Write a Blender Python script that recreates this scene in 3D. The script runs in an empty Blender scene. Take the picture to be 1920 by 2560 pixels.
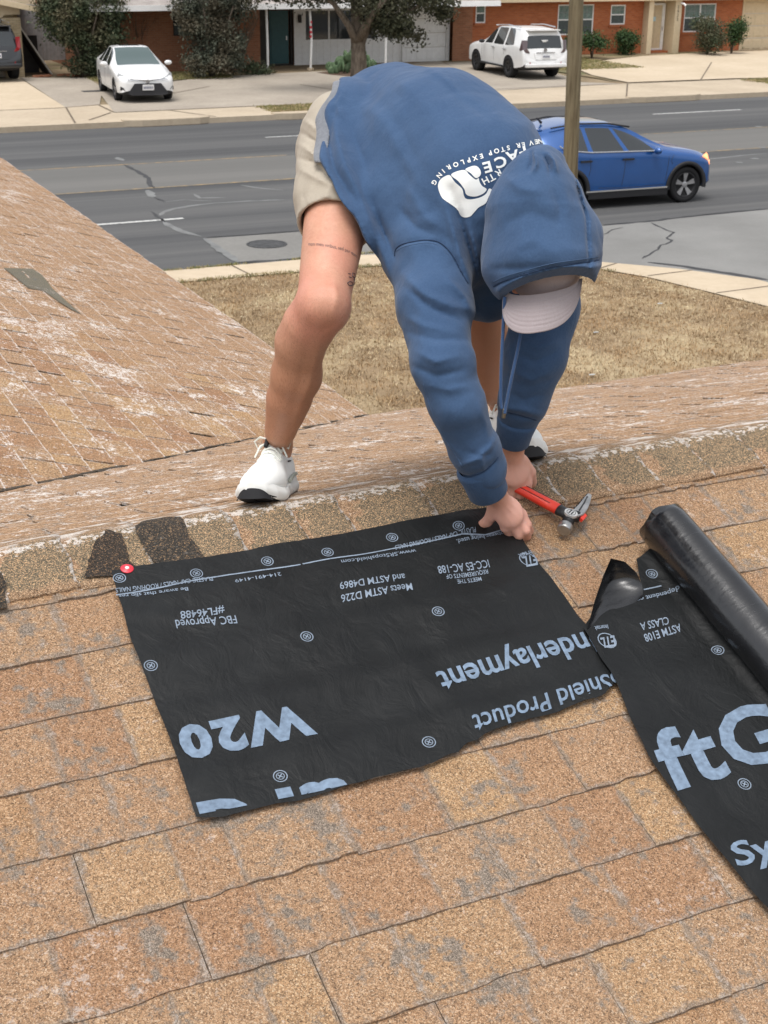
import bpy, bmesh, math, random
import numpy as np
from mathutils import Vector, Matrix
from mathutils.bvhtree import BVHTree
rad = math.radians
random.seed(7); np.random.seed(7)
scene = bpy.context.scene
col = scene.collection

# ------------------------------------------------------------------ camera
FPX, TH, ROLL, YAW, CH = 3553.0, 0.3924, 0.0115, 0.446, 5.2273
_c, _s = math.cos(TH), math.sin(TH)
_Fh = np.array([math.sin(YAW), math.cos(YAW), 0.0]); _R = np.array([math.cos(YAW), -math.sin(YAW), 0.0]); _U0 = np.array([0, 0, 1.0])
CF = _Fh*_c - _U0*_s; _U = _Fh*_s + _U0*_c
CR = math.cos(ROLL)*_R + math.sin(ROLL)*_U; CU = -math.sin(ROLL)*_R + math.cos(ROLL)*_U
CAM = np.array([0, 0, CH])
cam_d = bpy.data.cameras.new('camera'); cam = bpy.data.objects.new('camera', cam_d); col.objects.link(cam)
cam_d.sensor_fit = 'HORIZONTAL'; cam_d.sensor_width = 36.0; cam_d.lens = 36.0*FPX/1920.0
cam_d.clip_start = 0.05; cam_d.clip_end = 600
cam_d.dof.use_dof = True; cam_d.dof.focus_distance = 3.1; cam_d.dof.aperture_fstop = 22.0
m = Matrix(((CR[0], CU[0], -CF[0], 0), (CR[1], CU[1], -CF[1], 0), (CR[2], CU[2], -CF[2], CH), (0, 0, 0, 1)))
cam.matrix_world = m
scene.camera = cam

# ------------------------------------------------------------------ light: bright overcast
world = bpy.data.worlds.new('World'); scene.world = world; world.use_nodes = True
wn = world.node_tree; wn.nodes.clear()
sky = wn.nodes.new('ShaderNodeTexSky'); sky.sky_type = 'NISHITA'; sky.sun_disc = False
SUN_EL, SUN_AZ = rad(74), rad(235)
sky.sun_elevation = SUN_EL; sky.sun_rotation = SUN_AZ; sky.air_density = 1.0; sky.dust_density = 4.0; sky.ozone_density = 1.0
hs = wn.nodes.new('ShaderNodeHueSaturation'); hs.inputs['Saturation'].default_value = 0.22
bg = wn.nodes.new('ShaderNodeBackground'); bg.inputs['Strength'].default_value = 0.15
wo = wn.nodes.new('ShaderNodeOutputWorld')
wn.links.new(sky.outputs[0], hs.inputs['Color']); wn.links.new(hs.outputs[0], bg.inputs[0]); wn.links.new(bg.outputs[0], wo.inputs[0])
sun_d = bpy.data.lights.new('sun', 'SUN'); sun_d.energy = 0.8; sun_d.angle = rad(30); sun_d.color = (1.0, 0.97, 0.93)
sun = bpy.data.objects.new('sun', sun_d); col.objects.link(sun)
_sd = Vector((math.sin(SUN_AZ)*math.cos(SUN_EL), math.cos(SUN_AZ)*math.cos(SUN_EL), math.sin(SUN_EL)))
sun.rotation_euler = _sd.to_track_quat('Z', 'Y').to_euler()
sun.location = (0, 0, 30)
scene.view_settings.view_transform = 'Standard'; scene.view_settings.look = 'None'
scene.view_settings.exposure = 0.72; scene.view_settings.gamma = 1.0
scene.view_settings.use_curve_mapping = False
try:
    scene.render.engine = 'CYCLES'; scene.cycles.use_denoising = True; scene.cycles.max_bounces = 6
except Exception: pass

# ------------------------------------------------------------------ survey helpers: photo pixel -> point on a real plane
YR, ZR, PITCH = 2.6341, 4.0773, 0.3229
TP, CP, SP = math.tan(PITCH), math.cos(PITCH), math.sin(PITCH)
EX, ZE = 3.392, 2.4998          # wing eave
YE = YR + (ZR - ZE)/TP
def ray(px, py): return CF + CR*((px-960)/FPX) - CU*((py-1280)/FPX)
def at(px, py, d): return CAM + ray(px, py)*d
def G(px, py, z=0.0): r = ray(px, py); return CAM + r*((z-CH)/r[2])
def YP(px, py, y): r = ray(px, py); return CAM + r*(y/r[1])
def near(px, py, off=0.0):
    r = ray(px, py); t = (ZR - YR*TP + off/CP - CH)/(r[2]-r[1]*TP); return CAM + r*t
def near_us(px, py):
    p = near(px, py); return np.array([p[0], (YR-p[1])/CP])
def NP(x, s, h=0.0):            # point on the near slope: x along the ridge, s down the slope, h above it
    return Vector((x, YR - s*CP - h*SP, ZR - s*SP + h*CP))
def FPt(x, s, h=0.0):           # far slope
    return Vector((x, YR + s*CP + h*SP, ZR - s*SP + h*CP))
def WP(y, s, h=0.0):            # wing slope, s up from eave
    return Vector((EX - s*CP + h*SP, y, ZE + s*SP + h*CP))

# ------------------------------------------------------------------ material helpers
class NT:
    def __init__(self, name, rough=0.8, spec=0.3, metal=0.0, coat=0.0):
        self.m = bpy.data.materials.new(name); self.m.use_nodes = True
        self.t = self.m.node_tree; self.b = self.t.nodes['Principled BSDF']
        self.b.inputs['Roughness'].default_value = rough; self.b.inputs['Metallic'].default_value = metal
        self.b.inputs['Specular IOR Level'].default_value = spec; self.b.inputs['Coat Weight'].default_value = coat
    def n(self, typ, ins=None, **kw):
        nd = self.t.nodes.new(typ)
        for k, v in kw.items(): setattr(nd, k, v)
        for k, v in (ins or {}).items():
            s = nd.inputs[k]
            if hasattr(v, 'links') or isinstance(v, bpy.types.NodeSocket): self.t.links.new(v, s)
            else: s.default_value = v
        return nd
    def pos(self): return self.n('ShaderNodeNewGeometry').outputs['Position']
    def obj(self): return self.n('ShaderNodeTexCoord').outputs['Object']
    def uv(self): return self.n('ShaderNodeTexCoord').outputs['UV']
    def mapv(self, v, scale=(1, 1, 1), rot=(0, 0, 0)): return self.n('ShaderNodeMapping', {'Vector': v, 'Scale': scale, 'Rotation': rot}).outputs[0]
    def noise(self, v, scale, detail=3, rough=0.5, dist=0.0, out='Fac'):
        return self.n('ShaderNodeTexNoise', {'Vector': v, 'Scale': scale, 'Detail': detail, 'Roughness': rough, 'Distortion': dist}).outputs[out]
    def vor(self, v, scale, feature='F1', out='Color', rnd=1.0):
        return self.n('ShaderNodeTexVoronoi', {'Vector': v, 'Scale': scale, 'Randomness': rnd}, feature=feature).outputs[out]
    def ramp(self, f, stops, interp='LINEAR'):
        nd = self.n('ShaderNodeValToRGB', {'Fac': f}); cr = nd.color_ramp; cr.interpolation = interp
        while len(cr.elements) < len(stops): cr.elements.new(0.5)
        for e, (p, c) in zip(cr.elements, stops):
            e.position = p; e.color = (c[0], c[1], c[2], 1) if hasattr(c, '__len__') else (c, c, c, 1)
        return nd.outputs[0]
    def mix(self, f, a, b, mode='MIX'):
        nd = self.t.nodes.new('ShaderNodeMix'); nd.data_type = 'RGBA'; nd.blend_type = mode
        for k, v in ((0, f), (6, a), (7, b)):
            if isinstance(v, bpy.types.NodeSocket): self.t.links.new(v, nd.inputs[k])
            else: nd.inputs[k].default_value = (v if k == 0 else (v[0], v[1], v[2], 1))
        return nd.outputs[2]
    def math(self, op, a, b=0.0, c=0.0, clamp=False):
        nd = self.t.nodes.new('ShaderNodeMath'); nd.operation = op; nd.use_clamp = clamp
        for k, v in enumerate((a, b, c)):
            if isinstance(v, bpy.types.NodeSocket): self.t.links.new(v, nd.inputs[k])
            else: nd.inputs[k].default_value = v
        return nd.outputs[0]
    def sep(self, v): return self.n('ShaderNodeSeparateXYZ', {'Vector': v}).outputs
    def rnd(self): return self.n('ShaderNodeObjectInfo').outputs['Random']
    def col(self, c):
        s = self.b.inputs['Base Color']
        if isinstance(c, bpy.types.NodeSocket): self.t.links.new(c, s)
        else: s.default_value = (c[0], c[1], c[2], 1)
        return self
    def rough(self, c): self.t.links.new(c, self.b.inputs['Roughness']); return self
    def bump(self, h, dist=0.001, strength=0.6, prev=None):
        nd = self.n('ShaderNodeBump', {'Height': h, 'Distance': dist, 'Strength': strength})
        if prev is not None: self.t.links.new(prev, nd.inputs['Normal'])
        self.t.links.new(nd.outputs[0], self.b.inputs['Normal']); return nd.outputs[0]

def plain(name, c, rough=0.6, spec=0.3, metal=0.0, coat=0.0, var=0.12, scale=8.0):
    t = NT(name, rough, spec, metal, coat)
    f = t.noise(t.obj(), scale, 4)
    lo = tuple(x*(1-var) for x in c); hi = tuple(min(1, x*(1+var)) for x in c)
    t.col(t.ramp(f, [(0.3, lo), (0.7, hi)])); return t.m

# ------------------------------------------------------------------ mesh helpers
def link(name, me, mat=None, parent=None, loc=None, smooth=False):
    o = bpy.data.objects.new(name, me); col.objects.link(o)
    if mat is not None:
        if isinstance(mat, (list, tuple)):
            if not me.materials:
                for mm in mat: me.materials.append(mm)
        elif not me.materials: me.materials.append(mat)
    if parent is not None: o.parent = parent
    if loc is not None: o.location = loc
    if smooth: me.polygons.foreach_set('use_smooth', [True]*len(me.polygons))
    return o
def mesh(name, v, f, smooth=False):
    me = bpy.data.meshes.new(name); me.from_pydata([tuple(p) for p in v], [], [tuple(q) for q in f]); me.update()
    if smooth: me.polygons.foreach_set('use_smooth', [True]*len(me.polygons))
    return me
def np_mesh(name, V, Q, smooth=True):
    V = np.asarray(V, dtype=np.float32); Q = np.asarray(Q, dtype=np.int32)
    me = bpy.data.meshes.new(name); k = Q.shape[1]
    me.vertices.add(len(V)); me.vertices.foreach_set('co', V.ravel())
    me.loops.add(Q.size); me.loops.foreach_set('vertex_index', Q.ravel())
    me.polygons.add(len(Q)); me.polygons.foreach_set('loop_start', np.arange(len(Q), dtype=np.int32)*k)
    me.polygons.foreach_set('loop_total', np.full(len(Q), k, dtype=np.int32))
    if smooth: me.polygons.foreach_set('use_smooth', np.ones(len(Q), dtype=bool))
    me.update(calc_edges=True); me.validate(); return me
def tag(o, label=None, cat=None, group=None, kind=None):
    if label: o['label'] = label
    if cat: o['category'] = cat
    if group: o['group'] = group
    if kind: o['kind'] = kind
    return o
def empty(name, loc=(0, 0, 0), rz=0.0, label=None, cat=None, group=None):
    o = bpy.data.objects.new(name, None); col.objects.link(o); o.location = loc; o.rotation_euler = (0, 0, rz)
    o.empty_display_size = 0.2
    return tag(o, label, cat, group)
class MB:
    """collects shapes, links them as one mesh"""
    def __init__(s): s.v = []; s.f = []
    def add(s, v, f):
        b = len(s.v); s.v += [tuple(p) for p in v]; s.f += [tuple(i+b for i in q) for q in f]; return s
    def box(s, x0, x1, y0, y1, z0, z1):
        v = [(x, y, z) for z in (z0, z1) for y in (y0, y1) for x in (x0, x1)]
        return s.add(v, [(0, 2, 3, 1), (4, 5, 7, 6), (0, 1, 5, 4), (2, 6, 7, 3), (0, 4, 6, 2), (1, 3, 7, 5)])
    def tube(s, pts, r, n=8, caps=True):
        pts = [Vector(p) for p in pts]; rs = r if hasattr(r, '__len__') else [r]*len(pts)
        b = len(s.v); up = Vector((0.13, 0.21, 0.97))
        for i, p in enumerate(pts):
            d = (pts[min(i+1, len(pts)-1)] - pts[max(i-1, 0)]).normalized()
            a = d.cross(up)
            if a.length < 0.05: a = d.cross(Vector((1, 0, 0)))
            a.normalize(); c = d.cross(a)
            for k in range(n):
                t = 2*math.pi*k/n; s.v.append(tuple(p + (a*math.cos(t) + c*math.sin(t))*rs[i]))
        for i in range(len(pts)-1):
            for k in range(n): s.f.append((b+i*n+k, b+i*n+(k+1) % n, b+(i+1)*n+(k+1) % n, b+(i+1)*n+k))
        if caps:
            s.f.append(tuple(b+k for k in range(n))[::-1]); e = b+(len(pts)-1)*n; s.f.append(tuple(e+k for k in range(n)))
        return s
    def prism(s, poly, z0, z1):
        n = len(poly); v = [(p[0], p[1], z0) for p in poly] + [(p[0], p[1], z1) for p in poly]
        f = [tuple(range(n))[::-1], tuple(range(n, 2*n))] + [(i, (i+1) % n, n+(i+1) % n, n+i) for i in range(n)]
        return s.add(v, f)
    def build(s, name, mat, parent=None, bevel=0.0, smooth=False):
        me = mesh(name, s.v, s.f)
        if bevel:
            bm = bmesh.new(); bm.from_mesh(me); bmesh.ops.bevel(bm, geom=[e for e in bm.edges if len(e.link_faces) == 2 and e.calc_face_angle(0) > 0.6], offset=bevel, segments=2, affect='EDGES', profile=0.6); bm.to_mesh(me); bm.free()
        return link(name, me, mat, parent, smooth=smooth)
def sheet_poly(name, pts, z, mat, parent=None):
    """flat polygon (concave allowed)"""
    bm = bmesh.new(); vs = [bm.verts.new((p[0], p[1], z)) for p in pts]; f = bm.faces.new(vs)
    bmesh.ops.triangulate(bm, faces=[f]); bmesh.ops.recalc_face_normals(bm, faces=bm.faces)
    for f in bm.faces:
        if f.normal.z < 0: f.normal_flip()
    me = bpy.data.meshes.new(name); bm.to_mesh(me); bm.free(); return link(name, me, mat, parent)
def slab(name, pts, z, t, mat, parent=None):
    a = sum(pts[i][0]*pts[(i+1) % len(pts)][1]-pts[(i+1) % len(pts)][0]*pts[i][1] for i in range(len(pts)))
    if a < 0: pts = pts[::-1]
    bm = bmesh.new(); vs = [bm.verts.new((p[0], p[1], z)) for p in pts]; f = bm.faces.new(vs)
    bot = [bm.verts.new((p[0], p[1], z-t)) for p in pts]
    n = len(pts)
    for i in range(n): bm.faces.new((bot[i], bot[(i+1) % n], vs[(i+1) % n], vs[i]))
    bmesh.ops.triangulate(bm, faces=[f])
    me = bpy.data.meshes.new(name); bm.to_mesh(me); bm.free(); return link(name, me, mat, parent)
def gxy(pts, z=0.0): return [tuple(G(a, b, z)[:2]) for a, b in pts]
# ================================================================== the roof being repaired
def granule_mat(name, stops, chalk=0.35, grey=0.4, edge=1.0, tint=0.45, gran=640.0, streak=(1, 1, 1), lit_chalk_edge=0.0, greyc=(0.185, 0.152, 0.122)):
    t = NT(name, 0.92, 0.15)
    p = t.pos(); v = t.sep(t.vor(p, gran)); c = t.ramp(v[0], stops)
    c = t.mix(0.35, c, t.ramp(t.sep(t.vor(p, gran*0.5))[1], stops))
    big = t.ramp(t.rnd(), [(0.0, (0.88, 0.78, 0.74)), (0.3, (0.98, 0.94, 0.91)), (0.6, (1.0, 1.0, 1.0)), (0.85, (1.12, 1.12, 1.0)), (1.0, (0.88, 0.80, 0.74))])
    c = t.mix(min(1, tint+0.3), c, t.mix(1.0, c, big, 'MULTIPLY'))
    # worn, granule-poor grey blotches
    n1 = t.noise(p, 8.0, 10, 0.75); n2 = t.noise(p, 38.0, 5, 0.6)
    u = t.sep(t.uv()); ex = t.math('MINIMUM', u[0], t.math('SUBTRACT', 1.0, u[0])); ev = t.math('SUBTRACT', 1.0, u[1])
    e = t.math('MINIMUM', t.math('MULTIPLY', ex, 0.14), t.math('MULTIPLY', ev, 0.14))
    em = t.ramp(t.math('ADD', t.math('MULTIPLY', e, 34.0), t.math('MULTIPLY', t.math('SUBTRACT', n2, 0.5), 1.4)), [(0.02, 1.0), (0.30, 0.0)])
    gm = t.ramp(t.math('ADD', n1, t.math('MULTIPLY', t.math('SUBTRACT', n2, 0.5), 0.5)), [(0.60-0.1*grey, 0.0), (0.68-0.1*grey, 1.0)])
    gm = t.math('MAXIMUM', t.math('MULTIPLY', gm, min(1, grey*1.6)), t.math('MULTIPLY', em, edge*0.75))
    gr = t.ramp(v[1], [(0.0, tuple(q*0.45 for q in greyc)), (0.6, greyc), (1.0, tuple(min(1, q*1.9) for q in greyc))])
    c = t.mix(gm, c, gr)
    # chalky white streaks
    ps = t.mapv(p, streak)
    w = t.noise(ps, 26.0, 7, 0.62, 0.4); w2 = t.noise(p, 3.1, 5, 0.6)
    ridge = t.math('ABSOLUTE', t.math('SUBTRACT', w, 0.5))
    line = t.ramp(ridge, [(0.0, 1.0), (0.025, 0.0)])
    patch = t.ramp(t.math('ADD', t.math('MULTIPLY', t.noise(ps, 85.0, 6, 0.75), 0.60), t.math('ADD', t.math('MULTIPLY', w, 0.35), t.math('MULTIPLY', w2, 0.35))), [(0.765-0.11*chalk, 0.0), (0.79-0.11*chalk, 1.0)])
    wm = t.math('MULTIPLY', t.math('MAXIMUM', t.math('MULTIPLY', line, t.math('MAXIMUM', em, 0.0)), patch), min(1, chalk*2))
    if lit_chalk_edge:  # pale lower edge: chalky wear plus light catching the edge, painted in
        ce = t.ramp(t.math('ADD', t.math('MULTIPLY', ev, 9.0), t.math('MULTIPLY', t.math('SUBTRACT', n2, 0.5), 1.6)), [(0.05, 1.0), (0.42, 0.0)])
        wm = t.math('MAXIMUM', wm, t.math('MULTIPLY', ce, lit_chalk_edge))
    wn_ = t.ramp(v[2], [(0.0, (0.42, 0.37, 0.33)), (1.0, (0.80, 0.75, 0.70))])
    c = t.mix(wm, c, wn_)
    t.col(c)
    hgt = t.math('ADD', v[0], t.math('MULTIPLY', n2, 0.8))
    t.bump(hgt, 0.0012, 0.55)
    return t.m
TAN = [(0.0, (0.055, 0.035, 0.027)), (0.18, (0.135, 0.088, 0.056)), (0.36, (0.25, 0.150, 0.086)), (0.65, (0.345, 0.208, 0.118)), (0.88, (0.44, 0.292, 0.175)), (1.0, (0.60, 0.47, 0.34))]
RED = [(0.0, (0.05, 0.037, 0.026)), (0.16, (0.15, 0.095, 0.058)), (0.36, (0.29, 0.172, 0.096)), (0.65, (0.375, 0.226, 0.126)), (0.88, (0.45, 0.295, 0.175)), (1.0, (0.62, 0.50, 0.37))]
OLIVE = [(0.0, (0.05, 0.043, 0.032)), (0.35, (0.125, 0.102, 0.070)), (0.62, (0.18, 0.145, 0.098)), (0.74, (0.26, 0.18, 0.11)), (0.90, (0.45, 0.28, 0.15)), (1.0, (0.60, 0.42, 0.25))]
M_SH = granule_mat('shingle_granules', TAN, chalk=0.16, grey=0.60, edge=1.0)
M_WING = granule_mat('shingle_granules_wing', RED, chalk=0.54, grey=0.25, edge=0.35, gran=300, streak=(1.0, .7, 1.0), lit_chalk_edge=0.9, tint=.7)
M_FAR = granule_mat('shingle_granules_far_slope', RED, chalk=0.54, grey=0.4, edge=0.6, gran=300, streak=(1.0, .45, .45), lit_chalk_edge=0.7, tint=.7)
M_FELT = granule_mat('bare_shingle_mat', [(0.0, (0.012, 0.011, 0.01)), (0.78, (0.05, 0.046, 0.042)), (0.90, (0.11, 0.08, 0.06)), (1.0, (0.4, 0.25, 0.14))], chalk=0.05, grey=0.05, edge=0.1, greyc=(0.05, 0.045, 0.04))
M_GREYPATCH = granule_mat('weathered_shingle_mat', [(0.0, (0.06, 0.057, 0.047)), (0.5, (0.13, 0.12, 0.095)), (1.0, (0.24, 0.20, 0.15))], chalk=0.2, grey=0.5, edge=0.3, greyc=(0.13, 0.125, 0.11))
def cap_mat():
    t = NT('ridge_cap_granules', 0.92, 0.15); p = t.pos(); v = t.sep(t.vor(p, 620.0))
    u = t.sep(t.uv())
    dark = t.ramp(v[0], OLIVE); tan = t.ramp(v[0], TAN)
    n2 = t.noise(p, 34.0, 6, 0.65); n1 = t.noise(p, 9.0, 6, 0.6)
    # tan granules survive towards the lapped end and the lower edge
    f = t.math('ADD', t.math('MULTIPLY', u[0], -1.5), t.math('MULTIPLY', n1, 2.2))
    f = t.math('ADD', f, t.math('MULTIPLY', t.math('SUBTRACT', n2, 0.5), 1.1))
    f = t.math('MAXIMUM', t.ramp(f, [(0.95, 0.0), (1.30, 1.0)]), t.ramp(t.math('ADD', u[1], t.math('MULTIPLY', n2, 0.10)), [(0.95, 0.0), (0.995, 0.8)]))
    c = t.mix(f, dark, tan)
    ex = t.math('MINIMUM', u[0], t.math('SUBTRACT', 1.0, u[0]))
    em = t.ramp(t.math('ADD', t.math('MULTIPLY', ex, 7.0), t.math('MULTIPLY', t.math('SUBTRACT', t.noise(p, 70.0, 5, .7), 0.5), 3.0)), [(0.0, 1.0), (0.22, 0.0)])
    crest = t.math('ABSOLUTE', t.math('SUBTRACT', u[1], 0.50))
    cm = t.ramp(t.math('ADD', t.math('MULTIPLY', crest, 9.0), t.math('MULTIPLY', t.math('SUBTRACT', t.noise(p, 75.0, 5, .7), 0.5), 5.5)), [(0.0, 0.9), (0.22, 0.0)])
    farm = t.ramp(u[1], [(0.40, 1.0), (0.48, 0.0)])
    fn = t.ramp(t.noise(t.mapv(p, (0.45, 1.0, 1.0)), 30.0, 6, 0.62), [(0.50, 0.0), (0.58, 1.0)])
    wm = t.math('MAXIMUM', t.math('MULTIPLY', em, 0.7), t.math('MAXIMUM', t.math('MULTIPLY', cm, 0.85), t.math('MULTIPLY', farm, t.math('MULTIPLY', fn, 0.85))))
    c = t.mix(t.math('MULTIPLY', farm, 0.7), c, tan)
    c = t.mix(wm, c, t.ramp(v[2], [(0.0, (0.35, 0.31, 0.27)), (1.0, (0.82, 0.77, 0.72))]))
    t.col(c); t.bump(t.math('ADD', v[0], n2), 0.0013, 0.6); return t.m
M_CAP = cap_mat()
M_DECK = plain('roof_felt_dark', (0.03, 0.027, 0.024), 0.9)

home = empty('house', (0, YR, 0), 0, 'low tan shingled house whose roof the man is repairing in the foreground', 'house')
def reparent(o, parent):
    o.parent = parent; o.matrix_parent_inverse = Matrix.Translation(-Vector(parent.location)); return o

# shingle tab variants: local x 0..1 (scaled to the width), y 0 (top) .. 1 (bottom edge), z height
TL = 0.165
def shingle_mesh(seed, thick):
    rng = random.Random(seed); n = 10
    top = [(i/n, 0.0, 0.0) for i in range(n+1)]
    mid = [(i/n, 0.5, thick*0.55+rng.uniform(-.0003, .0003)) for i in range(n+1)]
    bot = []
    j = 0
    for i in range(n+1):
        j = 0.6*j + rng.uniform(-1, 1)*0.011
        if rng.random() < 0.12: j -= rng.uniform(0.01, 0.03)
        xx = i/n + (0 if i in (0, n) else rng.uniform(-.02, .02))
        bot.append((xx, 1.0+j, thick+rng.uniform(-.0004, .0006)))
    low = [(a, b+0.004, -0.001) for a, b, c in bot]
    v = top+mid+bot+low; f = []; k = n+1
    for r in range(3):
        for i in range(n): f.append((r*k+i, (r+1)*k+i, (r+1)*k+i+1, r*k+i+1))
    b = len(v)
    v += [(0, 0, -0.002), (0, .5, -.002), (1, 0, -0.002), (1, .5, -.002)]
    f += [(0, b, b+1, k), (k, b+1, 3*k, 2*k), (n, k+n, b+3, b+2), (k+n, 2*k+n, 3*k+n, b+3)]
    me = bpy.data.meshes.new('shingle'); me.from_pydata(v, [], f); me.update()
    uv = me.uv_layers.new(name='UVMap')
    for l in me.loops:
        c = me.vertices[l.vertex_index].co; uv.data[l.index].uv = (min(1, max(0, c.x)), min(1.0, max(0, c.y)))
    return me
SH = [(shingle_mesh(i, th), th) for i, th in enumerate([0.0032, 0.0034, 0.0036, 0.0056, 0.0062, 0.0050, 0.0062, 0.0034])]
def frame(fn, a, s, sgn):
    """matrix of a tab whose local x runs along the course and y down the slope"""
    o = fn(a, s); ex = (fn(a+sgn, s)-o).normalized(); ey = (fn(a, s+1)-o).normalized(); ez = ex.cross(ey)
    return o, ex, ey, ez
class Stuff:
    def __init__(s): s.V = []; s.F = []; s.UV = []
    def put(s, me, M):
        b = len(s.V)
        s.V += [tuple(M @ v.co) for v in me.vertices]
        uvl = me.uv_layers[0].data
        for p in me.polygons:
            s.F.append([b+i for i in p.vertices]); s.UV += [tuple(uvl[l].uv) for l in p.loop_indices]
    def build(s, name, mat, parent):
        me = bpy.data.meshes.new(name); me.from_pydata(s.V, [], s.F); me.update()
        uv = me.uv_layers.new(name='UVMap'); uv.data.foreach_set('uv', np.array(s.UV, dtype=np.float32).ravel())
        o = link(name, me, mat); reparent(o, parent); tag(o, kind='stuff'); return o
def tab(mesh_th, O, ex, ey, ez, w, length, mat, parent, stuff=None, lift=0.0):
    me, th = mesh_th
    M = Matrix.Identity(4)
    M.col[0][:3] = ex*w; M.col[1][:3] = ey*length; M.col[2][:3] = ez; M.translation = O + ez*lift
    if stuff is not None: stuff.put(me, M); return None
    if not me.materials: me.materials.append(None)
    o = bpy.data.objects.new('shingle', me); col.objects.link(o)
    o.material_slots[0].link = 'OBJECT'; o.material_slots[0].material = mat
    o.parent = parent; o.matrix_world = M
    o.matrix_parent_inverse = Matrix.Translation(-Vector(parent.location)); o.matrix_basis = M
    return o
for me, th in SH: me.materials.append(None)

# ---- roof structure planes (deck under the tabs)
RX0, RX1 = -9.0, 15.0
WR = (ZR-ZE)/SP          # slope length
v = [NP(RX0, 0, -.006), NP(RX1, 0, -.006), NP(RX1, WR, -.006), NP(RX0, WR, -.006),
     FPt(RX0, 0, -.006), FPt(RX1, 0, -.006), FPt(RX1, WR, -.006), FPt(EX, WR, -.006), FPt(EX-WR*CP, 0, -.006)]
me = mesh('roof', v, [(0, 3, 2, 1), (8, 5, 6, 7)])
roof = link('roof', me, M_DECK); reparent(roof, home)
wd = mesh('roof', [WP(YE, 0, -.006), WP(18.2, 0, -.006), WP(18.2, WR, -.006), WP(YR, WR, -.006)], [(0, 1, 2, 3)])
wx = EX-WR*CP
wing_roof = link('roof', wd, M_DECK); reparent(wing_roof, home)
wl = mesh('roof_slope', [(wx, YR, ZR), (wx, 18.2, ZR), (wx-WR*CP, 18.2, ZE), (wx-WR*CP, YR-0.0, ZE)], [(0, 1, 2, 3)])
tmp = link('roof_slope', wl, M_WING); reparent(tmp, home)
# fascia and walls below
M_TRIM = plain('painted_fascia', (0.62, 0.55, 0.44), 0.6)
M_BRICKN = plain('near_wall_brick', (0.32, 0.16, 0.09), 0.9)
fb = MB(); fb.box(EX, RX1, YE+.002, YE+.025, ZE-.19, ZE-.012); fb.box(EX+.002, EX+.025, YE+.03, 18.2, ZE-.19, ZE-.012)
reparent(fb.build('fascia', M_TRIM), home)
wb_ = MB(); wb_.box(RX0+.5, RX1-.5, -1.5, YE-.5, 0, ZE-.02); wb_.box(wx-WR*CP+.5, EX-.5, YE-.5, 17.6, 0, ZE-.02)
reparent(wb_.build('wall', M_BRICKN), home)

# ---- near slope tabs
S0, EXPO = 0.1724, 0.1437
rng = random.Random(11)
st = Stuff(); nvis = 0
forced = {4: [(0.372, 1)], 5: [(0.51, 1)], 6: [(0.668, 1)], 0: [(1.732, 1)], 1: [(1.600, 1), (1.92, 1)], 7: [(0.82, 1)], 2: [(1.47, 1)], 3: [(1.50, 1), (1.25, 1)]}
for k in range(-1, 31):
    s_b = S0 + EXPO*(k+1)            # bottom edge of this course
    if k == -1: s_b = S0
    edges = []
    x = -3.0 + rng.uniform(0, .2)
    while x < 6.0:
        edges.append(x); x += rng.choice([0.10, 0.125, 0.145, 0.165, 0.19, 0.215])*rng.uniform(.93, 1.07)
    slit = set()
    for fx, _ in forced.get(k, []):
        i = min(range(len(edges)), key=lambda q: abs(edges[q]-fx)); edges[i] = fx; slit.add(i)
    for i in range(len(edges)-1):
        a, b = edges[i], edges[i+1]
        gap = 0.0022 if i in slit else rng.choice([-0.001, -0.001, 0.0006])
        a2 = a + gap; w = b - a2 + 0.0008
        r = rng.random(); q = SH[3+rng.randrange(4)] if (i % 2 == 0) else SH[rng.choice([0, 1, 2, 7])]
        sj = s_b + rng.uniform(-.0018, .0018)
        vis = (0.0 < b and a < 2.75 and s_b < 1.60 and k >= 0)
        O, ex, ey, ez = frame(lambda X, S: NP(X, S), a2, sj-TL, 1)
        ezn = Vector((0, -SP, CP)); ex = Vector((1, 0, 0)); ey = Vector((0, -CP, -SP))
        ey2 = (ey*TL + ezn*0.0).normalized()
        tab(q, O, ex, ey2, ezn, w, TL, M_SH, roof, None if vis else st, lift=-.001)
        nvis += vis
st.build('shingle', M_SH, roof)

# ---- far main slope: a grazing view, tabs joined
st = Stuff()
k = 0
while True:
    s_b = 0.16 + EXPO*(k+1)
    if s_b > WR+.02: s_b = WR+.02
    x = max(-2.0, EX-(WR-s_b+EXPO)*CP-0.05)
    while x < 9.5:
        w = rng.choice([0.12, 0.15, 0.18, 0.22])
        q = SH[rng.randrange(8)]
        O = FPt(x+w, s_b-TL+rng.uniform(-.002, .002)); tab(q, O, Vector((-1, 0, 0)), Vector((0, CP, -SP)), Vector((0, SP, CP)), w*rng.choice([.93, .99, 1.0, 1.0, 1.0]), TL*rng.uniform(.99, 1.02), None, None, st, lift=rng.choice([-.001, .0, .003]))
        x += w
    if s_b >= WR: break
    k += 1
st.build('shingle', M_FAR, roof)

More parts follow.
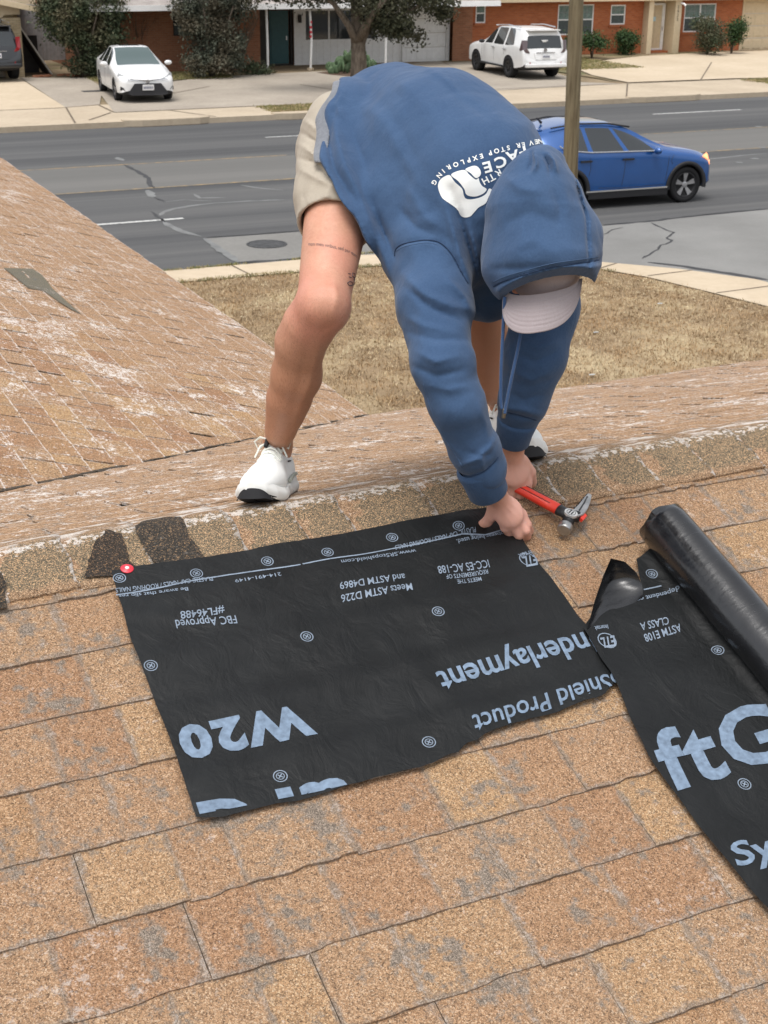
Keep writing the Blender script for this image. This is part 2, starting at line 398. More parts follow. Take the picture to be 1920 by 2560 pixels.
# ---- wing tabs; the courses run away from the camera
st = Stuff(); cand = []
ncw = int(WR/EXPO)+1
for k in range(ncw):
    s_top = min(WR, EXPO*(k+1)) ; s_bot = EXPO*k - (0.02 if k == 0 else 0)
    y = YE - (s_bot+EXPO)*CP + rng.uniform(-.06, .0)
    if k == ncw-1: pass
    while y < 18.2:
        w = rng.choice([0.12, 0.15, 0.18, 0.21, 0.25])*rng.uniform(.95, 1.05)
        cand.append((k, s_bot, y, min(w, 18.2-y))); y += w
def in_patch(k, y): return (k == 10 and 8.75 < y < 9.9) or (k == 11 and 9.25 < y < 9.9)
def vis_size(c):
    p = np.array(WP(c[2]+c[3]/2, c[1]+.07)) - CAM; z = p @ CF
    u = 960+FPX*(p @ CR)/z; w_ = 1280-FPX*(p @ CU)/z
    if not (-30 < u < 1950 and w_ < 1300): return 0
    return 1.0/z
order = sorted(range(len(cand)), key=lambda i: -vis_size(cand[i]))
big = set(order[:150])
for i, (k, sb, y, w) in enumerate(cand):
    q = SH[rng.randrange(8)]
    ey = Vector((CP, 0, -SP)); ez = Vector((SP, 0, CP)); ex = Vector((0, 1, 0))
    # keep x cross y = z
    O = WP(y, sb+TL)
    if ex.cross(ey).dot(ez) < 0: ex = -ex; O = WP(y+w, sb+TL)
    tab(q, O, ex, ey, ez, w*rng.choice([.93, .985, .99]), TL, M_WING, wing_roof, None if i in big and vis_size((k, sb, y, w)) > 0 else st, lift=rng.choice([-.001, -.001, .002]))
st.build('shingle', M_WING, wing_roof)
def wing_ys(px, py):
    rr = ray(px, py); t_ = (ZE+EX*TP+.009/CP-CH)/(rr[2]+rr[0]*TP); q = CAM+rr*t_; return (q[1], (EX-q[0])/CP)
bmp = bmesh.new(); fcp = bmp.faces.new([bmp.verts.new((*wing_ys(a_, b_), 0)) for a_, b_ in ((8, 669), (81, 671), (106, 688), (130, 720), (165, 752), (203, 785), (179, 774), (136, 747), (108, 726), (71, 720), (38, 693))])
bmesh.ops.triangulate(bmp, faces=[fcp])
for q in bmp.verts: q.co = WP(q.co.x, q.co.y, .008)
for q in bmp.faces:
    if q.normal.z < 0: q.normal_flip()
mep = bpy.data.meshes.new('bare_patch'); bmp.to_mesh(mep); bmp.free(); mep.uv_layers.new(name='UVMap')
for q in mep.uv_layers[0].data: q.uv = (.5, .5)
o = link('bare_patch', mep, M_GREYPATCH); o.parent = wing_roof; o['label'] = 'grey bare strip where shingles have blown off'

# valley line of torn shingle edges
vb = MB(); pts = []
for i in range(90):
    f = i/89; s = WR*(1-f*1.0)
    p = FPt(EX-(WR-s)*CP, s, 0.0); p = Vector((EX-f*WR*CP, YE-f*WR*CP, ZE+f*WR*SP))
    pts.append(p)
ru = random.Random(5)
for i in range(89):
    p, q = pts[i], pts[i+1]; d = Vector((1, -1, 0)).normalized()
    a, b = ru.uniform(.006, .02), ru.uniform(.004, .02)
    h = ru.uniform(.004, .014)
    vb.add([p-d*.03+Vector((0, 0, .006)), p+d*a+Vector((0, 0, h)), q+d*b+Vector((0, 0, h)), q-d*.03+Vector((0, 0, .006)), p+d*a, q+d*b], [(0, 1, 2, 3), (1, 4, 5, 2)])
o = vb.build('valley_edge', M_FELT); reparent(o, home)

# ---- ridge caps, bent over the crest
ridge = bpy.data.objects.new('ridge', None); col.objects.link(ridge); ridge.parent = home; ridge.location = (0, 0, ZR)
def cap_piece(x0, w, seed, mat=M_CAP, s_far=-.15, s_near=.155, lift=0.006, name='ridge_cap', tilt=0.0045):
    rg = random.Random(seed); nu, nv = 10, 14; V = []; UV = []; F = []
    for i in range(nu+1):
        u = i/nu
        for j in range(nv+1):
            t = j/nv; s = s_far + (s_near-s_far)*t
            s += (rg.uniform(-.002, .002) if j in (0, nv) else 0)
            r = 0.05
            x = x0 + u*w + (rg.uniform(-.0022, .0022)+0.003*math.sin(j*1.3+seed) if i in (0, nu) else 0)
            h = lift + tilt*(u)       # the exposed end rides on the next cap
            zz = ZR - SP*(math.sqrt(s*s+r*r*0.25)-r*0.0) + h*CP
            yy = YR - s*CP - (h*SP if s > 0 else -h*SP)
            V.append((x, yy, zz)); UV.append((u, t))
    for i in range(nu):
        for j in range(nv): F.append((i*(nv+1)+j, (i+1)*(nv+1)+j, (i+1)*(nv+1)+j+1, i*(nv+1)+j+1))
    b = len(V)
    # skirts along the near edge and both ends
    for i in range(nu+1):
        x, y, z = V[i*(nv+1)+nv]; V.append((x, y+.001, z-.007)); UV.append((i/nu, 1))
    for i in range(nu): F.append((i*(nv+1)+nv, (i+1)*(nv+1)+nv, b+i+1, b+i))
    b = len(V)
    for j in range(nv+1):
        x, y, z = V[nu*(nv+1)+j]; V.append((x, y, z-.008)); UV.append((1, j/nv))
    for j in range(nv): F.append((nu*(nv+1)+j, b+j, b+j+1, nu*(nv+1)+j+1))
    me = bpy.data.meshes.new(name); me.from_pydata(V, [], F); me.update()
    uv = me.uv_layers.new(name='UVMap')
    for l in me.loops: uv.data[l.index].uv = UV[l.vertex_index]
    me.polygons.foreach_set('use_smooth', [True]*(nu*nv)+[False]*(len(F)-nu*nv))
    o = link(name, me, mat); o.parent = ridge; o.matrix_parent_inverse = Matrix.Translation(-Vector((0, YR, ZR))); return o
xj = [-1.6+.143*i for i in range(14)] + [0.402, 0.54, 0.695, 0.89, 1.022, 1.130, 1.330, 1.47, 1.637, 1.76, 1.90, 2.05]
xj += [2.05+.15*i for i in range(1, 40)]
for i in range(len(xj)-1):
    sn = 0.155 if not (0.5 < xj[i] < 0.62) else 0.152
    cap_piece(xj[i]-.003, xj[i+1]-xj[i]+.006, 100+i, s_near=sn+random.Random(i).uniform(-.004, .004))
# torn spots of bare mat on the caps
def cap_patch(poly, seed, h=0.0128):
    """poly in (x, s); drawn on the near side of the ridge"""
    bm = bmesh.new(); rg = random.Random(seed); pts = []
    for i in range(len(poly)):
        a, b = poly[i], poly[(i+1) % len(poly)]; n = max(2, int(math.dist(a, b)/.012))
        for k in range(n):
            f = k/n; pts.append((a[0]+(b[0]-a[0])*f+rg.uniform(-.002, .002), a[1]+(b[1]-a[1])*f+rg.uniform(-.002, .002)))
    vs = [bm.verts.new((p[0], p[1], 0)) for p in pts]; fc = bm.faces.new(vs); bmesh.ops.triangulate(bm, faces=[fc])
    for k in range(20):
        bmesh.ops.bisect_plane(bm, geom=bm.verts[:]+bm.edges[:]+bm.faces[:], plane_co=(0, -.06+.012*k, 0), plane_no=(0, 1, 0))
    for v_ in bm.verts:
        x, s = v_.co.x, v_.co.y; r = .05
        v_.co = (x, YR-s*CP-h*SP*(1 if s > 0 else -1), ZR-SP*math.sqrt(s*s+r*r*.25)+h*CP)
    bmesh.ops.recalc_face_normals(bm, faces=bm.faces)
    for f in bm.faces:
        if f.normal.z < 0: f.normal_flip()
    me = bpy.data.meshes.new('torn_patch'); bm.to_mesh(me); bm.free()
    me.uv_layers.new(name='UVMap')
    for l in me.uv_layers[0].data: l.uv = (.5, .5)
    o = link('torn_patch', me, M_FELT); o.parent = ridge; o.matrix_parent_inverse = Matrix.Translation(-Vector((0, YR, ZR))); return o
cap_patch([(0.555, 0.128), (0.602, 0.03), (0.640, -0.005), (0.662, 0.02), (0.652, 0.10), (0.662, 0.150)], 1)
cap_patch([(0.690, 0.012), (0.72, -.03), (0.765, -.035), (0.798, -0.01), (0.790, 0.06), (0.800, 0.148), (0.706, 0.146), (0.690, 0.09)], 2)
_q = [tuple(near_us(*p_)) for p_ in ((-45, 1445), (6, 1440), (14, 1470), (12, 1500), (18, 1530), (-45, 1545))]; cap_patch(_q, 3)
# ================================================================== underlayment: black synthetic felt
def sheet_mat(name, rough, base=(0.018, 0.019, 0.020), spec=0.5):
    t = NT(name, rough, spec); p = t.pos()
    n = t.noise(p, 9, 6, 0.6); n2 = t.noise(t.mapv(p, (60, 160, 160)), 4, 3, 0.6)
    t.col(t.ramp(t.math('ADD', t.math('MULTIPLY', n, .7), t.math('MULTIPLY', n2, .3)), [(0.3, tuple(q*.75 for q in base)), (0.7, tuple(q*1.5 for q in base))]))
    t.rough(t.math('ADD', rough-.08, t.math('MULTIPLY', t.noise(p, 6, 4), .16)))
    b = t.bump(t.noise(t.mapv(p, (1, .7, .7)), 16, 5, .6, .8), .012, .40); b = t.bump(t.noise(p, 60, 5, .6), .002, .35, b); t.bump(t.noise(p, 1500, 2), .0003, .25, b); return t.m
M_UL = sheet_mat('woven_underlayment', 0.50, (.008, .0088, .0092), .22)
M_ULG = sheet_mat('glossy_underlayment_back', 0.30, (0.010, 0.0105, 0.012), .5)
M_ULG.node_tree.nodes['Principled BSDF'].inputs['Coat Weight'].default_value = .55
M_ULG.node_tree.nodes['Principled BSDF'].inputs['Coat Roughness'].default_value = .18
M_ULG.node_tree.nodes['Principled BSDF'].inputs['Coat IOR'].default_value = 1.5
M_INK = plain('pale_blue_ink', (0.155, 0.21, 0.285), 0.7, var=.25, scale=90)
M_INKW = plain('white_ink', (0.20, 0.245, 0.305), 0.7, var=.2, scale=60)
def wrink(x, s):
    """height of the loose sheets over the slope"""
    k = (s-S0)/EXPO
    st_ = 0.0019*(1+math.sin(2*math.pi*(k-.3)+.7*math.sin(2*math.pi*(k-.3))))
    h = .0118 + st_ + .0016*math.sin(9*x+4*s+1) + .0013*math.sin(23*x-17*s) + .0008*math.sin(41*x+35*s+2)
    d = abs((x-1.20)+0.35*(s-.42)); h += .0045*math.exp(-(d/.035)**2)*math.exp(-((s-.40)/.17)**2)
    d = abs((x-1.09)-0.3*(s-.55)); h += .0035*math.exp(-(d/.03)**2)*math.exp(-((s-.55)/.14)**2)
    d = abs((s-.285)-0.35*(x-.7)); h += .003*math.exp(-(d/.02)**2)*math.exp(-((x-.68)/.08)**2)
    h += .012*math.exp(-((x-1.38)/.05)**2-((s-.17)/.035)**2)      # pinched up by the hand
    return h
def coons(top, bot, left, right, nu, nv):
    def samp(pl, n):
        pl = np.array(pl, float); d = np.r_[0, np.cumsum(np.hypot(*np.diff(pl, axis=0).T))]; t = np.linspace(0, d[-1], n)
        return np.c_[np.interp(t, d, pl[:, 0]), np.interp(t, d, pl[:, 1])]
    T, B, L, R = samp(top, nu+1), samp(bot, nu+1), samp(left, nv+1), samp(right, nv+1)
    u = np.linspace(0, 1, nu+1)[:, None, None]; v_ = np.linspace(0, 1, nv+1)[None, :, None]
    P = (1-v_)*T[:, None]+v_*B[:, None]+(1-u)*L[None]+u*R[None] - ((1-u)*(1-v_)*T[0]+u*(1-v_)*T[-1]+(1-u)*v_*B[0]+u*v_*B[-1])
    return P
def jag(pl, amp, step, seed):
    rg = np.random.RandomState(seed); out = []; j = 0
    for a, b in zip(pl[:-1], pl[1:]):
        a, b = np.array(a, float), np.array(b, float); L = np.hypot(*(b-a)); n = max(1, int(L/step)); d = (b-a)/max(L, 1e-6); nn = np.array([-d[1], d[0]])
        for k in range(n): j = .7*j+rg.normal()*amp*.6; out.append(a+(b-a)*k/n+nn*j*(0 if k == 0 else 1))
    out.append(np.array(pl[-1], float)); return out
def roll_mat():
    t = NT('glossy_black_roll_film', .24, .55, coat=.35); t.b.inputs['Coat Roughness'].default_value = .12
    p = t.pos(); n = t.noise(t.mapv(p, (1, 9, 9)), 3.2, 6, .7, .4)
    t.col(t.ramp(t.noise(p, 12, 5), [(.35, (.006, .0062, .007)), (.65, (.011, .0115, .013))])); t.rough(t.ramp(n, [(.38, .10), (.62, .28)]))
    t.bump(n, .0045, .35); return t.m
M_ROLL = roll_mat()
def sheet_obj(name, P, hf, mat, thick=.0006):
    nu, nv = P.shape[0]-1, P.shape[1]-1
    V = [tuple(NP(P[i, j, 0], P[i, j, 1], hf(P[i, j, 0], P[i, j, 1]))) for i in range(nu+1) for j in range(nv+1)]
    F = [(i*(nv+1)+j, i*(nv+1)+j+1, (i+1)*(nv+1)+j+1, (i+1)*(nv+1)+j) for i in range(nu) for j in range(nv)]
    me = mesh(name, V, F, True); o = link(name, me, mat)
    if me.polygons[0].normal.z < 0: me.flip_normals()
    return o
U = lambda *pp: [tuple(near_us(*p)) for p in pp]
top = jag(U((278, 1440), (500, 1408), (900, 1335), (1130, 1296), (1222, 1280), (1262, 1285)), .0015, .02, 1)
right = jag(U((1262, 1285), (1307, 1368), (1382, 1470), (1463, 1576), (1510, 1645), (1546, 1702)), .0008, .02, 2)
bot = jag(U((489, 2056), (560, 2053), (636, 2033), (760, 2005), (856, 1978), (960, 1950), (1080, 1918), (1142, 1893), (1165, 1870), (1190, 1863), (1209, 1848), (1307, 1816), (1417, 1779), (1500, 1752), (1546, 1702)), .0016, .012, 3)
left = jag(U((278, 1440), (324, 1605), (376, 1738), (437, 1894), (489, 2056)), .0006, .02, 4)
P1 = coons(top, bot, left, right, 130, 90)
ul = sheet_obj('underlayment_sheet', P1, wrink, M_UL)
tag(ul, 'cut rectangular piece of black printed underlayment felt under his hands, tucked beneath ridge caps', 'roofing felt')
# roll and the strip it comes off
RXc, RR = 1.768, 0.055
def hf2(x, s):
    h = .015 + .0016*math.sin(2*math.pi*((s-S0)/EXPO-.3)) + .0022*math.sin(12*x+7*s) + .0012*math.sin(31*s-9*x)
    d = x-(RXc-.07); h += .055*max(0, d/.09)**1.6 if d > 0 else 0
    h += .004/(1+math.exp((x-1.475)/.012))
    return h
roll = empty('underlayment_roll', NP(RXc, .3), 0, 'glossy black underlayment roll lying down the slope at right, its end unrolled', 'roofing roll')
top2 = [(1.690, .372), (1.72, .362), (RXc-.005, .35)]
left2 = jag([(1.690, .372), (1.655, .455), (1.600, .470), (1.520, .488), (1.461, .530), (1.452, .66), (1.41, .86), (1.412, 1.0), (1.417, 1.115), (1.43, 1.221), (1.44, 1.6)], .0007, .02, 5)
bot2 = [(1.44, 1.6), (1.65, 1.6), (RXc-.005, 1.6)]
right2 = [(RXc-.005, .35), (RXc-.005, 1.0), (RXc-.005, 1.6)]
P2 = coons(top2, bot2, left2, right2, 60, 130)
o = sheet_obj('unrolled_sheet', P2, hf2, M_UL); reparent(o, roll)
# roll body: spiral of layers
def roll_body():
    V = []; F = []; nA, nL = 96, 60; s0, s1 = .330, 1.55
    for j in range(nL+1):
        s = s0+(s1-s0)*j/nL
        for k in range(nA):
            a = 2*math.pi*k/nA
            r = RR*(1+.012*math.sin(3*a+9*s)+.006*math.sin(2*a+31*s)) - .0015*(1 if (k/nA) > .62 else 0)
            if j < 1: r *= .985
            V.append(tuple(NP(RXc+r*math.cos(a), s + .004*math.sin(5*a)*(1 if j == 0 else 0), .010+RR+r*math.sin(a))))
    for j in range(nL):
        for k in range(nA): F.append((j*nA+k, j*nA+(k+1) % nA, (j+1)*nA+(k+1) % nA, (j+1)*nA+k))
    # rolled ends: rings stepping inwards, then a hollow core
    for e, jj in ((0, 0), (1, nL)):
        prev = [jj*nA+k for k in range(nA)]; s = s0 if e == 0 else s1
        for q in range(1, 15):
            rr = RR*(1-q*.052); b = len(V); dep = .0016*(q % 2) + (.12 if q == 14 else 0)
            for k in range(nA):
                a = 2*math.pi*k/nA; V.append(tuple(NP(RXc+rr*math.cos(a), s+(dep if e == 0 else -dep), .010+RR+rr*math.sin(a))))
            for k in range(nA): F.append((prev[k], b+k, b+(k+1) % nA, prev[(k+1) % nA]) if e == 0 else (prev[k], prev[(k+1) % nA], b+(k+1) % nA, b+k))
            prev = [b+k for k in range(nA)]
    return mesh('roll_body', V, F, True)
me = roll_body(); bm = bmesh.new(); bm.from_mesh(me); bmesh.ops.recalc_face_normals(bm, faces=bm.faces); bm.to_mesh(me); bm.free()
reparent(link('roll_body', me, M_ROLL, smooth=True), roll)
# the peeled-up corner, showing its glossy back
def flap():
    A = at  # outline surveyed on rising planes
    L = [near(1465, 1586, .017), near(1487, 1500, .045), near(1508, 1440, .068), near(1527, 1396, .078)]
    R = [near(1608, 1492, .016), near(1606, 1465, .030), near(1592, 1432, .052), near(1562, 1404, .070), near(1527, 1396, .078)]
    def samp(pl, n):
        pl = np.array(pl); d = np.r_[0, np.cumsum(np.linalg.norm(np.diff(pl, axis=0), axis=1))]; t = np.linspace(0, d[-1], n)
        return np.c_[[np.interp(t, d, pl[:, i]) for i in range(3)]].T
    n, mm = 24, 20; Ls, Rs = samp(L, n+1), samp(R, n+1); V = []; F = []
    up = np.array([0, -SP, CP]); aw = np.array([.3, .9, 0.3])
    for i in range(n+1):
        for j in range(mm+1):
            f = j/mm; p = Ls[i]*(1-f)+Rs[i]*f
            w = np.linalg.norm(Ls[i]-Rs[i]); g_ = min(1, i/8)**.8; p = p + aw*(w*.30*g_*math.sin(math.pi*f)) - up*(w*.12*g_*math.sin(math.pi*f)) + up*.0010*math.sin(i*2.1+j*.4)*math.sin(math.pi*f)
            if i == 0: p = p - up*.004
            V.append(tuple(p))
    for i in range(n):
        for j in range(mm): F.append((i*(mm+1)+j, i*(mm+1)+j+1, (i+1)*(mm+1)+j+1, (i+1)*(mm+1)+j))
    return mesh('curled_corner', V, F, True)
reparent(link('curled_corner', flap(), M_ROLL), roll)

# ---- printing laid on the sheets
def text_mesh(txt, bold=0.0, align='LEFT', spacing=1.0):
    c = bpy.data.curves.new('t', 'FONT'); c.body = txt; c.size = 1.0; c.offset = bold; c.space_character = spacing; c.resolution_u = 3
    o = bpy.data.objects.new('t', c); col.objects.link(o)
    dg = bpy.context.evaluated_depsgraph_get(); me = bpy.data.meshes.new_from_object(o.evaluated_get(dg))
    bpy.data.objects.remove(o); bpy.data.curves.remove(c); return me
def slab_W20():
    return text_mesh('W20', .052, spacing=1.18)
def norm_mesh(me):
    v = np.empty(len(me.vertices)*3, np.float32); me.vertices.foreach_get('co', v); v = v.reshape(-1, 3)
    lo, hi = v.min(0), v.max(0); return v, lo, hi
def print_on(parent, me, p0, p1, ptop, hf, mat, name='lettering', clip=None, capfrac=None, step=.010, lift=.0011):
    """p0,p1 baseline ends and ptop the top left, in photo pixels measured on the slope"""
    a, b, c = near_us(*p0), near_us(*p1), near_us(*ptop)
    v, lo, hi = norm_mesh(me); w = hi[0]-lo[0]; h = (hi[1]-lo[1]) if capfrac is None else capfrac
    y0 = lo[1] if capfrac is None else 0.0
    ex = (b-a)/w; ey = (c-a)/h
    bm = bmesh.new(); bm.from_mesh(me)
    for q in bm.verts:
        k = a + ex*(q.co.x-lo[0]) + ey*(q.co.y-y0); q.co = (k[0], k[1], 0)
    xs = [q.co.x for q in bm.verts]; ys = [q.co.y for q in bm.verts]
    for ax, arr in ((0, xs), (1, ys)):
        t = min(arr)
        while t < max(arr):
            t += step; co = [0, 0, 0]; co[ax] = t; no = [0, 0, 0]; no[ax] = 1
            bmesh.ops.bisect_plane(bm, geom=bm.verts[:]+bm.edges[:]+bm.faces[:], plane_co=co, plane_no=no)
    for (co, no) in (clip or []):
        bmesh.ops.bisect_plane(bm, geom=bm.verts[:]+bm.edges[:]+bm.faces[:], plane_co=co, plane_no=no, clear_outer=True)
    for q in bm.verts: q.co = NP(q.co.x, q.co.y, hf(q.co.x, q.co.y)+lift)
    bmesh.ops.recalc_face_normals(bm, faces=bm.faces)
    for f in bm.faces:
        if f.normal.z < 0: f.normal_flip()
    m2 = bpy.data.meshes.new(name); bm.to_mesh(m2); bm.free()
    o = link(name, m2, mat); o.parent = parent
    if parent.type == 'EMPTY': o.matrix_parent_inverse = Matrix.Translation(-Vector(parent.location))
    return o
def line_clip(pa, pb, inside):
    """clip plane through two photo pixels, keeping the side where `inside` lies"""
    a, b, i = near_us(*pa), near_us(*pb), near_us(*inside); d = b-a; n = np.array([-d[1], d[0]]); n /= np.hypot(*n)
    if (i-a) @ n > 0: n = -n
    return ((a[0], a[1], 0), (n[0], n[1], 0))
def ring_mark(parent, c, r, hf, rx=.0128):
    """printed nail target: ring, inner ring and a cross"""
    me_v = []; me_f = []
    def ring(r0, r1, n=28):
        b = len(me_v)
        for k in range(n):
            a_ = 2*math.pi*k/n
            for rr in (r0, r1): me_v.append((rr*math.cos(a_), rr*math.sin(a_), 0))
        for k in range(n): me_f.append((b+2*k, b+2*k+1, b+2*((k+1) % n)+1, b+2*((k+1) % n)))
    ring(.86, 1.0); ring(.48, .60)
    for ang in (.8, 2.35):
        d = np.array([math.cos(ang), math.sin(ang)]); n = np.array([-d[1], d[0]]); b = len(me_v)
        for s_, t_ in ((-.4, -.08), (.4, -.08), (.4, .08), (-.4, .08)): q = d*s_+n*t_; me_v.append((q[0], q[1], 0))
        me_f.append((b, b+1, b+2, b+3))
    a = near_us(*c)
    V = [tuple(NP(a[0]+p[0]*rx, a[1]+p[1]*rx, hf(a[0]+p[0]*rx, a[1]+p[1]*rx)+.0007+(.0001 if i > 112 else 0))) for i, p in enumerate(me_v)]
    me = mesh('nail_mark', V, me_f)
    for p in me.polygons:
        pass
    bm = bmesh.new(); bm.from_mesh(me)
    for f in bm.faces:
        if f.normal.z < 0: f.normal_flip()
    bm.to_mesh(me); bm.free()
    o = link('nail_mark', me, M_INKW); o.parent = parent
    if parent.type == 'EMPTY': o.matrix_parent_inverse = Matrix.Translation(-Vector(parent.location))
    return o
W_ = wrink
cb = line_clip((489, 2052), (856, 1975), (700, 1800))
cr = line_clip((1463, 1572), (1307, 1366), (1100, 1600)); cr2 = line_clip((1463, 1572), (1546, 1700), (1100, 1600))
print_on(ul, slab_W20(), (758, 1770), (434, 1832), (793, 1848), W_, M_INK, clip=[line_clip((437, 1890), (489, 2050), (700, 1800))])
print_on(ul, text_mesh('ard', .03, spacing=1.1), (859, 1957), (490, 2028), (914, 2080), W_, M_INK, clip=[cb], capfrac=.73)
print_on(ul, text_mesh('Underlayment', .02), (1503, 1579), (1084, 1698), (1533, 1630), W_, M_INK, clip=[cr], capfrac=.73)
bclip = [line_clip((1209, 1846), (1546, 1702+18), (1200, 1600))]
print_on(ul, text_mesh('a TopShield Product', .012), (1642, 1656), (1174, 1808), (1660, 1698), W_, M_INK, clip=[cr2, bclip[0]], capfrac=.73)
print_on(ul, text_mesh('FBC Approved', .008), (587, 1553), (436, 1566), (593, 1572), W_, M_INKW, capfrac=.73)
print_on(ul, text_mesh('#FL46488', .008), (558, 1530), (449, 1545), (561, 1549), W_, M_INKW, capfrac=.73)
print_on(ul, text_mesh('Meets ASTM D226', .008), (1026, 1470), (850, 1498), (1030, 1488), W_, M_INKW, capfrac=.73)
print_on(ul, text_mesh('and ASTM D4869', .008), (1008, 1447), (846, 1468), (1012, 1464), W_, M_INKW, capfrac=.73)
print_on(ul, text_mesh('ICC-ES AC-188', .008), (1216, 1414), (1089, 1432), (1222, 1433), W_, M_INKW, capfrac=.73)
print_on(ul, text_mesh('REQUIREMENTS OF', .008), (1215, 1437), (1111, 1452), (1218, 1447), W_, M_INKW, capfrac=.73)
print_on(ul, text_mesh('MEETS THE', .008), (1199, 1454), (1139, 1462), (1202, 1464), W_, M_INKW, capfrac=.73)
print_on(ul, text_mesh('PLASTIC CAP NAILS / ROOFING NAILS', .006), (530, 1455), (288, 1484), (532, 1466), W_, M_INKW, capfrac=.73)
print_on(ul, text_mesh('214-491-4149', .006), (700, 1441), (585, 1462), (703, 1451), W_, M_INKW, capfrac=.73)
print_on(ul, text_mesh('Be aware that slip resistance', .006), (468, 1484), (240, 1503), (470, 1494), W_, M_INKW, capfrac=.73, clip=[line_clip((278, 1440), (324, 1605), (700, 1600))])
print_on(ul, text_mesh('www.SRStopshield.com', .006), (1036, 1386), (850, 1413), (1039, 1397), W_, M_INKW, capfrac=.73)
print_on(ul, text_mesh('PLASTIC CAP NAILS / ROOFING NAILS', .006), (1184, 1336), (985, 1375), (1186, 1348), W_, M_INKW, capfrac=.73)
print_on(ul, text_mesh('or footwear being used.', .008), (1286, 1334), (1136, 1366), (1290, 1346), W_, M_INKW, capfrac=.73)
for c in [(298, 1459), (490, 1448), (667, 1414), (817, 1392), (978, 1355), (1142, 1334), (376, 1681), (765, 1605), (1091, 1548), (1069, 1868), (699, 1952)]: ring_mark(ul, c, 1, W_)
def stripe(parent, pts, w, hf, name='printed_line'):
    P = [near_us(*p) for p in pts]; V = []; F = []; Q = []
    for a, b in zip(P[:-1], P[1:]):
        n = max(2, int(np.hypot(*(b-a))/.01))
        for k in range(n): Q.append(a+(b-a)*k/n)
    Q.append(P[-1])
    for i, a in enumerate(Q):
        d = Q[min(i+1, len(Q)-1)]-Q[max(i-1, 0)]; d = d/np.hypot(*d); n = np.array([-d[1], d[0]])
        for sg in (-1, 1): q = a+n*w*.5*sg; V.append(tuple(NP(q[0], q[1], hf(q[0], q[1])+.0008)))
    for i in range(len(Q)-1): F.append((2*i, 2*i+2, 2*i+3, 2*i+1))
    me = mesh(name, V, F)
    if me.polygons[0].normal.z < 0: me.flip_normals()
    o = link(name, me, M_INKW); o.parent = parent
    if parent.type == 'EMPTY': o.matrix_parent_inverse = Matrix.Translation(-Vector(parent.location))
stripe(ul, [(290, 1500), (420, 1478), (570, 1448), (750, 1421)], .0035, W_)
stripe(ul, [(755, 1420), (900, 1396), (1060, 1369), (1150, 1352), (1210, 1352), (1276, 1328)], .0035, W_)
def etl(parent, c, hf, clip, rx=.020):
    a = near_us(*c); V = []; F = []
    for r0, r1 in ((.88, 1.0),):
        b = len(V); n = 36
        for k in range(n):
            t_ = 2*math.pi*k/n
            for rr in (r0, r1): V.append((a[0]+rr*rx*math.cos(t_), a[1]+rr*rx*math.sin(t_), 0))
        for k in range(n): F.append((b+2*k, b+2*k+1, b+2*((k+1) % n)+1, b+2*((k+1) % n)))
    bm = bmesh.new(); me = mesh('x', V, F); bm.from_mesh(me)
    for (co, no) in clip: bmesh.ops.bisect_plane(bm, geom=bm.verts[:]+bm.edges[:]+bm.faces[:], plane_co=co, plane_no=no, clear_outer=True)
    for q in bm.verts: q.co = NP(q.co.x, q.co.y, hf(q.co.x, q.co.y)+.0008)
    for f in bm.faces:
        if f.normal.z < 0: f.normal_flip()
    m2 = bpy.data.meshes.new('round_mark'); bm.to_mesh(m2); bm.free(); o = link('round_mark', m2, M_INKW); o.parent = parent
    if parent.type == 'EMPTY': o.matrix_parent_inverse = Matrix.Translation(-Vector(parent.location))
etl(ul, (1317, 1411), W_, [cr]); print_on(ul, text_mesh('ETL', .03), (1338, 1398), (1302, 1406), (1342, 1424), W_, M_INKW, clip=[cr], capfrac=.73)
print_on(ul, text_mesh('Intertek', .01), (1345, 1380), (1290, 1400), (1350, 1392), W_, M_INKW, clip=[cr], capfrac=.73)
c2 = []
print_on(roll, text_mesh('ftG', .028, spacing=1.1), (1671, 1991), (1975, 1900), (1603, 1839), hf2, M_INK, clip=[((RXc-.02, 0, 0), (1, 0, 0))], capfrac=.76)
print_on(roll, text_mesh('Synthetic', .02), (1835, 2185), (2225, 2068), (1811, 2125), hf2, M_INK, clip=[((RXc-.02, 0, 0), (1, 0, 0))], capfrac=.73)
print_on(roll, text_mesh('ASTM E108', .01), (1694, 1572), (1604, 1598), (1702, 1590), hf2, M_INKW, capfrac=.73)
print_on(roll, text_mesh('CLASS A', .01), (1664, 1556), (1594, 1572), (1669, 1574), hf2, M_INKW, capfrac=.73)
print_on(roll, text_mesh('dependent on', .01), (1690, 1482), (1585, 1506), (1694, 1494), hf2, M_INKW, capfrac=.73)
print_on(roll, text_mesh('Intertek', .01), (1514, 1577), (1480, 1583), (1516, 1588), hf2, M_INKW, capfrac=.73)
etl(roll, (1513, 1615), hf2, []); print_on(roll, text_mesh('ETL', .03), (1531, 1603), (1495, 1611), (1536, 1628), hf2, M_INKW, capfrac=.73)
stripe(roll, [(1606, 1484), (1650, 1474)], .0035, hf2)
for c in [(1625, 1446), (1788, 1640), (1854, 1975)]: ring_mark(roll, c, 1, hf2)

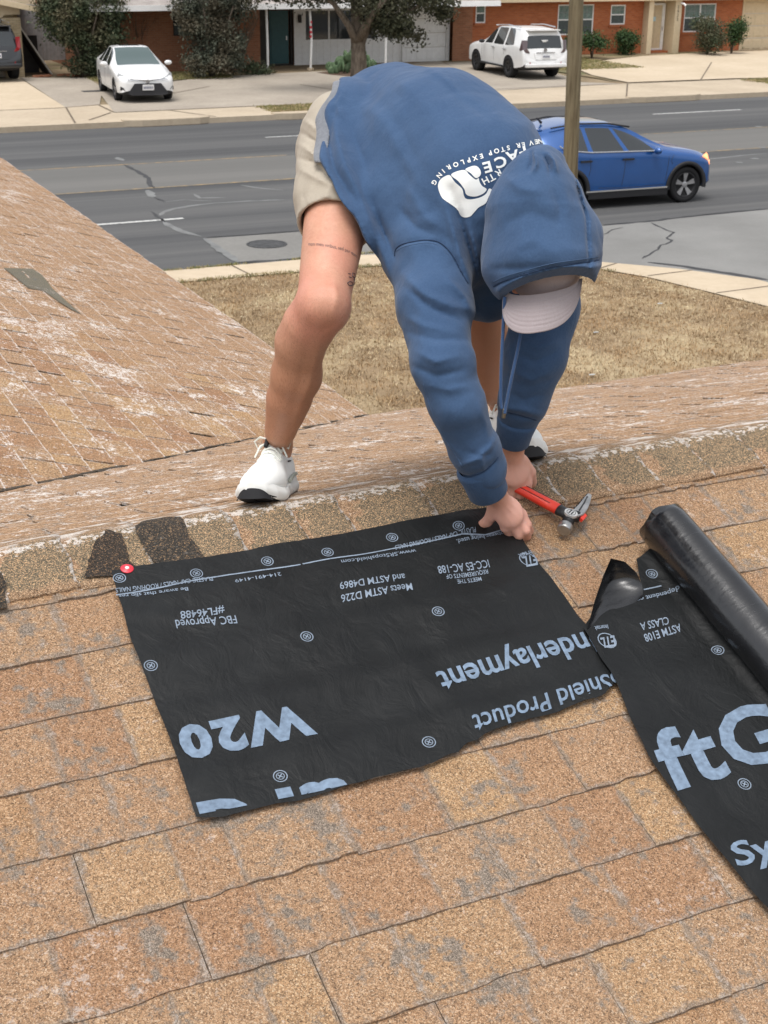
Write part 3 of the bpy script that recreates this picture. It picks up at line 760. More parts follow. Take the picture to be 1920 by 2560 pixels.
# ---- red plastic cap nail
M_RED = plain('red_plastic', (0.62, 0.03, 0.05), 0.35, 0.5, var=.05)
M_STEEL = NT('steel', 0.32, .5, 1.0).col((0.55, 0.55, 0.56)).m
def lathe(name, prof, n, mat, parent, M=None, smooth=True):
    V = []; F = []
    for r, z in prof:
        for k in range(n): a = 2*math.pi*k/n; V.append((r*math.cos(a), r*math.sin(a), z))
    for i in range(len(prof)-1):
        for k in range(n): F.append((i*n+k, i*n+(k+1) % n, (i+1)*n+(k+1) % n, (i+1)*n+k))
    F.append(tuple(range(n))[::-1]); F.append(tuple((len(prof)-1)*n+k for k in range(n)))
    me = mesh(name, V, F, smooth)
    if M is not None: me.transform(M)
    return link(name, me, mat, parent)
nu = near_us(317, 1437); nl = empty('cap_nail', NP(nu[0], nu[1], .016), 0, 'round red plastic cap nail through the torn black shingle at left', 'nail'); nl.rotation_euler = (PITCH, 0, 0)
lathe('cap', [(.0128, 0), (.0130, .0008), (.0118, .0016), (.006, .0018), (.0045, .0028)], 28, M_RED, nl)
lathe('nail_head', [(.0042, .0026), (.0042, .0036), (.003, .0040)], 16, plain('pale_nail_head', (.75, .7, .68), .4), nl)
# ================================================================== ground, street, pavements
def ground_mat(name, a, b, scale, rough=.95, fine=None, bumpd=.01, stretch=(1, 1, 1), c=None):
    t = NT(name, rough, .2); p = t.mapv(t.pos(), stretch)
    n = t.noise(p, scale, 8, .6); f = t.noise(t.pos(), fine or scale*14, 4, .7)
    cc = t.ramp(t.math('ADD', t.math('MULTIPLY', n, .6), t.math('MULTIPLY', f, .4)), [(.34, a), (.5, tuple((x+y)/2 for x, y in zip(a, b))), (.66, b)])
    if c: cc = t.mix(t.ramp(t.noise(t.pos(), scale*.3, 5, .6), [(.50, 0), (.62, .7)]), cc, c)
    t.col(cc); t.bump(f, bumpd, .6); return t.m
def asphalt():
    t = NT('asphalt', .88, .25); p = t.pos()
    s = t.sep(p)
    band = t.noise(t.mapv(p, (.02, .8, 1)), 1.0, 3, .5)
    fine = t.vor(p, 60.0, out='Distance'); g = t.noise(p, 120, 3, .7)
    c = t.ramp(t.math('ADD', t.math('MULTIPLY', band, .75), t.math('MULTIPLY', g, .25)), [(.36, (.055, .056, .058)), (.52, (.088, .088, .088)), (.66, (.125, .122, .118))])
    # the middle turning lane carries paler, dustier wear
    lane = t.ramp(t.math('ABSOLUTE', t.math('SUBTRACT', s[1], 31.25)), [(.0, .8), (.0, .8)])
    m_ = t.math('LESS_THAN', t.math('ABSOLUTE', t.math('SUBTRACT', s[1], 31.25)), 1.58)
    c = t.mix(t.math('MULTIPLY', m_, .62), c, (.155, .15, .138))
    # fine dark and bright stretch marks along the wheel paths
    st_ = t.noise(t.mapv(p, (.02, 2.8, 1)), 2.0, 5, .6)
    c = t.mix(t.ramp(st_, [(.52, 0.0), (.76, .28)]), c, (.15, .148, .142))
    t.col(c); t.bump(g, .004, .5); return t.m
M_ASPH = asphalt()
M_CONC = ground_mat('pale_tan_concrete', (.36, .295, .215), (.48, .40, .30), .55, bumpd=.002)
M_CONC2 = ground_mat('greyed_driveway_concrete', (.26, .225, .185), (.38, .335, .275), .5, bumpd=.002)
M_CONC3 = ground_mat('bright_tan_concrete', (.42, .34, .24), (.53, .44, .325), .35, bumpd=.002)
M_APRON = ground_mat('grey_apron_concrete', (.165, .163, .155), (.235, .232, .222), .6, fine=40, bumpd=.002)
M_DIRT = ground_mat('dry_dirt_and_dead_grass', (.16, .115, .07), (.30, .235, .15), 1.2, fine=18, c=(.11, .105, .045))
M_LAWN = ground_mat('dormant_lawn', (.14, .095, .055), (.34, .25, .15), 2.2, fine=30, bumpd=.02, c=(.44, .355, .22))
M_TAR = plain('crack_sealant', (.045, .045, .047), .7, var=.2, scale=3)
M_PALE = plain('pale_crack_fill', (.165, .168, .165), .9, var=.2, scale=3)
M_WHITEP = NT('worn_white_paint', .8); _p = M_WHITEP.pos(); M_WHITEP.col(M_WHITEP.ramp(M_WHITEP.noise(_p, 9, 6, .7), [(.36, (.20, .20, .19)), (.52, (.50, .50, .48))])); M_WHITEP = M_WHITEP.m
M_YELP = NT('worn_yellow_paint', .8); _p = M_YELP.pos(); M_YELP.col(M_YELP.ramp(M_YELP.noise(_p, 5, 6, .7), [(.40, (.12, .115, .105)), (.62, (.30, .215, .11))])); M_YELP = M_YELP.m
def struct(o, kind='structure'): o['kind'] = kind; return o
struct(sheet_poly('ground', [(-300, -200), (400, -200), (400, 500), (-300, 500)], -.02, M_DIRT))
struct(sheet_poly('road', [(-120, 21.4), (200, 21.4), (200, 39.6), (-120, 39.6)], 0.0, M_ASPH))
struct(sheet_poly('side_street', [(11.3, 21.9), (12.4, 20.4), (13.2, 19.4), (14.1, 18.4), (14.8, 17.2), (15.1, 15.5), (15.2, -60), (26, -60), (26.5, 16), (27.6, 20), (29.5, 22.3), (21, 22.72), (15.2, 22.48)], 0.004, M_APRON))
# near pavement and lawn
kerb_o = [(-120, 21.55), (6.39, 21.5), (9.6, 21.42), (11.1, 21.05), (12.2, 20.32), (13.15, 19.42), (14.05, 18.5), (14.75, 17.4), (15.1, 15.5), (15.2, -60)]
kerb_i = [(-120, 20.75), (6.5, 20.7), (9.4, 20.6), (10.9, 20.2), (11.95, 19.75), (12.85, 19.02), (13.25, 18.2), (13.55, 17.0), (13.9, 15.5), (14.0, -60)]
_mb = MB()
for a, b, c, d in zip(kerb_o[:-1], kerb_o[1:], kerb_i[:-1], kerb_i[1:]):
    _mb.add([(*a, .13), (*b, .13), (*d, .13), (*c, .13), (*a, -.01), (*b, -.01)], [(0, 3, 2, 1), (0, 1, 5, 4)])
struct(_mb.build('pavement', M_CONC3))
struct(sheet_poly('lawn_ground', [(-120, -60), (14.02, -60)]+kerb_i[::-1][:-1]+[(-120, 20.76)], .115, M_LAWN))
def joints(name, segs, z, w=.03, mat=None):
    mb = MB()
    for (a, b) in segs:
        a, b = Vector((*a, 0)), Vector((*b, 0)); d = (b-a).normalized(); n = Vector((-d.y, d.x, 0))*w/2
        mb.add([(a-n).xyz+Vector((0, 0, z)), (b-n)+Vector((0, 0, z)), (b+n)+Vector((0, 0, z)), (a+n)+Vector((0, 0, z))], [(0, 1, 2, 3)])
    return struct(mb.build(name, mat or M_TAR))
M_JOINT = plain('dirt_in_joint', (.14, .11, .08), .95, var=.25, scale=4)
joints('pavement_joint', [((7.55, 20.66), (7.5, 21.48)), ((9.3, 20.6), (9.45, 21.4)), ((11.4, 20.0), (11.75, 20.6)), ((12.9, 19.0), (13.35, 19.2)), ((13.3, 18.25), (14.2, 18.3)), ((13.6, 16.9), (14.85, 16.95))], .1345, .035, M_JOINT)
# ---- paint
mb = MB()
def strip(mb, x0, x1, y, w, z=.004, y1=None):
    y1 = y if y1 is None else y1
    mb.add([(x0, y-w/2, z), (x1, y1-w/2, z), (x1, y1+w/2, z), (x0, y+w/2, z)], [(0, 1, 2, 3)])
for x0 in range(-60, 120, 9):
    if x0 == 3: continue
strip(mb, 4.8, 8.2, 26.17, .13); strip(mb, 26.3, 29.6, 36.5, .12); strip(mb, 13.6, 15.4, 35.95, .10); strip(mb, 44, 47.4, 36.6, .12); strip(mb, 24, 27.4, 26.2, .12); strip(mb, -14, -10.6, 26.2, .12)
struct(mb.build('road_marking', M_WHITEP))
mb = MB(); strip(mb, -60, 13.0, 32.88, .10); strip(mb, 14, 60, 32.88, .07); strip(mb, -60, 60, 29.62, .11)
struct(mb.build('road_marking', M_YELP))
# ---- cracks and sealant, traced on the asphalt
def crack(pxs, w, mat, z=.004, seed=1, zpl=0.0):
    pts = [G(*p, zpl) for p in pxs]; rg = random.Random(seed); q = []
    for a, b in zip(pts[:-1], pts[1:]):
        n = max(2, int(np.linalg.norm(b-a)/.16))
        for k in range(n): q.append(a+(b-a)*k/n+np.array([rg.uniform(-.02, .02), rg.uniform(-.02, .02), 0]))
    q.append(pts[-1]); mbb = MB(); V = []; F = []
    for i, p in enumerate(q):
        d = q[min(i+1, len(q)-1)]-q[max(i-1, 0)]; d = d/np.linalg.norm(d); n = np.array([-d[1], d[0], 0])*w*.5*rg.uniform(.6, 1.3)*(0.3 if i in (0, len(q)-1) else 1)
        V += [(p-n)[:2].tolist()+[zpl+z], (p+n)[:2].tolist()+[zpl+z]]
    for i in range(len(q)-1): F.append((2*i, 2*i+1, 2*i+3, 2*i+2))
    mbb.add(V, F); return struct(mbb.build('road_crack', mat))
z5 = lambda *pp: [(x/2.074, y/2.074+200) for x, y in pp]
crack(z5((645, 440), (700, 468), (750, 495), (775, 515), (776, 535), (785, 552), (800, 560)), .10, M_TAR)
crack(z5((605, 402), (622, 412), (640, 418)), .16, M_PALE, seed=2)
crack(z5((765, 572), (780, 588), (797, 610)), .16, M_PALE, seed=3)
crack(z5((800, 608), (830, 620), (852, 632)), .08, M_TAR, seed=4)
crack(z5((828, 704), (845, 688), (900, 668), (980, 654), (1080, 642), (1250, 630), (1480, 622)), .10, M_PALE, seed=5)
crack(z5((845, 735), (900, 765), (960, 792), (1045, 812)), .13, M_PALE, seed=6)
crack(z5((780, 680), (815, 705), (842, 722), (856, 738)), .06, M_TAR, seed=7)
crack(z5((1010, 592), (1040, 612), (1170, 610)), .10, M_PALE, seed=8)
crack(z5((1250, 545), (1350, 562), (1470, 572)), .10, M_PALE, seed=9)
crack(z5((860, 632), (960, 622), (1100, 628)), .07, M_PALE, seed=19)
z4 = lambda *pp: [(x/2.476+1250, y/2.476+240) for x, y in pp]
crack(z4((935, 786), (970, 806), (1015, 824), (1068, 846), (1052, 866), (1030, 880), (1062, 896), (1040, 912), (1000, 925), (975, 952), (920, 985), (880, 1008)), .045, M_TAR, z=.009, seed=10)
crack(z4((640, 800), (800, 788), (940, 776), (1140, 750), (1400, 722), (1659, 700)), .09, M_TAR, z=.009, seed=11)
crack(z4((640, 860), (700, 830), (760, 815)), .03, M_TAR, z=.009, seed=12)
crack(z4((1290, 392), (1380, 382), (1500, 368), (1659, 356)), .10, M_PALE, seed=13)
crack(z4((905, 1030), (1010, 1042), (1150, 1060), (1300, 1082), (1480, 1112), (1659, 1140)), .12, M_TAR, z=.009, seed=15)
mbp = MB()
for (x, y) in ((1480, 412), (1575, 388), (1600, 190), (1620, 320)):
    p = G(x/2.476+1250, y/2.476+240); mbp.prism([(p[0]+.12*math.cos(a)*random.uniform(.6, 1.2), p[1]+.12*math.sin(a)*random.uniform(.6, 1.2)) for a in np.linspace(0, 5.6, 8)], .003, .006)
tag(mbp.build('road_speck', M_PALE), kind='stuff')
# manhole in its concrete collar
cl = gxy([(512, 597), (640, 588), (900, 568), (985, 560), (1060, 640), (860, 650), (600, 657)])
struct(slab('manhole_collar', cl, .004, .003, ground_mat('manhole_collar_concrete', (.16, .155, .145), (.22, .215, .20), .8)))
crack([(512, 597), (555, 628), (598, 657)], .14, M_PALE, z=.008, seed=14); crack([(516, 594), (640, 586), (760, 577)], .06, M_TAR, z=.008, seed=16)
crack([(596, 657), (740, 648), (900, 636)], .1, M_TAR, z=.008, seed=17)
M_IRON = NT('cast_iron', .6, .4, .6); _p = M_IRON.obj(); _ch = M_IRON.n('ShaderNodeTexChecker', {'Vector': _p, 'Scale': 14.0}).outputs[1]
M_IRON.col(M_IRON.ramp(M_IRON.noise(_p, 8), [(.3, (.05, .05, .05)), (.7, (.10, .10, .10))])); M_IRON.bump(_ch, .01, 1.0); M_IRON = M_IRON.m
p = G(667, 611); mh = empty('manhole_cover', (p[0], p[1], .005), 0, 'round dark iron manhole cover set in a concrete collar near the kerb', 'manhole cover')
lathe('rim', [(.36, 0), (.36, .006), (.315, .006), (.315, .001)], 40, M_IRON, mh); lathe('lid', [(.31, 0), (.31, .004), (.295, .006), (.02, .006)], 40, M_IRON, mh)
p = G(1130/2.59+0+0, 0)
# ---- far side: one raised plane of yard with concrete laid on it
struct(slab('far_yard', [(-120, 39.35), (200, 39.35), (200, 140), (-120, 140)], .12, .14, M_DIRT))
struct(slab('far_pavement', [(-120, 39.2), (200, 39.2), (200, 43.0), (35.9, 43.0), (29.8, 43.2), (24.1, 43.0), (11.1, 43.2), (-120, 42.9)], .15, .16, M_CONC))
def far(name, pts, mat, z=.154): return struct(sheet_poly(name, pts, z, mat))
far('driveway', [(-4, 43.0), (10.0, 42.85), (10.55, 51.9), (-4, 51.9)], M_CONC3, .156)
far('driveway', [(10.0, 42.9), (11.1, 43.2), (12.4, 47.7), (12.75, 51.0), (10.6, 51.9)], M_CONC2, .157)
far('driveway', [(11.0, 41.2), (12.2, 47.9), (13.6, 47.9), (14.6, 48.6), (16.3, 49.6), (18.3, 50.2), (21.0, 50.6), (24.5, 50.9), (26.8, 53.0), (27.6, 53.0), (27.0, 50.9), (24.1, 43.0), (23.4, 41.3)], M_CONC2, .155)
far('driveway', [(24.1, 42.6), (27.0, 50.9), (27.5, 52.4), (29.6, 52.4), (29.6, 48), (29.0, 45.2), (28.3, 44.2), (29.6, 43.1)], M_CONC2, .158)
arc = [(30.1, 43.4), (30.3, 46.0), (31.1, 48.3), (32.6, 50.0), (34.6, 51.4), (37.0, 52.4), (40.5, 53.0), (60, 53.4), (60, 43.0), (36.4, 43.05), (34.6, 43.3)]
far('driveway', arc, M_CONC3, .156)
far('grass_patch', [(15.2, 39.7), (16.9, 39.6), (17.6, 41.0), (16.3, 41.4)], M_LAWN, .159)
far('grass_patch', [(34.3, 42.4), (35.7, 43.0), (60, 43.2), (60, 41.2), (36.0, 40.9)], M_LAWN, .159)
far('grass_patch', [(13.0, 48.2), (12.8, 51.2), (17.0, 51.8), (18.0, 50.3), (16.2, 49.7), (14.4, 48.7)], ground_mat('weedy_ground', (.10, .09, .05), (.20, .17, .09), 2.0), .16)
far('grass_patch', [(29.9, 43.6), (30.2, 46.0), (31.0, 48.4), (32.5, 50.1), (34.5, 51.6), (37.5, 52.6), (37.5, 53.9), (29.8, 53.9), (29.8, 48)], ground_mat('thin_weeds', (.16, .125, .07), (.27, .21, .13), 1.6, c=(.08, .10, .04)), .153)
joints('pavement_joint', [((-30, 42.85), (9.95, 42.8)), ((9.95, 42.8), (11.05, 43.15)), ((10.0, 42.8), (9.4, 39.3)), ((11.0, 41.2), (23.4, 41.4)), ((11.0, 41.25), (11.05, 43.1)), ((20.0, 41.3), (18.9, 46.5)), ((24.1, 43.0), (35.9, 43.0)), ((24.1, 42.9), (22.2, 39.3)), ((29.8, 43.0), (27.3, 39.4)), ((33, 43.1), (38, 49)), ((13.4, 39.3), (12.6, 41.2)), ((10.9, 41.2), (9.9, 39.8)), ((12.2, 43.8), (15.8, 46.9))], .1625, .05, M_JOINT)
# kerb blocks left standing between the dropped entrances
for i, (x0, x1) in enumerate(((10.7, 13.2), (15.1, 17.4), (27.3, 30.1), (36.2, 60))):
    mbk = MB(); mbk.prism([(x0, 39.22), (x0+.5, 39.05), (x1-.35, 39.05), (x1, 39.22), (x1, 39.45), (x0, 39.45)], 0, .19); struct(mbk.build('kerb', M_CONC, bevel=.02))
# drain hatch beside the sedan
mbh = MB(); mbh.box(11.5, 12.2, 46.6, 47.0, .157, .165); tag(mbh.build('ground_grate', M_IRON), 'small dark rectangular grate in the driveway left of the white sedan', 'grate')

# dead grass tufts
def tufts(name, pts, z0, h, n_bl, mat, label=None, w=.012, spread=.05, seed=3, flat=False):
    rg = np.random.RandomState(seed); N = len(pts)*n_bl
    base = np.repeat(np.array(pts), n_bl, axis=0)+rg.normal(0, spread, (N, 2))
    ang = rg.uniform(0, 6.28, N); lean = rg.uniform(.2, 1.1, N) if not flat else rg.uniform(1.0, 1.7, N); hh = h*rg.uniform(.5, 1.3, N)
    dx, dy = np.cos(ang), np.sin(ang); px, py = -dy*w, dx*w
    z = np.full(N, z0) if np.isscalar(z0) else z0(base)
    V = np.empty((N, 3, 3)); V[:, 0] = np.c_[base[:, 0]-px, base[:, 1]-py, z]; V[:, 1] = np.c_[base[:, 0]+px, base[:, 1]+py, z]
    V[:, 2] = np.c_[base[:, 0]+dx*hh*lean, base[:, 1]+dy*hh*lean, z+hh*np.maximum(.12, 1.15-.6*lean)]
    o = link(name, np_mesh(name, V.reshape(-1, 3), np.arange(N*3).reshape(-1, 3), False), mat); return o
t = NT('dead_grass_blades', .9, .2); _p = t.pos()
t.col(t.mix(t.ramp(t.noise(_p, 1.4, 5, .6), [(.45, 0), (.62, .75)]), t.ramp(t.sep(t.vor(_p, 16.0))[0], [(0, (.20, .13, .07)), (.4, (.36, .26, .15)), (.8, (.50, .39, .24)), (1, (.62, .53, .36))]), t.ramp(t.sep(t.vor(_p, 16.0))[1], [(0, (.28, .16, .07)), (1, (.48, .33, .18))])))
M_BLADE = t.m
rg = np.random.RandomState(9)
pts = np.c_[rg.uniform(2.5, 14.9, 46000), rg.uniform(7.2, 21.0, 46000)]
ki = np.array(kerb_i[1:-1]); lim = np.interp(pts[:, 0], ki[:, 0], ki[:, 1]); lim = np.where(pts[:, 0] < 6.5, 20.7, lim); lim = np.where(pts[:, 0] > 13.8, -99, lim)
dens = 6.0/(pts[:, 1]-1)
pts = pts[(pts[:, 1] < lim+.03)]
keep = rg.uniform(0, 1, len(pts)) < 1.0
tag(tufts('dead_grass', pts[keep], .112, .050, 5, M_BLADE, w=.006, spread=.05), kind='stuff')
# ragged grass creeping over the pavement edge
e = []
for i in range(900):
    x = rg.uniform(3, 13); e.append((x, np.interp(x, ki[:, 0], ki[:, 1])+abs(rg.normal(0, .04))))
for i in range(220):
    x = rg.choice([6.6, 7.4, 8.9, 9.7])+rg.normal(0, .25); e.append((x, 21.52+rg.normal(0, .02)))
t = NT('green_grass_blades', .9, .2); t.col(t.ramp(t.noise(t.pos(), 6), [(.35, (.12, .14, .05)), (.65, (.34, .27, .13))])); M_GREENB = t.m
tag(tufts('edge_grass', np.array(e), .115, .05, 6, M_GREENB, w=.008, spread=.03, seed=4), kind='stuff')
pts2 = np.r_[np.c_[rg.uniform(29.8, 34, 3500), rg.uniform(48, 53.8, 3500)], np.c_[rg.uniform(12.8, 17.5, 2500), rg.uniform(49.4, 52, 2500)], np.c_[rg.uniform(34.6, 44, 2500), rg.uniform(41.2, 42.9, 2500)], np.c_[rg.uniform(15.3, 17.3, 500), rg.uniform(39.7, 41.2, 500)]]
tag(tufts('weeds', pts2, .15, .06, 5, M_GREENB, w=.015, spread=.08, seed=6), kind='stuff')
# litter on the lawn
for q in ((1490, 832), (1480, 938), (1650, 760), (1440, 800)):
    p = G(*q, .14); mbl = MB(); mbl.prism([(p[0]+.05*math.cos(a), p[1]+.025*math.sin(a)) for a in (0, 1.3, 2.4, 3.6, 5)], .145, .152)
    tag(mbl.build('lawn_litter', M_WHITEP), 'tiny pale scrap of litter lying on the dead lawn', 'litter', 'scraps on the lawn')
# ================================================================== houses across the street
def brick_mat(name, a, b, mortar, sc=1.0, var=.6):
    t = NT(name, .9, .15); p = t.obj(); s = t.sep(p)
    v = t.n('ShaderNodeCombineXYZ', {'X': t.math('ADD', s[0], s[1]), 'Y': s[2], 'Z': 0.0}).outputs[0]
    br = t.n('ShaderNodeTexBrick', {'Vector': v, 'Scale': 1.0, 'Color1': (*a, 1), 'Color2': (*b, 1), 'Mortar': (*mortar, 1), 'Mortar Size': .006, 'Mortar Smooth': .2, 'Bias': 0.0, 'Brick Width': .21, 'Row Height': .072})
    n = t.noise(p, 1.1, 5, .6); n2 = t.noise(t.mapv(p, (.6, .6, 6)), 5, 4, .7)
    c = t.mix(t.math('MULTIPLY', n, .5), br.outputs[0], tuple(x*.62 for x in a)); c = t.mix(t.ramp(n2, [(.45, 0), (.75, .5)]), c, tuple(min(1, x*1.35) for x in b))
    t.col(c); t.bump(br.outputs[1], .006, -.5); return t.m
M_RBRICK = brick_mat('orange_red_brick', (.36, .105, .045), (.46, .155, .065), (.34, .20, .13))
M_CBRICK = brick_mat('brown_red_brick', (.27, .115, .065), (.35, .16, .09), (.30, .22, .16))
M_TBRICK = brick_mat('buff_brick', (.45, .35, .21), (.56, .46, .30), (.30, .25, .19))
M_CREAM = plain('cream_paint', (.60, .49, .33), .6, var=.05)
M_WHT = plain('white_house_paint', (.80, .80, .79), .5, var=.05)
M_SOFF = plain('soffit_paint', (.50, .47, .42), .7, var=.05)
M_GREYS = plain('grey_fence_boards', (.30, .29, .29), .8, var=.12)
M_TEAL = plain('teal_door_paint', (.05, .12, .13), .45, var=.08)
M_DARKF = plain('dark_brown_frame', (.035, .03, .028), .5)
M_GLS = NT('window_glass', .06, .6).col((.025, .03, .033)).m
M_BLIND = plain('pale_green_curtain', (.16, .22, .20), .6, var=.3, scale=16)
M_CURT = plain('dim_curtain', (.07, .085, .085), .5, var=.3, scale=16)
M_ROOFG = ground_mat('weathered_grey_shingles', (.22, .195, .18), (.42, .38, .35), 3.0, fine=26)
M_ROOFT = ground_mat('tan_roof_shingles', (.26, .20, .15), (.42, .34, .26), 3.0, fine=26)
def wall(parent, x0, x1, z0, z1, y, holes, mat, t=.12, name='wall'):
    """front wall facing -y with true openings; holes = (x0,x1,z0,z1)"""
    xs = sorted({x0, x1, *[h[0] for h in holes], *[h[1] for h in holes]}); zs = sorted({z0, z1, *[h[2] for h in holes], *[h[3] for h in holes]})
    mb = MB()
    inh = lambda x, z: any(h[0] < x < h[1] and h[2] < z < h[3] for h in holes)
    for a, b in zip(xs[:-1], xs[1:]):
        for c, d in zip(zs[:-1], zs[1:]):
            if not inh((a+b)/2, (c+d)/2): mb.add([(a, y, c), (b, y, c), (b, y, d), (a, y, d)], [(0, 1, 2, 3)])
    for h in holes:
        a, b, c, d = h; v = [(a, y, c), (b, y, c), (b, y, d), (a, y, d), (a, y+t, c), (b, y+t, c), (b, y+t, d), (a, y+t, d)]
        mb.add(v, [(0, 4, 5, 1), (1, 5, 6, 2), (2, 6, 7, 3), (3, 7, 4, 0)])
    o = mb.build(name, mat, parent)
    bm = bmesh.new(); bm.from_mesh(o.data); bmesh.ops.remove_doubles(bm, verts=bm.verts, dist=.001); bm.to_mesh(o.data); bm.free()
    return o
def window(parent, h, y, fmat, gmats, mull=0, rail=True, t=.06, sill=None, bar=.05, grid=False):
    a, b, c, d = h; mb = MB()
    mb.box(a, b, y+t-.05, y+t, c, c+bar); mb.box(a, b, y+t-.05, y+t, d-bar, d); mb.box(a, a+bar, y+t-.05, y+t, c+bar, d-bar); mb.box(b-bar, b, y+t-.05, y+t, c+bar, d-bar)
    cols_ = [a+bar]
    for k in range(mull): xx = a+(b-a)*(k+1)/(mull+1); mb.box(xx-bar*.7, xx+bar*.7, y+t-.055, y+t, c+bar, d-bar); cols_ += [xx-bar*.7, xx+bar*.7]
    cols_.append(b-bar); zm = (c+d)/2
    f = None
    if rail:
        for k in range(mull+1): mb.box(cols_[2*k], cols_[2*k+1], y+t-.04, y+t, zm-bar*.5, zm+bar*.5)
    f = mb.build('window', fmat, parent)
    for k in range(mull+1):
        for q, (z0, z1) in enumerate(((c+bar, zm-bar*.5), (zm+bar*.5, d-bar)) if rail else ((c+bar, d-bar),)):
            m_ = MB(); m_.box(cols_[2*k]+.002, cols_[2*k+1]-.002, y+t-.02, y+t-.012, z0+.002, z1-.002); p_ = m_.build('pane', gmats[min(q, len(gmats)-1)], f)
            if grid and q == 1:
                g_ = MB(); w_ = cols_[2*k+1]-cols_[2*k]
                for j in (1, 2): g_.box(cols_[2*k]+w_*j/3-.008, cols_[2*k]+w_*j/3+.008, y+t-.027, y+t-.021, z0, z1)
                g_.box(cols_[2*k], cols_[2*k+1], y+t-.030, y+t-.028, (z0+z1)/2-.008, (z0+z1)/2+.008)
                g_.build('glazing_bars', M_GREYS, f)
    if sill:
        s_ = MB(); s_.box(a-.08, b+.08, y-.045, y-.002, c-.10, c-.003); s_.build('sill', sill, f)
    return f
def garage_door(parent, x0, x1, z0, z1, y, mat, rows=4, cols_=8):
    d = MB().box(x0, x1, y+.03, y+.06, z0, z1).build('garage_door', mat, parent)
    w = (x1-x0)/cols_; h = (z1-z0)/rows
    for r in range(rows):
        for c in range(cols_):
            m_ = MB(); a, b, cc, dd = x0+c*w+.05, x0+(c+1)*w-.05, z0+r*h+.05, z0+(r+1)*h-.05
            m_.add([(a, y+.029, cc), (b, y+.029, cc), (b, y+.029, dd), (a, y+.029, dd), (a+.05, y+.010, cc+.05), (b-.05, y+.010, cc+.05), (b-.05, y+.010, dd-.05), (a+.05, y+.010, dd-.05)], [(0, 1, 5, 4), (1, 2, 6, 5), (2, 3, 7, 6), (3, 0, 4, 7), (4, 5, 6, 7)])
            m_.build('panel', mat, d)
    for r in range(1, rows): MB().box(x0, x1, y+.024, y+.0295, z0+r*h-.012, z0+r*h+.012).build('seam', M_SOFF, d)
    return d
def gable(parent, x0, x1, y0, y1, z, rise, mat, over=.5, fasc=None, fm=None, name='roof'):
    """low gable, ridge along x"""
    ym = (y0+y1)/2; mb = MB(); a, b, c, d = x0-over, x1+over, y0-over, y1+over
    mb.add([(a, c, z), (b, c, z), (b, ym, z+rise), (a, ym, z+rise), (a, d, z), (b, d, z), (a, c, z-.02), (b, c, z-.02), (a, d, z-.02), (b, d, z-.02)], [(0, 1, 2, 3), (3, 2, 5, 4), (6, 8, 9, 7), (0, 3, 4, 8, 6), (1, 7, 9, 5, 2), (0, 6, 7, 1), (4, 5, 9, 8)])
    r = mb.build(name, mat, parent)
    MB().box(a+.01, b-.01, c-.03, c-.003, z-.17, z+.02).build('fascia', fm or M_WHT, parent)
    return r
# --- centre house
hc = empty('house', (20, 54, 0), 0, 'low brown brick house with white panelled porch, teal door and white garage door', 'house')
def P_(o, parent): 
    return o
class Off:  # children modelled in world metres under an empty at its base
    pass
hc.location = (0, 0, 0)
YB = 52.4
h1 = (16.35, 17.35, 1.38, 2.32)
wall(hc, 13.2, 19.7, .1, 2.42, YB, [h1], M_CBRICK)
f = window(hc, h1, YB, M_DARKF, [M_CURT, M_GLS], sill=M_CBRICK)
MB().box(17.42, 18.0, YB-.03, YB-.002, 1.36, 2.34).build('shutter', M_SOFF, hc)
YW = 53.6
hd = (20.55, 21.35, .22, 2.12); hwn = (21.95, 25.0, 1.0, 2.15)
MB().box(19.58, 19.7, YB+.002, YW, .1, 2.42).build('wall', M_CBRICK, hc)
wall(hc, 19.7, 21.5, .1, 2.45, YW, [(20.5, 21.4, .16, 2.16)], M_DARKF)
wall(hc, 21.5, 26.1, .12, 2.45, YW-.12, [hwn], M_WHT)
for k in range(46): MB().box(21.52+.1*k, 21.525+.1*k, YW-.124, YW-.1205, .13, .99).build('panel_groove', M_SOFF, hc) if k % 3 == 0 else None
d_ = MB().box(20.56, 21.34, YW+.05, YW+.09, .18, 2.12).build('door', M_TEAL, hc)
MB().box(20.62, 21.28, YW+.036, YW+.049, .30, 1.98).build('door_panel', M_TEAL, d_); MB().box(21.22, 21.27, YW+.01, YW+.035, 1.05, 1.2).build('handle', M_STEEL, d_)
window(hc, hwn, YW-.12, M_WHT, [M_GLS], mull=2, rail=False, bar=.045)
MB().box(23.0, 23.95, YW-.072, YW-.062, 1.15, 1.35).build('air_conditioner_grille', M_SOFF, hc)
MB().box(21.66, 21.78, YW-.24, YW-.125, 1.68, 1.98).build('porch_lamp', M_DARKF, hc, bevel=.02)
YG = 53.4
MB().box(26.1, 26.2, YG-.02, YG+.1, .12, 2.4).build('door_post', M_WHT, hc)
garage_door(hc, 26.22, 28.05, .12, 2.3, YG, M_WHT, 4, 4)
wall(hc, 26.2, 28.2, 2.3, 2.5, YG, [], M_WHT); MB().box(28.06, 28.2, YG-.04, YG+.1, .12, 2.3).build('door_post', M_WHT, hc)
wall(hc, 28.2, 29.1, .12, 2.45, YG-.3, [], M_CBRICK); MB().box(28.98, 29.1, YG-.298, YG+8, .12, 2.45).build('wall', M_CBRICK, hc)
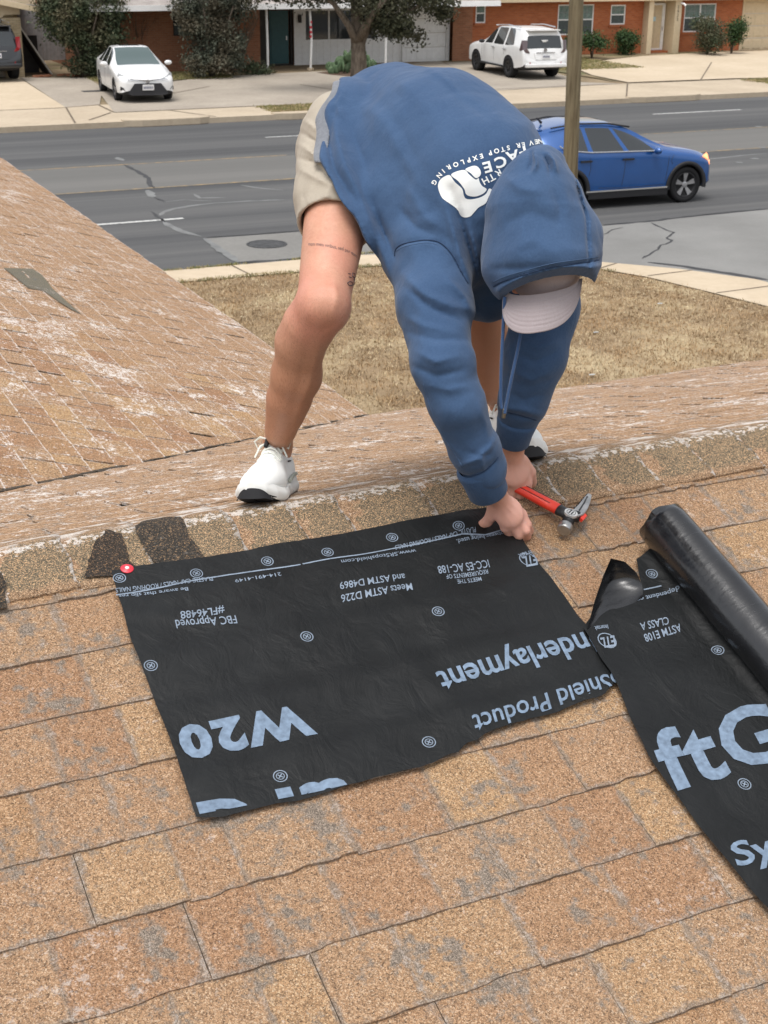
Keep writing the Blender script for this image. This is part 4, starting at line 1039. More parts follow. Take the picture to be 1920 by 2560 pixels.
for i, (x, red) in enumerate(((19.55, 0), (21.25, 1), (24.35, 0))):
    yp = 51.25
    o = MB().tube([(x, yp, .13), (x+(.05 if i == 1 else 0), yp, 1.2), (x-.02, yp, 2.40)], .045, 8).build('porch_post', M_WHT, hc)
    if red:
        for z in (1.45, 1.62, 1.80, 1.30): MB().tube([(x+.03, yp, z), (x+.02, yp, z+.09)], .05, 10).build('red_band', M_RED, o)
        MB().prism([(x+.13*math.cos(a), yp+.13*math.sin(a)) for a in np.linspace(0, 5.5, 7)], .13, .22).build('base_stone', M_CONC3, o)
gable(hc, 13.4, 28.6, 51.4, 61, 2.50, 1.6, M_ROOFG, over=.5)
MB().box(13.2, 29.1, 53.8, 60.5, .1, 2.45).build('back_rooms', M_CBRICK, hc)
# --- right house
hr = empty('house', (0, 0, 0), 0, 'orange-red brick house with cream trim, cream front door and cream garage door', 'house')
YH = 54.0
ws = [(29.72, 30.18, 1.50, 2.26), (33.66, 35.44, .95, 2.17), (36.3, 37.05, 1.33, 2.13)]
wall(hr, 28.3, 38.0, .05, 2.30, YH, ws, M_RBRICK)
window(hr, ws[0], YH, M_WHT, [M_CURT, M_BLIND], sill=M_RBRICK); window(hr, ws[1], YH, M_WHT, [M_CURT, M_BLIND], mull=1, sill=M_RBRICK, grid=True); window(hr, ws[2], YH, M_WHT, [M_CURT, M_BLIND], sill=M_RBRICK, grid=True)
MB().box(37.98, 38.22, YH-.42, YH+.5, .05, 2.42).build('porch_pier', M_CREAM, hr); MB().box(39.35, 39.68, YH-.42, YH+.5, .05, 2.42).build('porch_pier', M_CREAM, hr)
MB().box(38.22, 39.35, YH+.3, YH+.42, .05, 2.42).build('wall', M_CREAM, hr); MB().box(38.22, 39.35, YH-.1, YH+.3, .05, .20).build('doorstep', M_RBRICK, hr)
dm = MB(); dm.box(38.3, 38.38, YH+.22, YH+.298, .22, 2.16); dm.box(39.14, 39.28, YH+.22, YH+.298, .22, 2.16); dm.box(38.38, 39.14, YH+.22, YH+.298, 2.08, 2.16); dm.box(38.38, 39.14, YH+.22, YH+.298, .22, .29)
dr = dm.build('storm_door', M_WHT, hr)
MB().box(38.38, 39.14, YH+.26, YH+.29, .29, 2.08).build('door_leaf', M_CREAM, dr)
for (a, b) in ((38.45, 38.72), (38.79, 39.06)):
    for (c, d) in ((.38, .85), (.95, 1.45), (1.55, 2.0)): MB().box(a, b, YH+.252, YH+.259, c, d).build('door_panel', M_CREAM, dr)
MB().box(38.62, 38.82, YH+.235, YH+.25, 1.42, 1.60).build('paper_notice', plain('pale_blue_paper', (.45, .62, .68), .7), dr); MB().box(39.16, 39.2, YH+.19, YH+.219, 1.02, 1.2).build('handle', M_STEEL, dr)
ws2 = [(40.15, 41.85, .95, 2.13)]
wall(hr, 39.68, 43.3, .05, 2.30, YH, ws2, M_RBRICK); window(hr, ws2[0], YH, M_WHT, [M_CURT, M_BLIND], mull=1, sill=M_RBRICK, grid=True)
garage_door(hr, 43.4, 48.2, .1, 2.2, YH, M_CREAM, 4, 8); MB().box(43.3, 43.4, YH-.03, YH+.1, .05, 2.3).build('door_post', M_CREAM, hr)
wall(hr, 43.4, 50, 2.2, 2.3, YH, [], M_CREAM); wall(hr, 48.2, 50, .05, 2.2, YH, [], M_RBRICK)
MB().box(28.3, 28.42, YH+.002, YH+8, .05, 2.30).build('wall', M_RBRICK, hr)
MB().box(27.9, 50.5, YH-.5, YH-.002, 2.30, 2.34).build('soffit', M_CREAM, hr)
gable(hr, 28.4, 50, YH, YH+9, 2.48, 1.8, M_ROOFT, over=.52, fm=M_CREAM)
MB().box(28.5, 49.9, YH+.5, YH+8.9, .1, 2.4).build('back_rooms', M_RBRICK, hr)
# house number, top to bottom on the pier: 8 0 1 6
for i, ch in enumerate('2622'):
    me = text_mesh(ch, .02); me.transform(Matrix.Translation((39.45, YH-.428, 1.98-.17*i)) @ Matrix.Rotation(rad(90), 4, 'X') @ Matrix.Scale(.17, 4)); link('number', me, M_DARKF, hr)
MB().tube([(39.60, YH-.43, 2.18), (39.68, YH-.55, 2.16), (39.72, YH-.62, 2.08)], [.03, .045, .05], 8).build('security_lamp', M_WHT, hr)
# --- left house: garage wing of buff brick
hl = empty('house', (0, 0, 0), 0, 'buff brick house corner with cream gable end at the far left', 'house')
YL = 52.3
MB().box(10.22, 10.85, YL, YL+.5, .12, 2.10).build('brick_pier', M_TBRICK, hl)
MB().box(10.73, 10.85, YL+.501, YL+8, .12, 2.3).build('wall', M_TBRICK, hl)
mb = MB(); mb.add([(10.22, YL-.01, 2.10), (10.32, YL-.01, 2.20), (10.85, YL-.01, 2.20), (10.85, YL-.01, 2.55), (4, YL-.01, 3.9), (4, YL-.01, 2.10)], [(0, 1, 2, 3, 4, 5)]); mb.build('gable_end', M_CREAM, hl)
garage_door(hl, 5.3, 10.2, .14, 2.1, YL+.1, M_SOFF, 4, 8)
mb = MB(); z = 2.32
mb.add([(11.75, YL-.5, z), (11.75, YL+9, z), (4.0, YL+9, z+1.62), (4.0, YL-.5, z+1.62), (11.75, YL-.5, z+.05), (11.75, YL+9, z+.05), (4.0, YL+9, z+1.67), (4.0, YL-.5, z+1.67)], [(0, 1, 2, 3), (4, 7, 6, 5), (0, 3, 7, 4), (0, 4, 5, 1)])
mb.build('roof', M_ROOFT, hl)
mb = MB(); mb.add([(11.8, YL-.53, z-.12), (4.0, YL-.53, z+1.50), (4.0, YL-.53, z+1.68), (11.8, YL-.53, z+.06), (11.8, YL-.49, z-.12), (4.0, YL-.49, z+1.50), (4.0, YL-.49, z+1.68), (11.8, YL-.49, z+.06)], [(0, 3, 2, 1), (4, 5, 6, 7), (0, 4, 7, 3), (3, 7, 6, 2), (0, 1, 5, 4)]); mb.build('barge_board', M_CREAM, hl)
# --- grey board fence between the houses
fg = empty('board_fence', (0, 0, 0), 0, 'tall grey vertical board fence between the buff brick and brown brick houses', 'fence')
x = 10.95; i = 0
while x < 13.1:
    MB().box(x, x+.132, 55.9+.006*(i % 2), 55.93+.006*(i % 2), .35, 2.35-.01*(i % 3)).build('board', M_GREYS, fg); x += .14; i += 1
MB().box(10.95, 13.15, 55.94, 55.99, 1.9, 2.0).build('rail', M_GREYS, fg)
# leaning dark sheet by the pier
lp = empty('leaning_panel', (0, 0, 0), 0, 'dark sheet with a wooden edge leaning against the buff brick pier', 'panel')
mb = MB(); mb.add([(10.88, YL+.3, 1.75), (11.85, YL+.3, .14), (11.85, YL+1.6, .14), (10.88, YL+1.6, 1.75), (10.88, YL+.3, 1.70), (11.80, YL+.3, .14), (11.8, YL+1.6, .14), (10.88, YL+1.6, 1.70)], [(0, 1, 2, 3), (4, 7, 6, 5), (0, 4, 5, 1), (2, 6, 7, 3)]); mb.build('sheet', M_DARKF, lp)
MB().tube([(10.89, YL+.28, 1.76), (11.87, YL+.28, .15)], .03, 6).build('edge_batten', M_SOFF, lp)
MB().box(10.88, 11.7, YL+1.5, YL+1.55, .13, 1.4).build('backing', M_DARKF, lp)
# brick edging pile
rb = random.Random(4)
for k in range(26):
    x, y = 11.1+rb.uniform(0, 1.5), 51.9+rb.uniform(-.2, .25)
    o = MB().box(-.1, .1, -.045, .045, 0, .06).build('brick', M_CBRICK, None, bevel=.004); o.location = (x, y, .155+rb.choice([0, 0, .0])); o.rotation_euler = (0, 0, rb.uniform(-.6, .6))
    tag(o, 'loose red brick lying in the row beside the driveway by the leaning sheet', 'brick', 'loose bricks by the driveway')
# --- utility pole
t = NT('weathered_pole_wood', .9, .2); _p = t.obj()
t.col(t.mix(t.ramp(t.noise(t.mapv(_p, (9, 9, .5)), 2.0, 7, .7, .3), [(.42, 0), (.62, 1)]), (.21, .175, .11), (.115, .09, .055))); t.bump(t.noise(t.mapv(_p, (16, 16, .5)), 3, 6, .7), .02, .8)
M_POLE = t.m
b0 = np.array([12.98, 20.12, .10]); b1 = YP(1441, 0, 20.12); dirp = (b1-b0)/(b1[2]-b0[2])
pts = [Vector(b0+dirp*z) for z in np.linspace(0, 9, 40)]; rp = random.Random(2)
tag(MB().tube(pts, [.128-.004*i/40*8+rp.uniform(-.002, .002) for i in range(40)], 14).build('utility_pole', M_POLE, smooth=True), 'weathered wooden utility pole standing between the bending man and the blue car', 'utility pole')
# ================================================================== vehicles
def paint(name, c, rough=.28, metal=0.0):
    t = NT(name, rough, .5, metal, 0.8); t.b.inputs['Coat Roughness'].default_value = .06
    n = t.noise(t.obj(), 2.2, 5, .6); t.col(t.ramp(n, [(.35, tuple(x*.9 for x in c)), (.65, c)])); return t.m
M_PWHITE = paint('white_car_paint', (.74, .74, .73)); M_PBLUE = paint('blue_car_paint', (.016, .092, .31), .22, .35); M_PBLACK = paint('black_car_paint', (.012, .013, .015))
M_CGLASS = NT('tinted_car_glass', .05, .7, coat=.5).col((.018, .022, .024)).m
M_CGLASS2 = NT('windscreen_glass', .12, .35).col((.07, .10, .098)).m
M_ROOFGL = NT('roof_glass', .12, .7, coat=.5).col((.10, .11, .115)).m
M_TYRE = NT('tyre_rubber', .85, .2).col((.018, .018, .019)).m
M_CLAD = NT('black_plastic_trim', .6, .3).col((.022, .022, .024)).m
M_ALLOY = NT('alloy_wheel', .35, .5, .8).col((.42, .42, .43)).m
M_BALLOY = NT('black_alloy_wheel', .4, .5, .4).col((.03, .03, .032)).m
M_CHROME = NT('chrome', .15, .5, 1.0).col((.72, .72, .73)).m
M_TAIL = NT('red_tail_lamp', .2, .6, coat=.6).col((.32, .012, .018)).m
M_AMBER = NT('amber_lamp', .25, .6).col((.9, .30, .12)).m; _n = M_AMBER.node_tree.nodes['Principled BSDF']; _n.inputs['Emission Color'].default_value = (1, .35, .15, 1); _n.inputs['Emission Strength'].default_value = 1.1
M_HEAD = NT('headlamp_lens', .12, .7, coat=.6).col((.42, .44, .45)).m
M_PLATE = plain('number_plate', (.62, .62, .62), .5, var=.05)
def car_body(name, st, W, paint_m, wheels, wr, side_win, parent, ws=None, rear=None, sunroof=None, wsmat=None, drop=.05):
    """st: stations front->rear (xb, xt, zs, zb, zt, wb, wt). side_win/ws/rear: station index ranges for glass"""
    V = []; M = 11
    for (xb, xt, zs, zb, zt, wb, wt) in st:
        xm = (xb+xt)/2
        zr = zt - min(drop, (zt-zb)*.35)
        h = [(xb, 0, zs), (xb, wb*.86, zs), (xb, wb*.975, zs+.10), (xb, wb, zs+.5*(zb-zs)), (xb, wb*.985, zb-.07), (xb, wb*.955, zb), (xm, wb*.955*.45+wt*.55, (zb+zr)/2+.01), (xt, wt, zr), (xt, wt*.93, zt-.018), (xt, wt*.55, zt-.004), (xt, 0, zt)]
        V.append(h)
    n = len(st); verts = []; idx = {}
    for i in range(n):
        for j in range(M):
            x, y, z = V[i][j]
            idx[(i, j, 1)] = len(verts); verts.append((x, y, z))
            if 0 < j < M-1: idx[(i, j, -1)] = len(verts); verts.append((x, -y, z))
            else: idx[(i, j, -1)] = idx[(i, j, 1)]
    faces = []; mats = []
    for i in range(n-1):
        for j in range(M-1):
            m_ = 0
            if j in (5, 6) and any(a <= i < b for a, b in side_win): m_ = 1
            if ws and ws[0] <= i < ws[1] and j >= 8: m_ = 2
            if rear and rear[0] <= i < rear[1] and j >= 8: m_ = 3
            if sunroof and sunroof[0] <= i < sunroof[1] and j >= 9: m_ = 6
            if j <= 1: m_ = 4
            for sg in (1, -1):
                q = [idx[(i, j, sg)], idx[(i+1, j, sg)], idx[(i+1, j+1, sg)], idx[(i, j+1, sg)]]
                if len(set(q)) < 3: continue
                if sg < 0: q = q[::-1]
                faces.append(q); mats.append(m_)
    for i, fl in ((0, 0), (n-1, 1)):
        for j in range(M-1):
            for sg in (1, -1):
                q = list(dict.fromkeys([idx[(i, j, sg)], idx[(i, j+1, sg)], idx[(i, j+1, -sg)], idx[(i, j, -sg)]])) if sg == 1 else None
                if q and len(q) > 2: faces.append(q if not fl else q[::-1]); mats.append(0 if j > 1 else 4)
    me = mesh(name+'_cage', verts, faces)
    bm = bmesh.new(); bm.from_mesh(me); bmesh.ops.recalc_face_normals(bm, faces=bm.faces)
    cl = bm.edges.layers.float.get('crease_edge') or bm.edges.layers.float.new('crease_edge')
    bm.faces.ensure_lookup_table(); ml = {f.index: mats[f.index] for f in bm.faces}
    for f in bm.faces: f.material_index = mats[f.index]
    for e in bm.edges:
        if len(e.link_faces) == 2 and e.link_faces[0].material_index != e.link_faces[1].material_index: e[cl] = 1.0
    vl = bm.verts.layers.float.get('crease_vert') or bm.verts.layers.float.new('crease_vert')
    for v_ in bm.verts:
        ce = [e for e in v_.link_edges if e[cl] > .9]
        if len(ce) == 2:
            d1 = (ce[0].other_vert(v_).co-v_.co).normalized(); d2 = (ce[1].other_vert(v_).co-v_.co).normalized()
            if d1.dot(d2) > -.86: v_[vl] = .85
    bm.to_mesh(me); bm.free()
    o = bpy.data.objects.new('cage', me); col.objects.link(o)
    sub = o.modifiers.new('s', 'SUBSURF'); sub.levels = 2; sub.render_levels = 2
    cut = MB()
    for (wx, wy) in wheels:
        a = [(wx+wr*1.13*math.cos(t_), wr+wr*1.13*math.sin(t_)) for t_ in np.linspace(0, 2*math.pi, 33)[:-1]]
        y0, y1 = (W/2-.30, W/2+.3) if wy > 0 else (-W/2-.3, -W/2+.30)
        v = [(p[0], y0, p[1]) for p in a]+[(p[0], y1, p[1]) for p in a]; k = 32
        cut.add(v, [tuple(range(k)), tuple(range(k, 2*k))[::-1]]+[(i, i+k, (i+1) % k+k, (i+1) % k) for i in range(k)])
    co = cut.build('cutter', None); bmc = bmesh.new(); bmc.from_mesh(co.data); bmesh.ops.recalc_face_normals(bmc, faces=bmc.faces); bmc.to_mesh(co.data); bmc.free()
    for mm in [paint_m, M_CGLASS, wsmat or M_CGLASS2, M_CGLASS, M_CLAD, M_CLAD, M_ROOFGL]: me.materials.append(mm)
    for q in range(7): co.data.materials.append(M_CLAD)
    for p in co.data.polygons: p.material_index = 5
    bo = o.modifiers.new('b', 'BOOLEAN'); bo.object = co; bo.operation = 'DIFFERENCE'; bo.solver = 'EXACT'
    dg = bpy.context.evaluated_depsgraph_get(); dg.update(); m2 = bpy.data.meshes.new_from_object(o.evaluated_get(dg))
    bpy.data.objects.remove(o); bpy.data.objects.remove(co)
    m2.polygons.foreach_set('use_smooth', [True]*len(m2.polygons))
    # split off the panes as parts
    def pick(keep, nm):
        b = bmesh.new(); b.from_mesh(m2); bmesh.ops.delete(b, geom=[f for f in b.faces if not keep(f.material_index)], context='FACES')
        mm = bpy.data.meshes.new(nm); b.to_mesh(mm); b.free()
        for q in m2.materials: mm.materials.append(q)
        return link(nm, mm, None, parent, smooth=True)
    body = pick(lambda k: k in (0, 4, 5), 'body')
    try: body.data.set_sharp_from_angle(angle=rad(38))
    except Exception: pass
    for s_ in (1, -1):
        b = bmesh.new(); b.from_mesh(m2); bmesh.ops.delete(b, geom=[f for f in b.faces if f.material_index != 1 or f.calc_center_median().y*s_ < 0], context='FACES')
        mm = bpy.data.meshes.new('side_windows'); b.to_mesh(mm); b.free()
        for q in m2.materials: mm.materials.append(q)
        link('side_windows', mm, None, parent, smooth=True)
    if sunroof: pick(lambda k: k == 6, 'sunroof')
    tmp_ = pick(lambda k: k == 2, 'windscreen'); pick(lambda k: k == 3, 'rear_window')
    return body
def ring_y(pts, n, y_of, cx, cz):
    V = []; F = []
    for (r, y) in pts:
        for k in range(n): a = 2*math.pi*k/n; V.append((cx+r*math.cos(a), y, cz+r*math.sin(a)))
    for i in range(len(pts)-1):
        for k in range(n): F.append((i*n+k, (i+1)*n+k, (i+1)*n+(k+1) % n, i*n+(k+1) % n))
    F.append(tuple(k for k in range(n))); F.append(tuple((len(pts)-1)*n+k for k in range(n))[::-1])
    return V, F
def wheel(parent, x, y, r, side, alloy, spokes=5, tw=.22, rimf=.68):
    """side +1 outer face towards +y"""
    w = empty('wheel', (x, y, r)); w.parent = parent
    s = side; o_ = y_o = tw/2
    V, F = ring_y([(r*.62, -o_*s), (r*.95, -o_*s), (r, -o_*.7*s), (r, o_*.7*s), (r*.955, o_*s), (r*rimf, o_*.92*s), (r*rimf, o_*.5*s)], 36, None, 0, 0)
    link('tyre', mesh('tyre', V, F, True), M_TYRE, w)
    V, F = ring_y([(r*rimf, -o_*.9*s), (r*(rimf+.01), o_*.93*s), (r*(rimf-.05), o_*.90*s), (r*(rimf-.07), o_*.2*s), (r*.1, o_*.15*s)], 36, None, 0, 0)
    rim = link('rim', mesh('rim', V, F, True), M_CLAD if alloy is M_ALLOY else M_BALLOY, w)
    mb = MB()
    for k in range(spokes):
        a = 2*math.pi*k/spokes+.3; ca, sa = math.cos(a), math.sin(a)
        for da, wd in ((-.13, .055), (.13, .055)):
            c2_, s2_ = math.cos(a+da), math.sin(a+da); p0 = Vector((.05*ca, o_*.62*s, .05*sa)); p1 = Vector((r*(rimf-.02)*c2_, o_*.80*s, r*(rimf-.02)*s2_))
            d = (p1-p0).normalized(); nn = d.cross(Vector((0, 1, 0)))*r*wd; dp = Vector((0, -.03*s, 0))
            mb.add([p0-nn, p0+nn, p1+nn*1.3, p1-nn*1.3, p0-nn+dp, p0+nn+dp, p1+nn+dp, p1-nn+dp], [(0, 1, 2, 3), (4, 7, 6, 5), (0, 4, 5, 1), (2, 6, 7, 3), (1, 5, 6, 2), (0, 3, 7, 4)])
    V, F = ring_y([(r*.17, o_*.3*s), (r*.17, o_*.72*s), (r*.10, o_*.78*s)], 20, None, 0, 0); mb.add(V, F)
    mb.build('spokes', alloy, w)
    return w
def mirror(parent, x, y, z, s, m_):
    mb = MB(); V = []; F = []
    n, k2 = 8, 10
    for i in range(n+1):
        t_ = math.pi*i/n
        for k in range(k2): a = 2*math.pi*k/k2; V.append((x+.085*math.sin(t_)*math.cos(a)*.9, y+s*(.10-.115*math.cos(t_)), z+.075*math.sin(t_)*math.sin(a)))
    for i in range(n):
        for k in range(k2): F.append((i*k2+k, i*k2+(k+1) % k2, (i+1)*k2+(k+1) % k2, (i+1)*k2+k))
    return link('door_mirror', mesh('door_mirror', V, F, True), m_, parent)
def arch(parent, x, s, W, r, m_, w=.07, a0=-.15, a1=math.pi+.15):
    """dark lip round a wheel opening, s = side"""
    mb = MB(); n = 22; V = []; F = []
    for i in range(n+1):
        a = a0+(a1-a0)*i/n
        for rr, yy in ((1.12*r, W/2-.035), (1.12*r, W/2+.012), (1.12*r+w, W/2+.010), (1.12*r+w, W/2-.05)): V.append((x+rr*math.cos(a), s*yy, r+rr*math.sin(a)))
    for i in range(n):
        for k in range(3): F.append((4*i+k, 4*i+k+1, 4*i+5+k, 4*i+4+k))
    return link('wheel_arch', mesh('wheel_arch', V, F, True), m_, parent)
def quad(parent, name, pts, m_, th=.012, nrm=None):
    pts = [Vector(p) for p in pts]; n = (pts[1]-pts[0]).cross(pts[2]-pts[0]).normalized() if nrm is None else Vector(nrm)
    k = len(pts); mb = MB(); mb.add([p+n*th for p in pts]+[p-n*th for p in pts], [tuple(range(k)), tuple(range(k, 2*k))[::-1]]+[(i, (i+1) % k+0, (i+1) % k+k, i+k) for i in range(k)])
    o = mb.build(name, m_, parent)
    bm = bmesh.new(); bm.from_mesh(o.data); bmesh.ops.recalc_face_normals(bm, faces=bm.faces); bm.to_mesh(o.data); bm.free(); return o
# ------------------------------------------------ blue crossover, front at +x
bl = empty('parked_car', (0, 0, 0)); bl.name = 'car'
tag(bl, 'bright blue crossover driving right along the street past the utility pole', 'car')
# x measured from mid wheelbase; nose 2.28, tail -2.32
st = [(2.27, 2.24, .38, .62, .80, .62, .50), (2.22, 2.18, .30, .74, .90, .80, .64), (2.02, 1.98, .24, .86, .99, .90, .72), (1.60, 1.56, .22, .95, 1.06, .93, .74), (1.15, 1.02, .22, 1.00, 1.12, .93, .74),
      (.86, .58, .22, 1.04, 1.27, .93, .70), (.62, .22, .22, 1.07, 1.46, .93, .64), (.35, -.10, .22, 1.085, 1.58, .93, .61), (-.02, -.28, .22, 1.09, 1.625, .93, .60), (-.12, -.36, .22, 1.09, 1.63, .93, .60), (-.85, -.92, .22, 1.11, 1.655, .93, .595), (-.95, -1.0, .22, 1.115, 1.655, .93, .595), (-1.45, -1.25, .22, 1.16, 1.63, .93, .585),
      (-1.78, -1.55, .24, 1.15, 1.58, .92, .56), (-2.06, -2.10, .28, 1.12, 1.52, .88, .54), (-2.22, -2.20, .34, .98, 1.30, .86, .60), (-2.30, -2.26, .40, .92, 1.02, .82, .62), (-2.32, -2.28, .46, .74, .84, .72, .56)]
bw = [(1.38, .8), (1.38, -.8), (-1.37, .8), (-1.37, -.8)]
st = [((x if x < 1.45 else 1.45+(x-1.45)*.78) if x > -1.5 else -1.5+(x+1.5)*.72, (y if y < 1.45 else 1.45+(y-1.45)*.78) if y > -1.5 else -1.5+(y+1.5)*.72, *r) for x, y, *r in st]
BX = lambda x: (x if x < 1.45 else 1.45+(x-1.45)*.78) if x > -1.5 else -1.5+(x+1.5)*.72
bl_body = car_body('blue', st, 1.86, M_PBLUE, bw, .36, [(6, 8), (9, 10), (11, 12)], bl, ws=(4, 7), rear=(14, 15), sunroof=(8, 11), drop=.105)
for x, y in bw: wheel(bl, x, math.copysign(.80, y), .36, math.copysign(1, y), M_ALLOY, 5, .235, .70)
for s in (1, -1):
    for x in (1.38, -1.37): arch(bl, x, s, 1.86, .36, M_CLAD, .075)
    MB().box(-.92, .94, s*.90-.03, s*.90+.03, .20, .34).build('sill_cladding', M_CLAD, bl); MB().box(-.98, .92, s*.935-.008, s*.935+.008, .335, .365).build('sill_trim', M_CHROME, bl)
    MB().tube([(.62, s*.895, 1.075), (.0, s*.90, 1.09), (-.9, s*.90, 1.11), (-1.45, s*.89, 1.17), (-1.60, s*.85, 1.26)], .014, 6).build('window_trim', M_CHROME, bl)
    MB().tube([(.12, s*.60, 1.53), (-.4, s*.595, 1.615), (-1.1, s*.59, 1.63), (-1.65, s*.565, 1.565)], .018, 6).build('roof_rail', M_CLAD, bl)
    mirror(bl, .56, s*.93, 1.10, s, M_PBLUE)
    for x in (-.05, -1.02): MB().box(x-.13, x+.13, s*.93-.0, s*.93+s*.028, .93, .965).build('door_handle', M_CLAD, bl) if s > 0 else MB().box(x-.13, x+.13, -.958, -.93, .93, .965).build('door_handle', M_CLAD, bl)
    quad(bl, 'headlamp', [(BX(2.20), s*.70, .80), (BX(2.06), s*.845, .84), (BX(1.84), s*.885, .92), (BX(2.02), s*.80, .96), (BX(2.16), s*.70, .90)], M_AMBER, .012)
    quad(bl, 'running_light', [(BX(2.235), s*.70, .50), (BX(2.15), s*.80, .52), (BX(2.13), s*.80, .80), (BX(2.225), s*.70, .80)], M_AMBER, .012)
    quad(bl, 'tail_lamp', [(BX(-2.26), s*.62, .90), (BX(-2.18), s*.80, .92), (BX(-2.10), s*.84, 1.10), (BX(-2.22), s*.72, 1.14)], M_TAIL, .014)
MB().box(-1.98, -1.80, -.5, .5, 1.50, 1.545).build('rear_spoiler', M_PBLUE, bl, bevel=.015)
MB().tube([(-1.55, 0, 1.60), (-1.66, 0, 1.70)], [.03, .012], 6).build('antenna_fin', M_CLAD, bl)
quad(bl, 'lower_grille', [(BX(2.275), -.5, .34), (BX(2.275), .5, .34), (BX(2.285), .5, .60), (BX(2.285), -.5, .60)], M_CLAD, .015)
def seams(root, body, lines, W=2.4, r=.006):
    bv = BVHTree.FromObject(body, bpy.context.evaluated_depsgraph_get()) if False else BVHTree.FromPolygons([v.co.copy() for v in body.data.vertices], [tuple(q.vertices) for q in body.data.polygons])
    for s in (1, -1):
        for ln in lines:
            pts = []
            for (a, b_), (c_, d_) in zip(ln[:-1], ln[1:]):
                for k in range(6):
                    f = k/6; h = bv.ray_cast(Vector((a+(c_-a)*f, s*W, b_+(d_-b_)*f)), Vector((0, -s, 0)))
                    if h[0] is not None and abs(h[0].y) > .5: pts.append(h[0]-Vector((0, s*.0025, 0)))
            if len(pts) > 2: MB().tube(pts, r, 5).build('door_gap', M_CLAD, root)
seams(bl, bl_body, [[(.93, .95), (.90, .70), (.86, .40)], [(-.10, 1.0), (-.12, .70), (-.16, .38)], [(-.92, 1.02), (-.90, .80), (-.95, .62)], [(.86, .40), (-.16, .385), (-.80, .42)], [(1.05, .98), (.98, .88), (1.02, .78)]])
# place: front axle under pixel (1712,505)
hdg = rad(-2.0); fx, fy = 18.2, 24.05
bl.location = (fx-1.38*math.cos(hdg)-.80*math.sin(hdg), fy-1.38*math.sin(hdg)+.80*math.cos(hdg), 0.0); bl.rotation_euler = (0, 0, hdg)
# ------------------------------------------------ white saloon, nose towards the street
sd = empty('car', (0, 0, 0)); tag(sd, 'white four-door sedan parked nose to the street in front of the brown brick house', 'car')
st = [(2.30, 2.27, .28, .55, .66, .58, .46), (2.22, 2.18, .20, .66, .76, .78, .60), (2.0, 1.96, .17, .72, .84, .86, .70), (1.55, 1.50, .17, .82, .93, .885, .72), (1.10, 1.0, .17, .90, 1.00, .885, .72),
      (.84, .50, .17, .93, 1.14, .885, .68), (.58, .12, .17, .94, 1.32, .885, .60), (.30, -.20, .17, .945, 1.42, .885, .57), (.02, -.34, .17, .95, 1.445, .885, .565), (-.08, -.42, .17, .95, 1.45, .885, .565), (-.80, -.90, .17, .96, 1.44, .885, .56), (-.90, -.98, .17, .96, 1.435, .885, .56), (-1.35, -1.15, .17, .98, 1.41, .885, .55),
      (-1.62, -1.45, .19, 1.0, 1.30, .88, .56), (-1.85, -1.80, .22, 1.0, 1.12, .86, .64), (-2.10, -2.06, .26, .96, 1.06, .83, .66), (-2.30, -2.28, .30, .88, .98, .78, .62), (-2.34, -2.32, .36, .70, .80, .70, .56)]
sw = [(1.40, .77), (1.40, -.77), (-1.30, .77), (-1.30, -.77)]
sd_body = car_body('sedan', st, 1.77, M_PWHITE, sw, .32, [(6, 8), (9, 10), (11, 12)], sd, ws=(4, 7), rear=(12, 14), sunroof=(8, 10))
for x, y in sw: wheel(sd, x, math.copysign(.765, y), .32, math.copysign(1, y), M_ALLOY, 5, .205, .72)
for s in (1, -1):
    mirror(sd, .56, s*.90, 1.0, s, M_PWHITE)
    quad(sd, 'headlamp', [(2.25, s*.42, .64), (2.12, s*.70, .68), (1.86, s*.83, .76), (1.88, s*.80, .83), (2.12, s*.62, .745), (2.27, s*.42, .68)], M_HEAD, .012)
    quad(sd, 'fog_lamp', [(2.24, s*.66, .34), (2.12, s*.80, .36), (2.13, s*.79, .47), (2.22, s*.72, .44)], M_CLAD, .02)
    for x in (-.12, -1.0): MB().box(x-.1, x+.1, min(s*.88, s*.905), max(s*.88, s*.905), .84, .87).build('door_handle', M_PWHITE, sd)
quad(sd, 'grille', [(2.325, -.62, .27), (2.34, -.50, .22), (2.34, .50, .22), (2.325, .62, .27), (2.30, .40, .56), (2.30, -.40, .56)], M_CLAD, .02)
quad(sd, 'grille_bar', [(2.27, -.62, .665), (2.30, 0, .60), (2.27, .62, .665), (2.265, .62, .695), (2.30, 0, .65), (2.265, -.62, .695)], M_CHROME, .012)
pl = MB().box(2.34, 2.365, -.17, .17, .37, .53).build('number_plate', M_PLATE, sd)
M_CHAR = plain('plate_characters', (.07, .08, .14), .5)
for i in range(6): MB().box(2.3655, 2.368, -.14+.048*i, -.112+.048*i, .41, .48).build('plate_character', M_CHAR, pl)
MB().tube([(2.325, 0, .625), (2.345, 0, .625)], .055, 14).build('bonnet_badge', M_CHROME, sd)
seams(sd, sd_body, [[(.88, .88), (.86, .60), (.82, .32)], [(-.10, .92), (-.12, .60), (-.16, .30)], [(-.88, .92), (-.86, .75), (-.95, .62)], [(.82, .32), (-.16, .31), (-.75, .34)]])
# front wheels under (300,248) and (415,245)
A = G(300, 250, .157); B = G(415, 247, .157); C_ = G(253, 223, .157)
fm_ = (A+B)/2; d = B-A; yawd = math.atan2(d[1], d[0])-math.pi/2   # facing -y
hd_ = math.atan2(A[1]-C_[1], A[0]-C_[0])
hd_ = (hd_ + (yawd))/2 if abs(hd_-yawd) < 1 else hd_
sd.rotation_euler = (0, 0, hd_); sd.location = (fm_[0]-1.40*math.cos(hd_), fm_[1]-1.40*math.sin(hd_), .157)
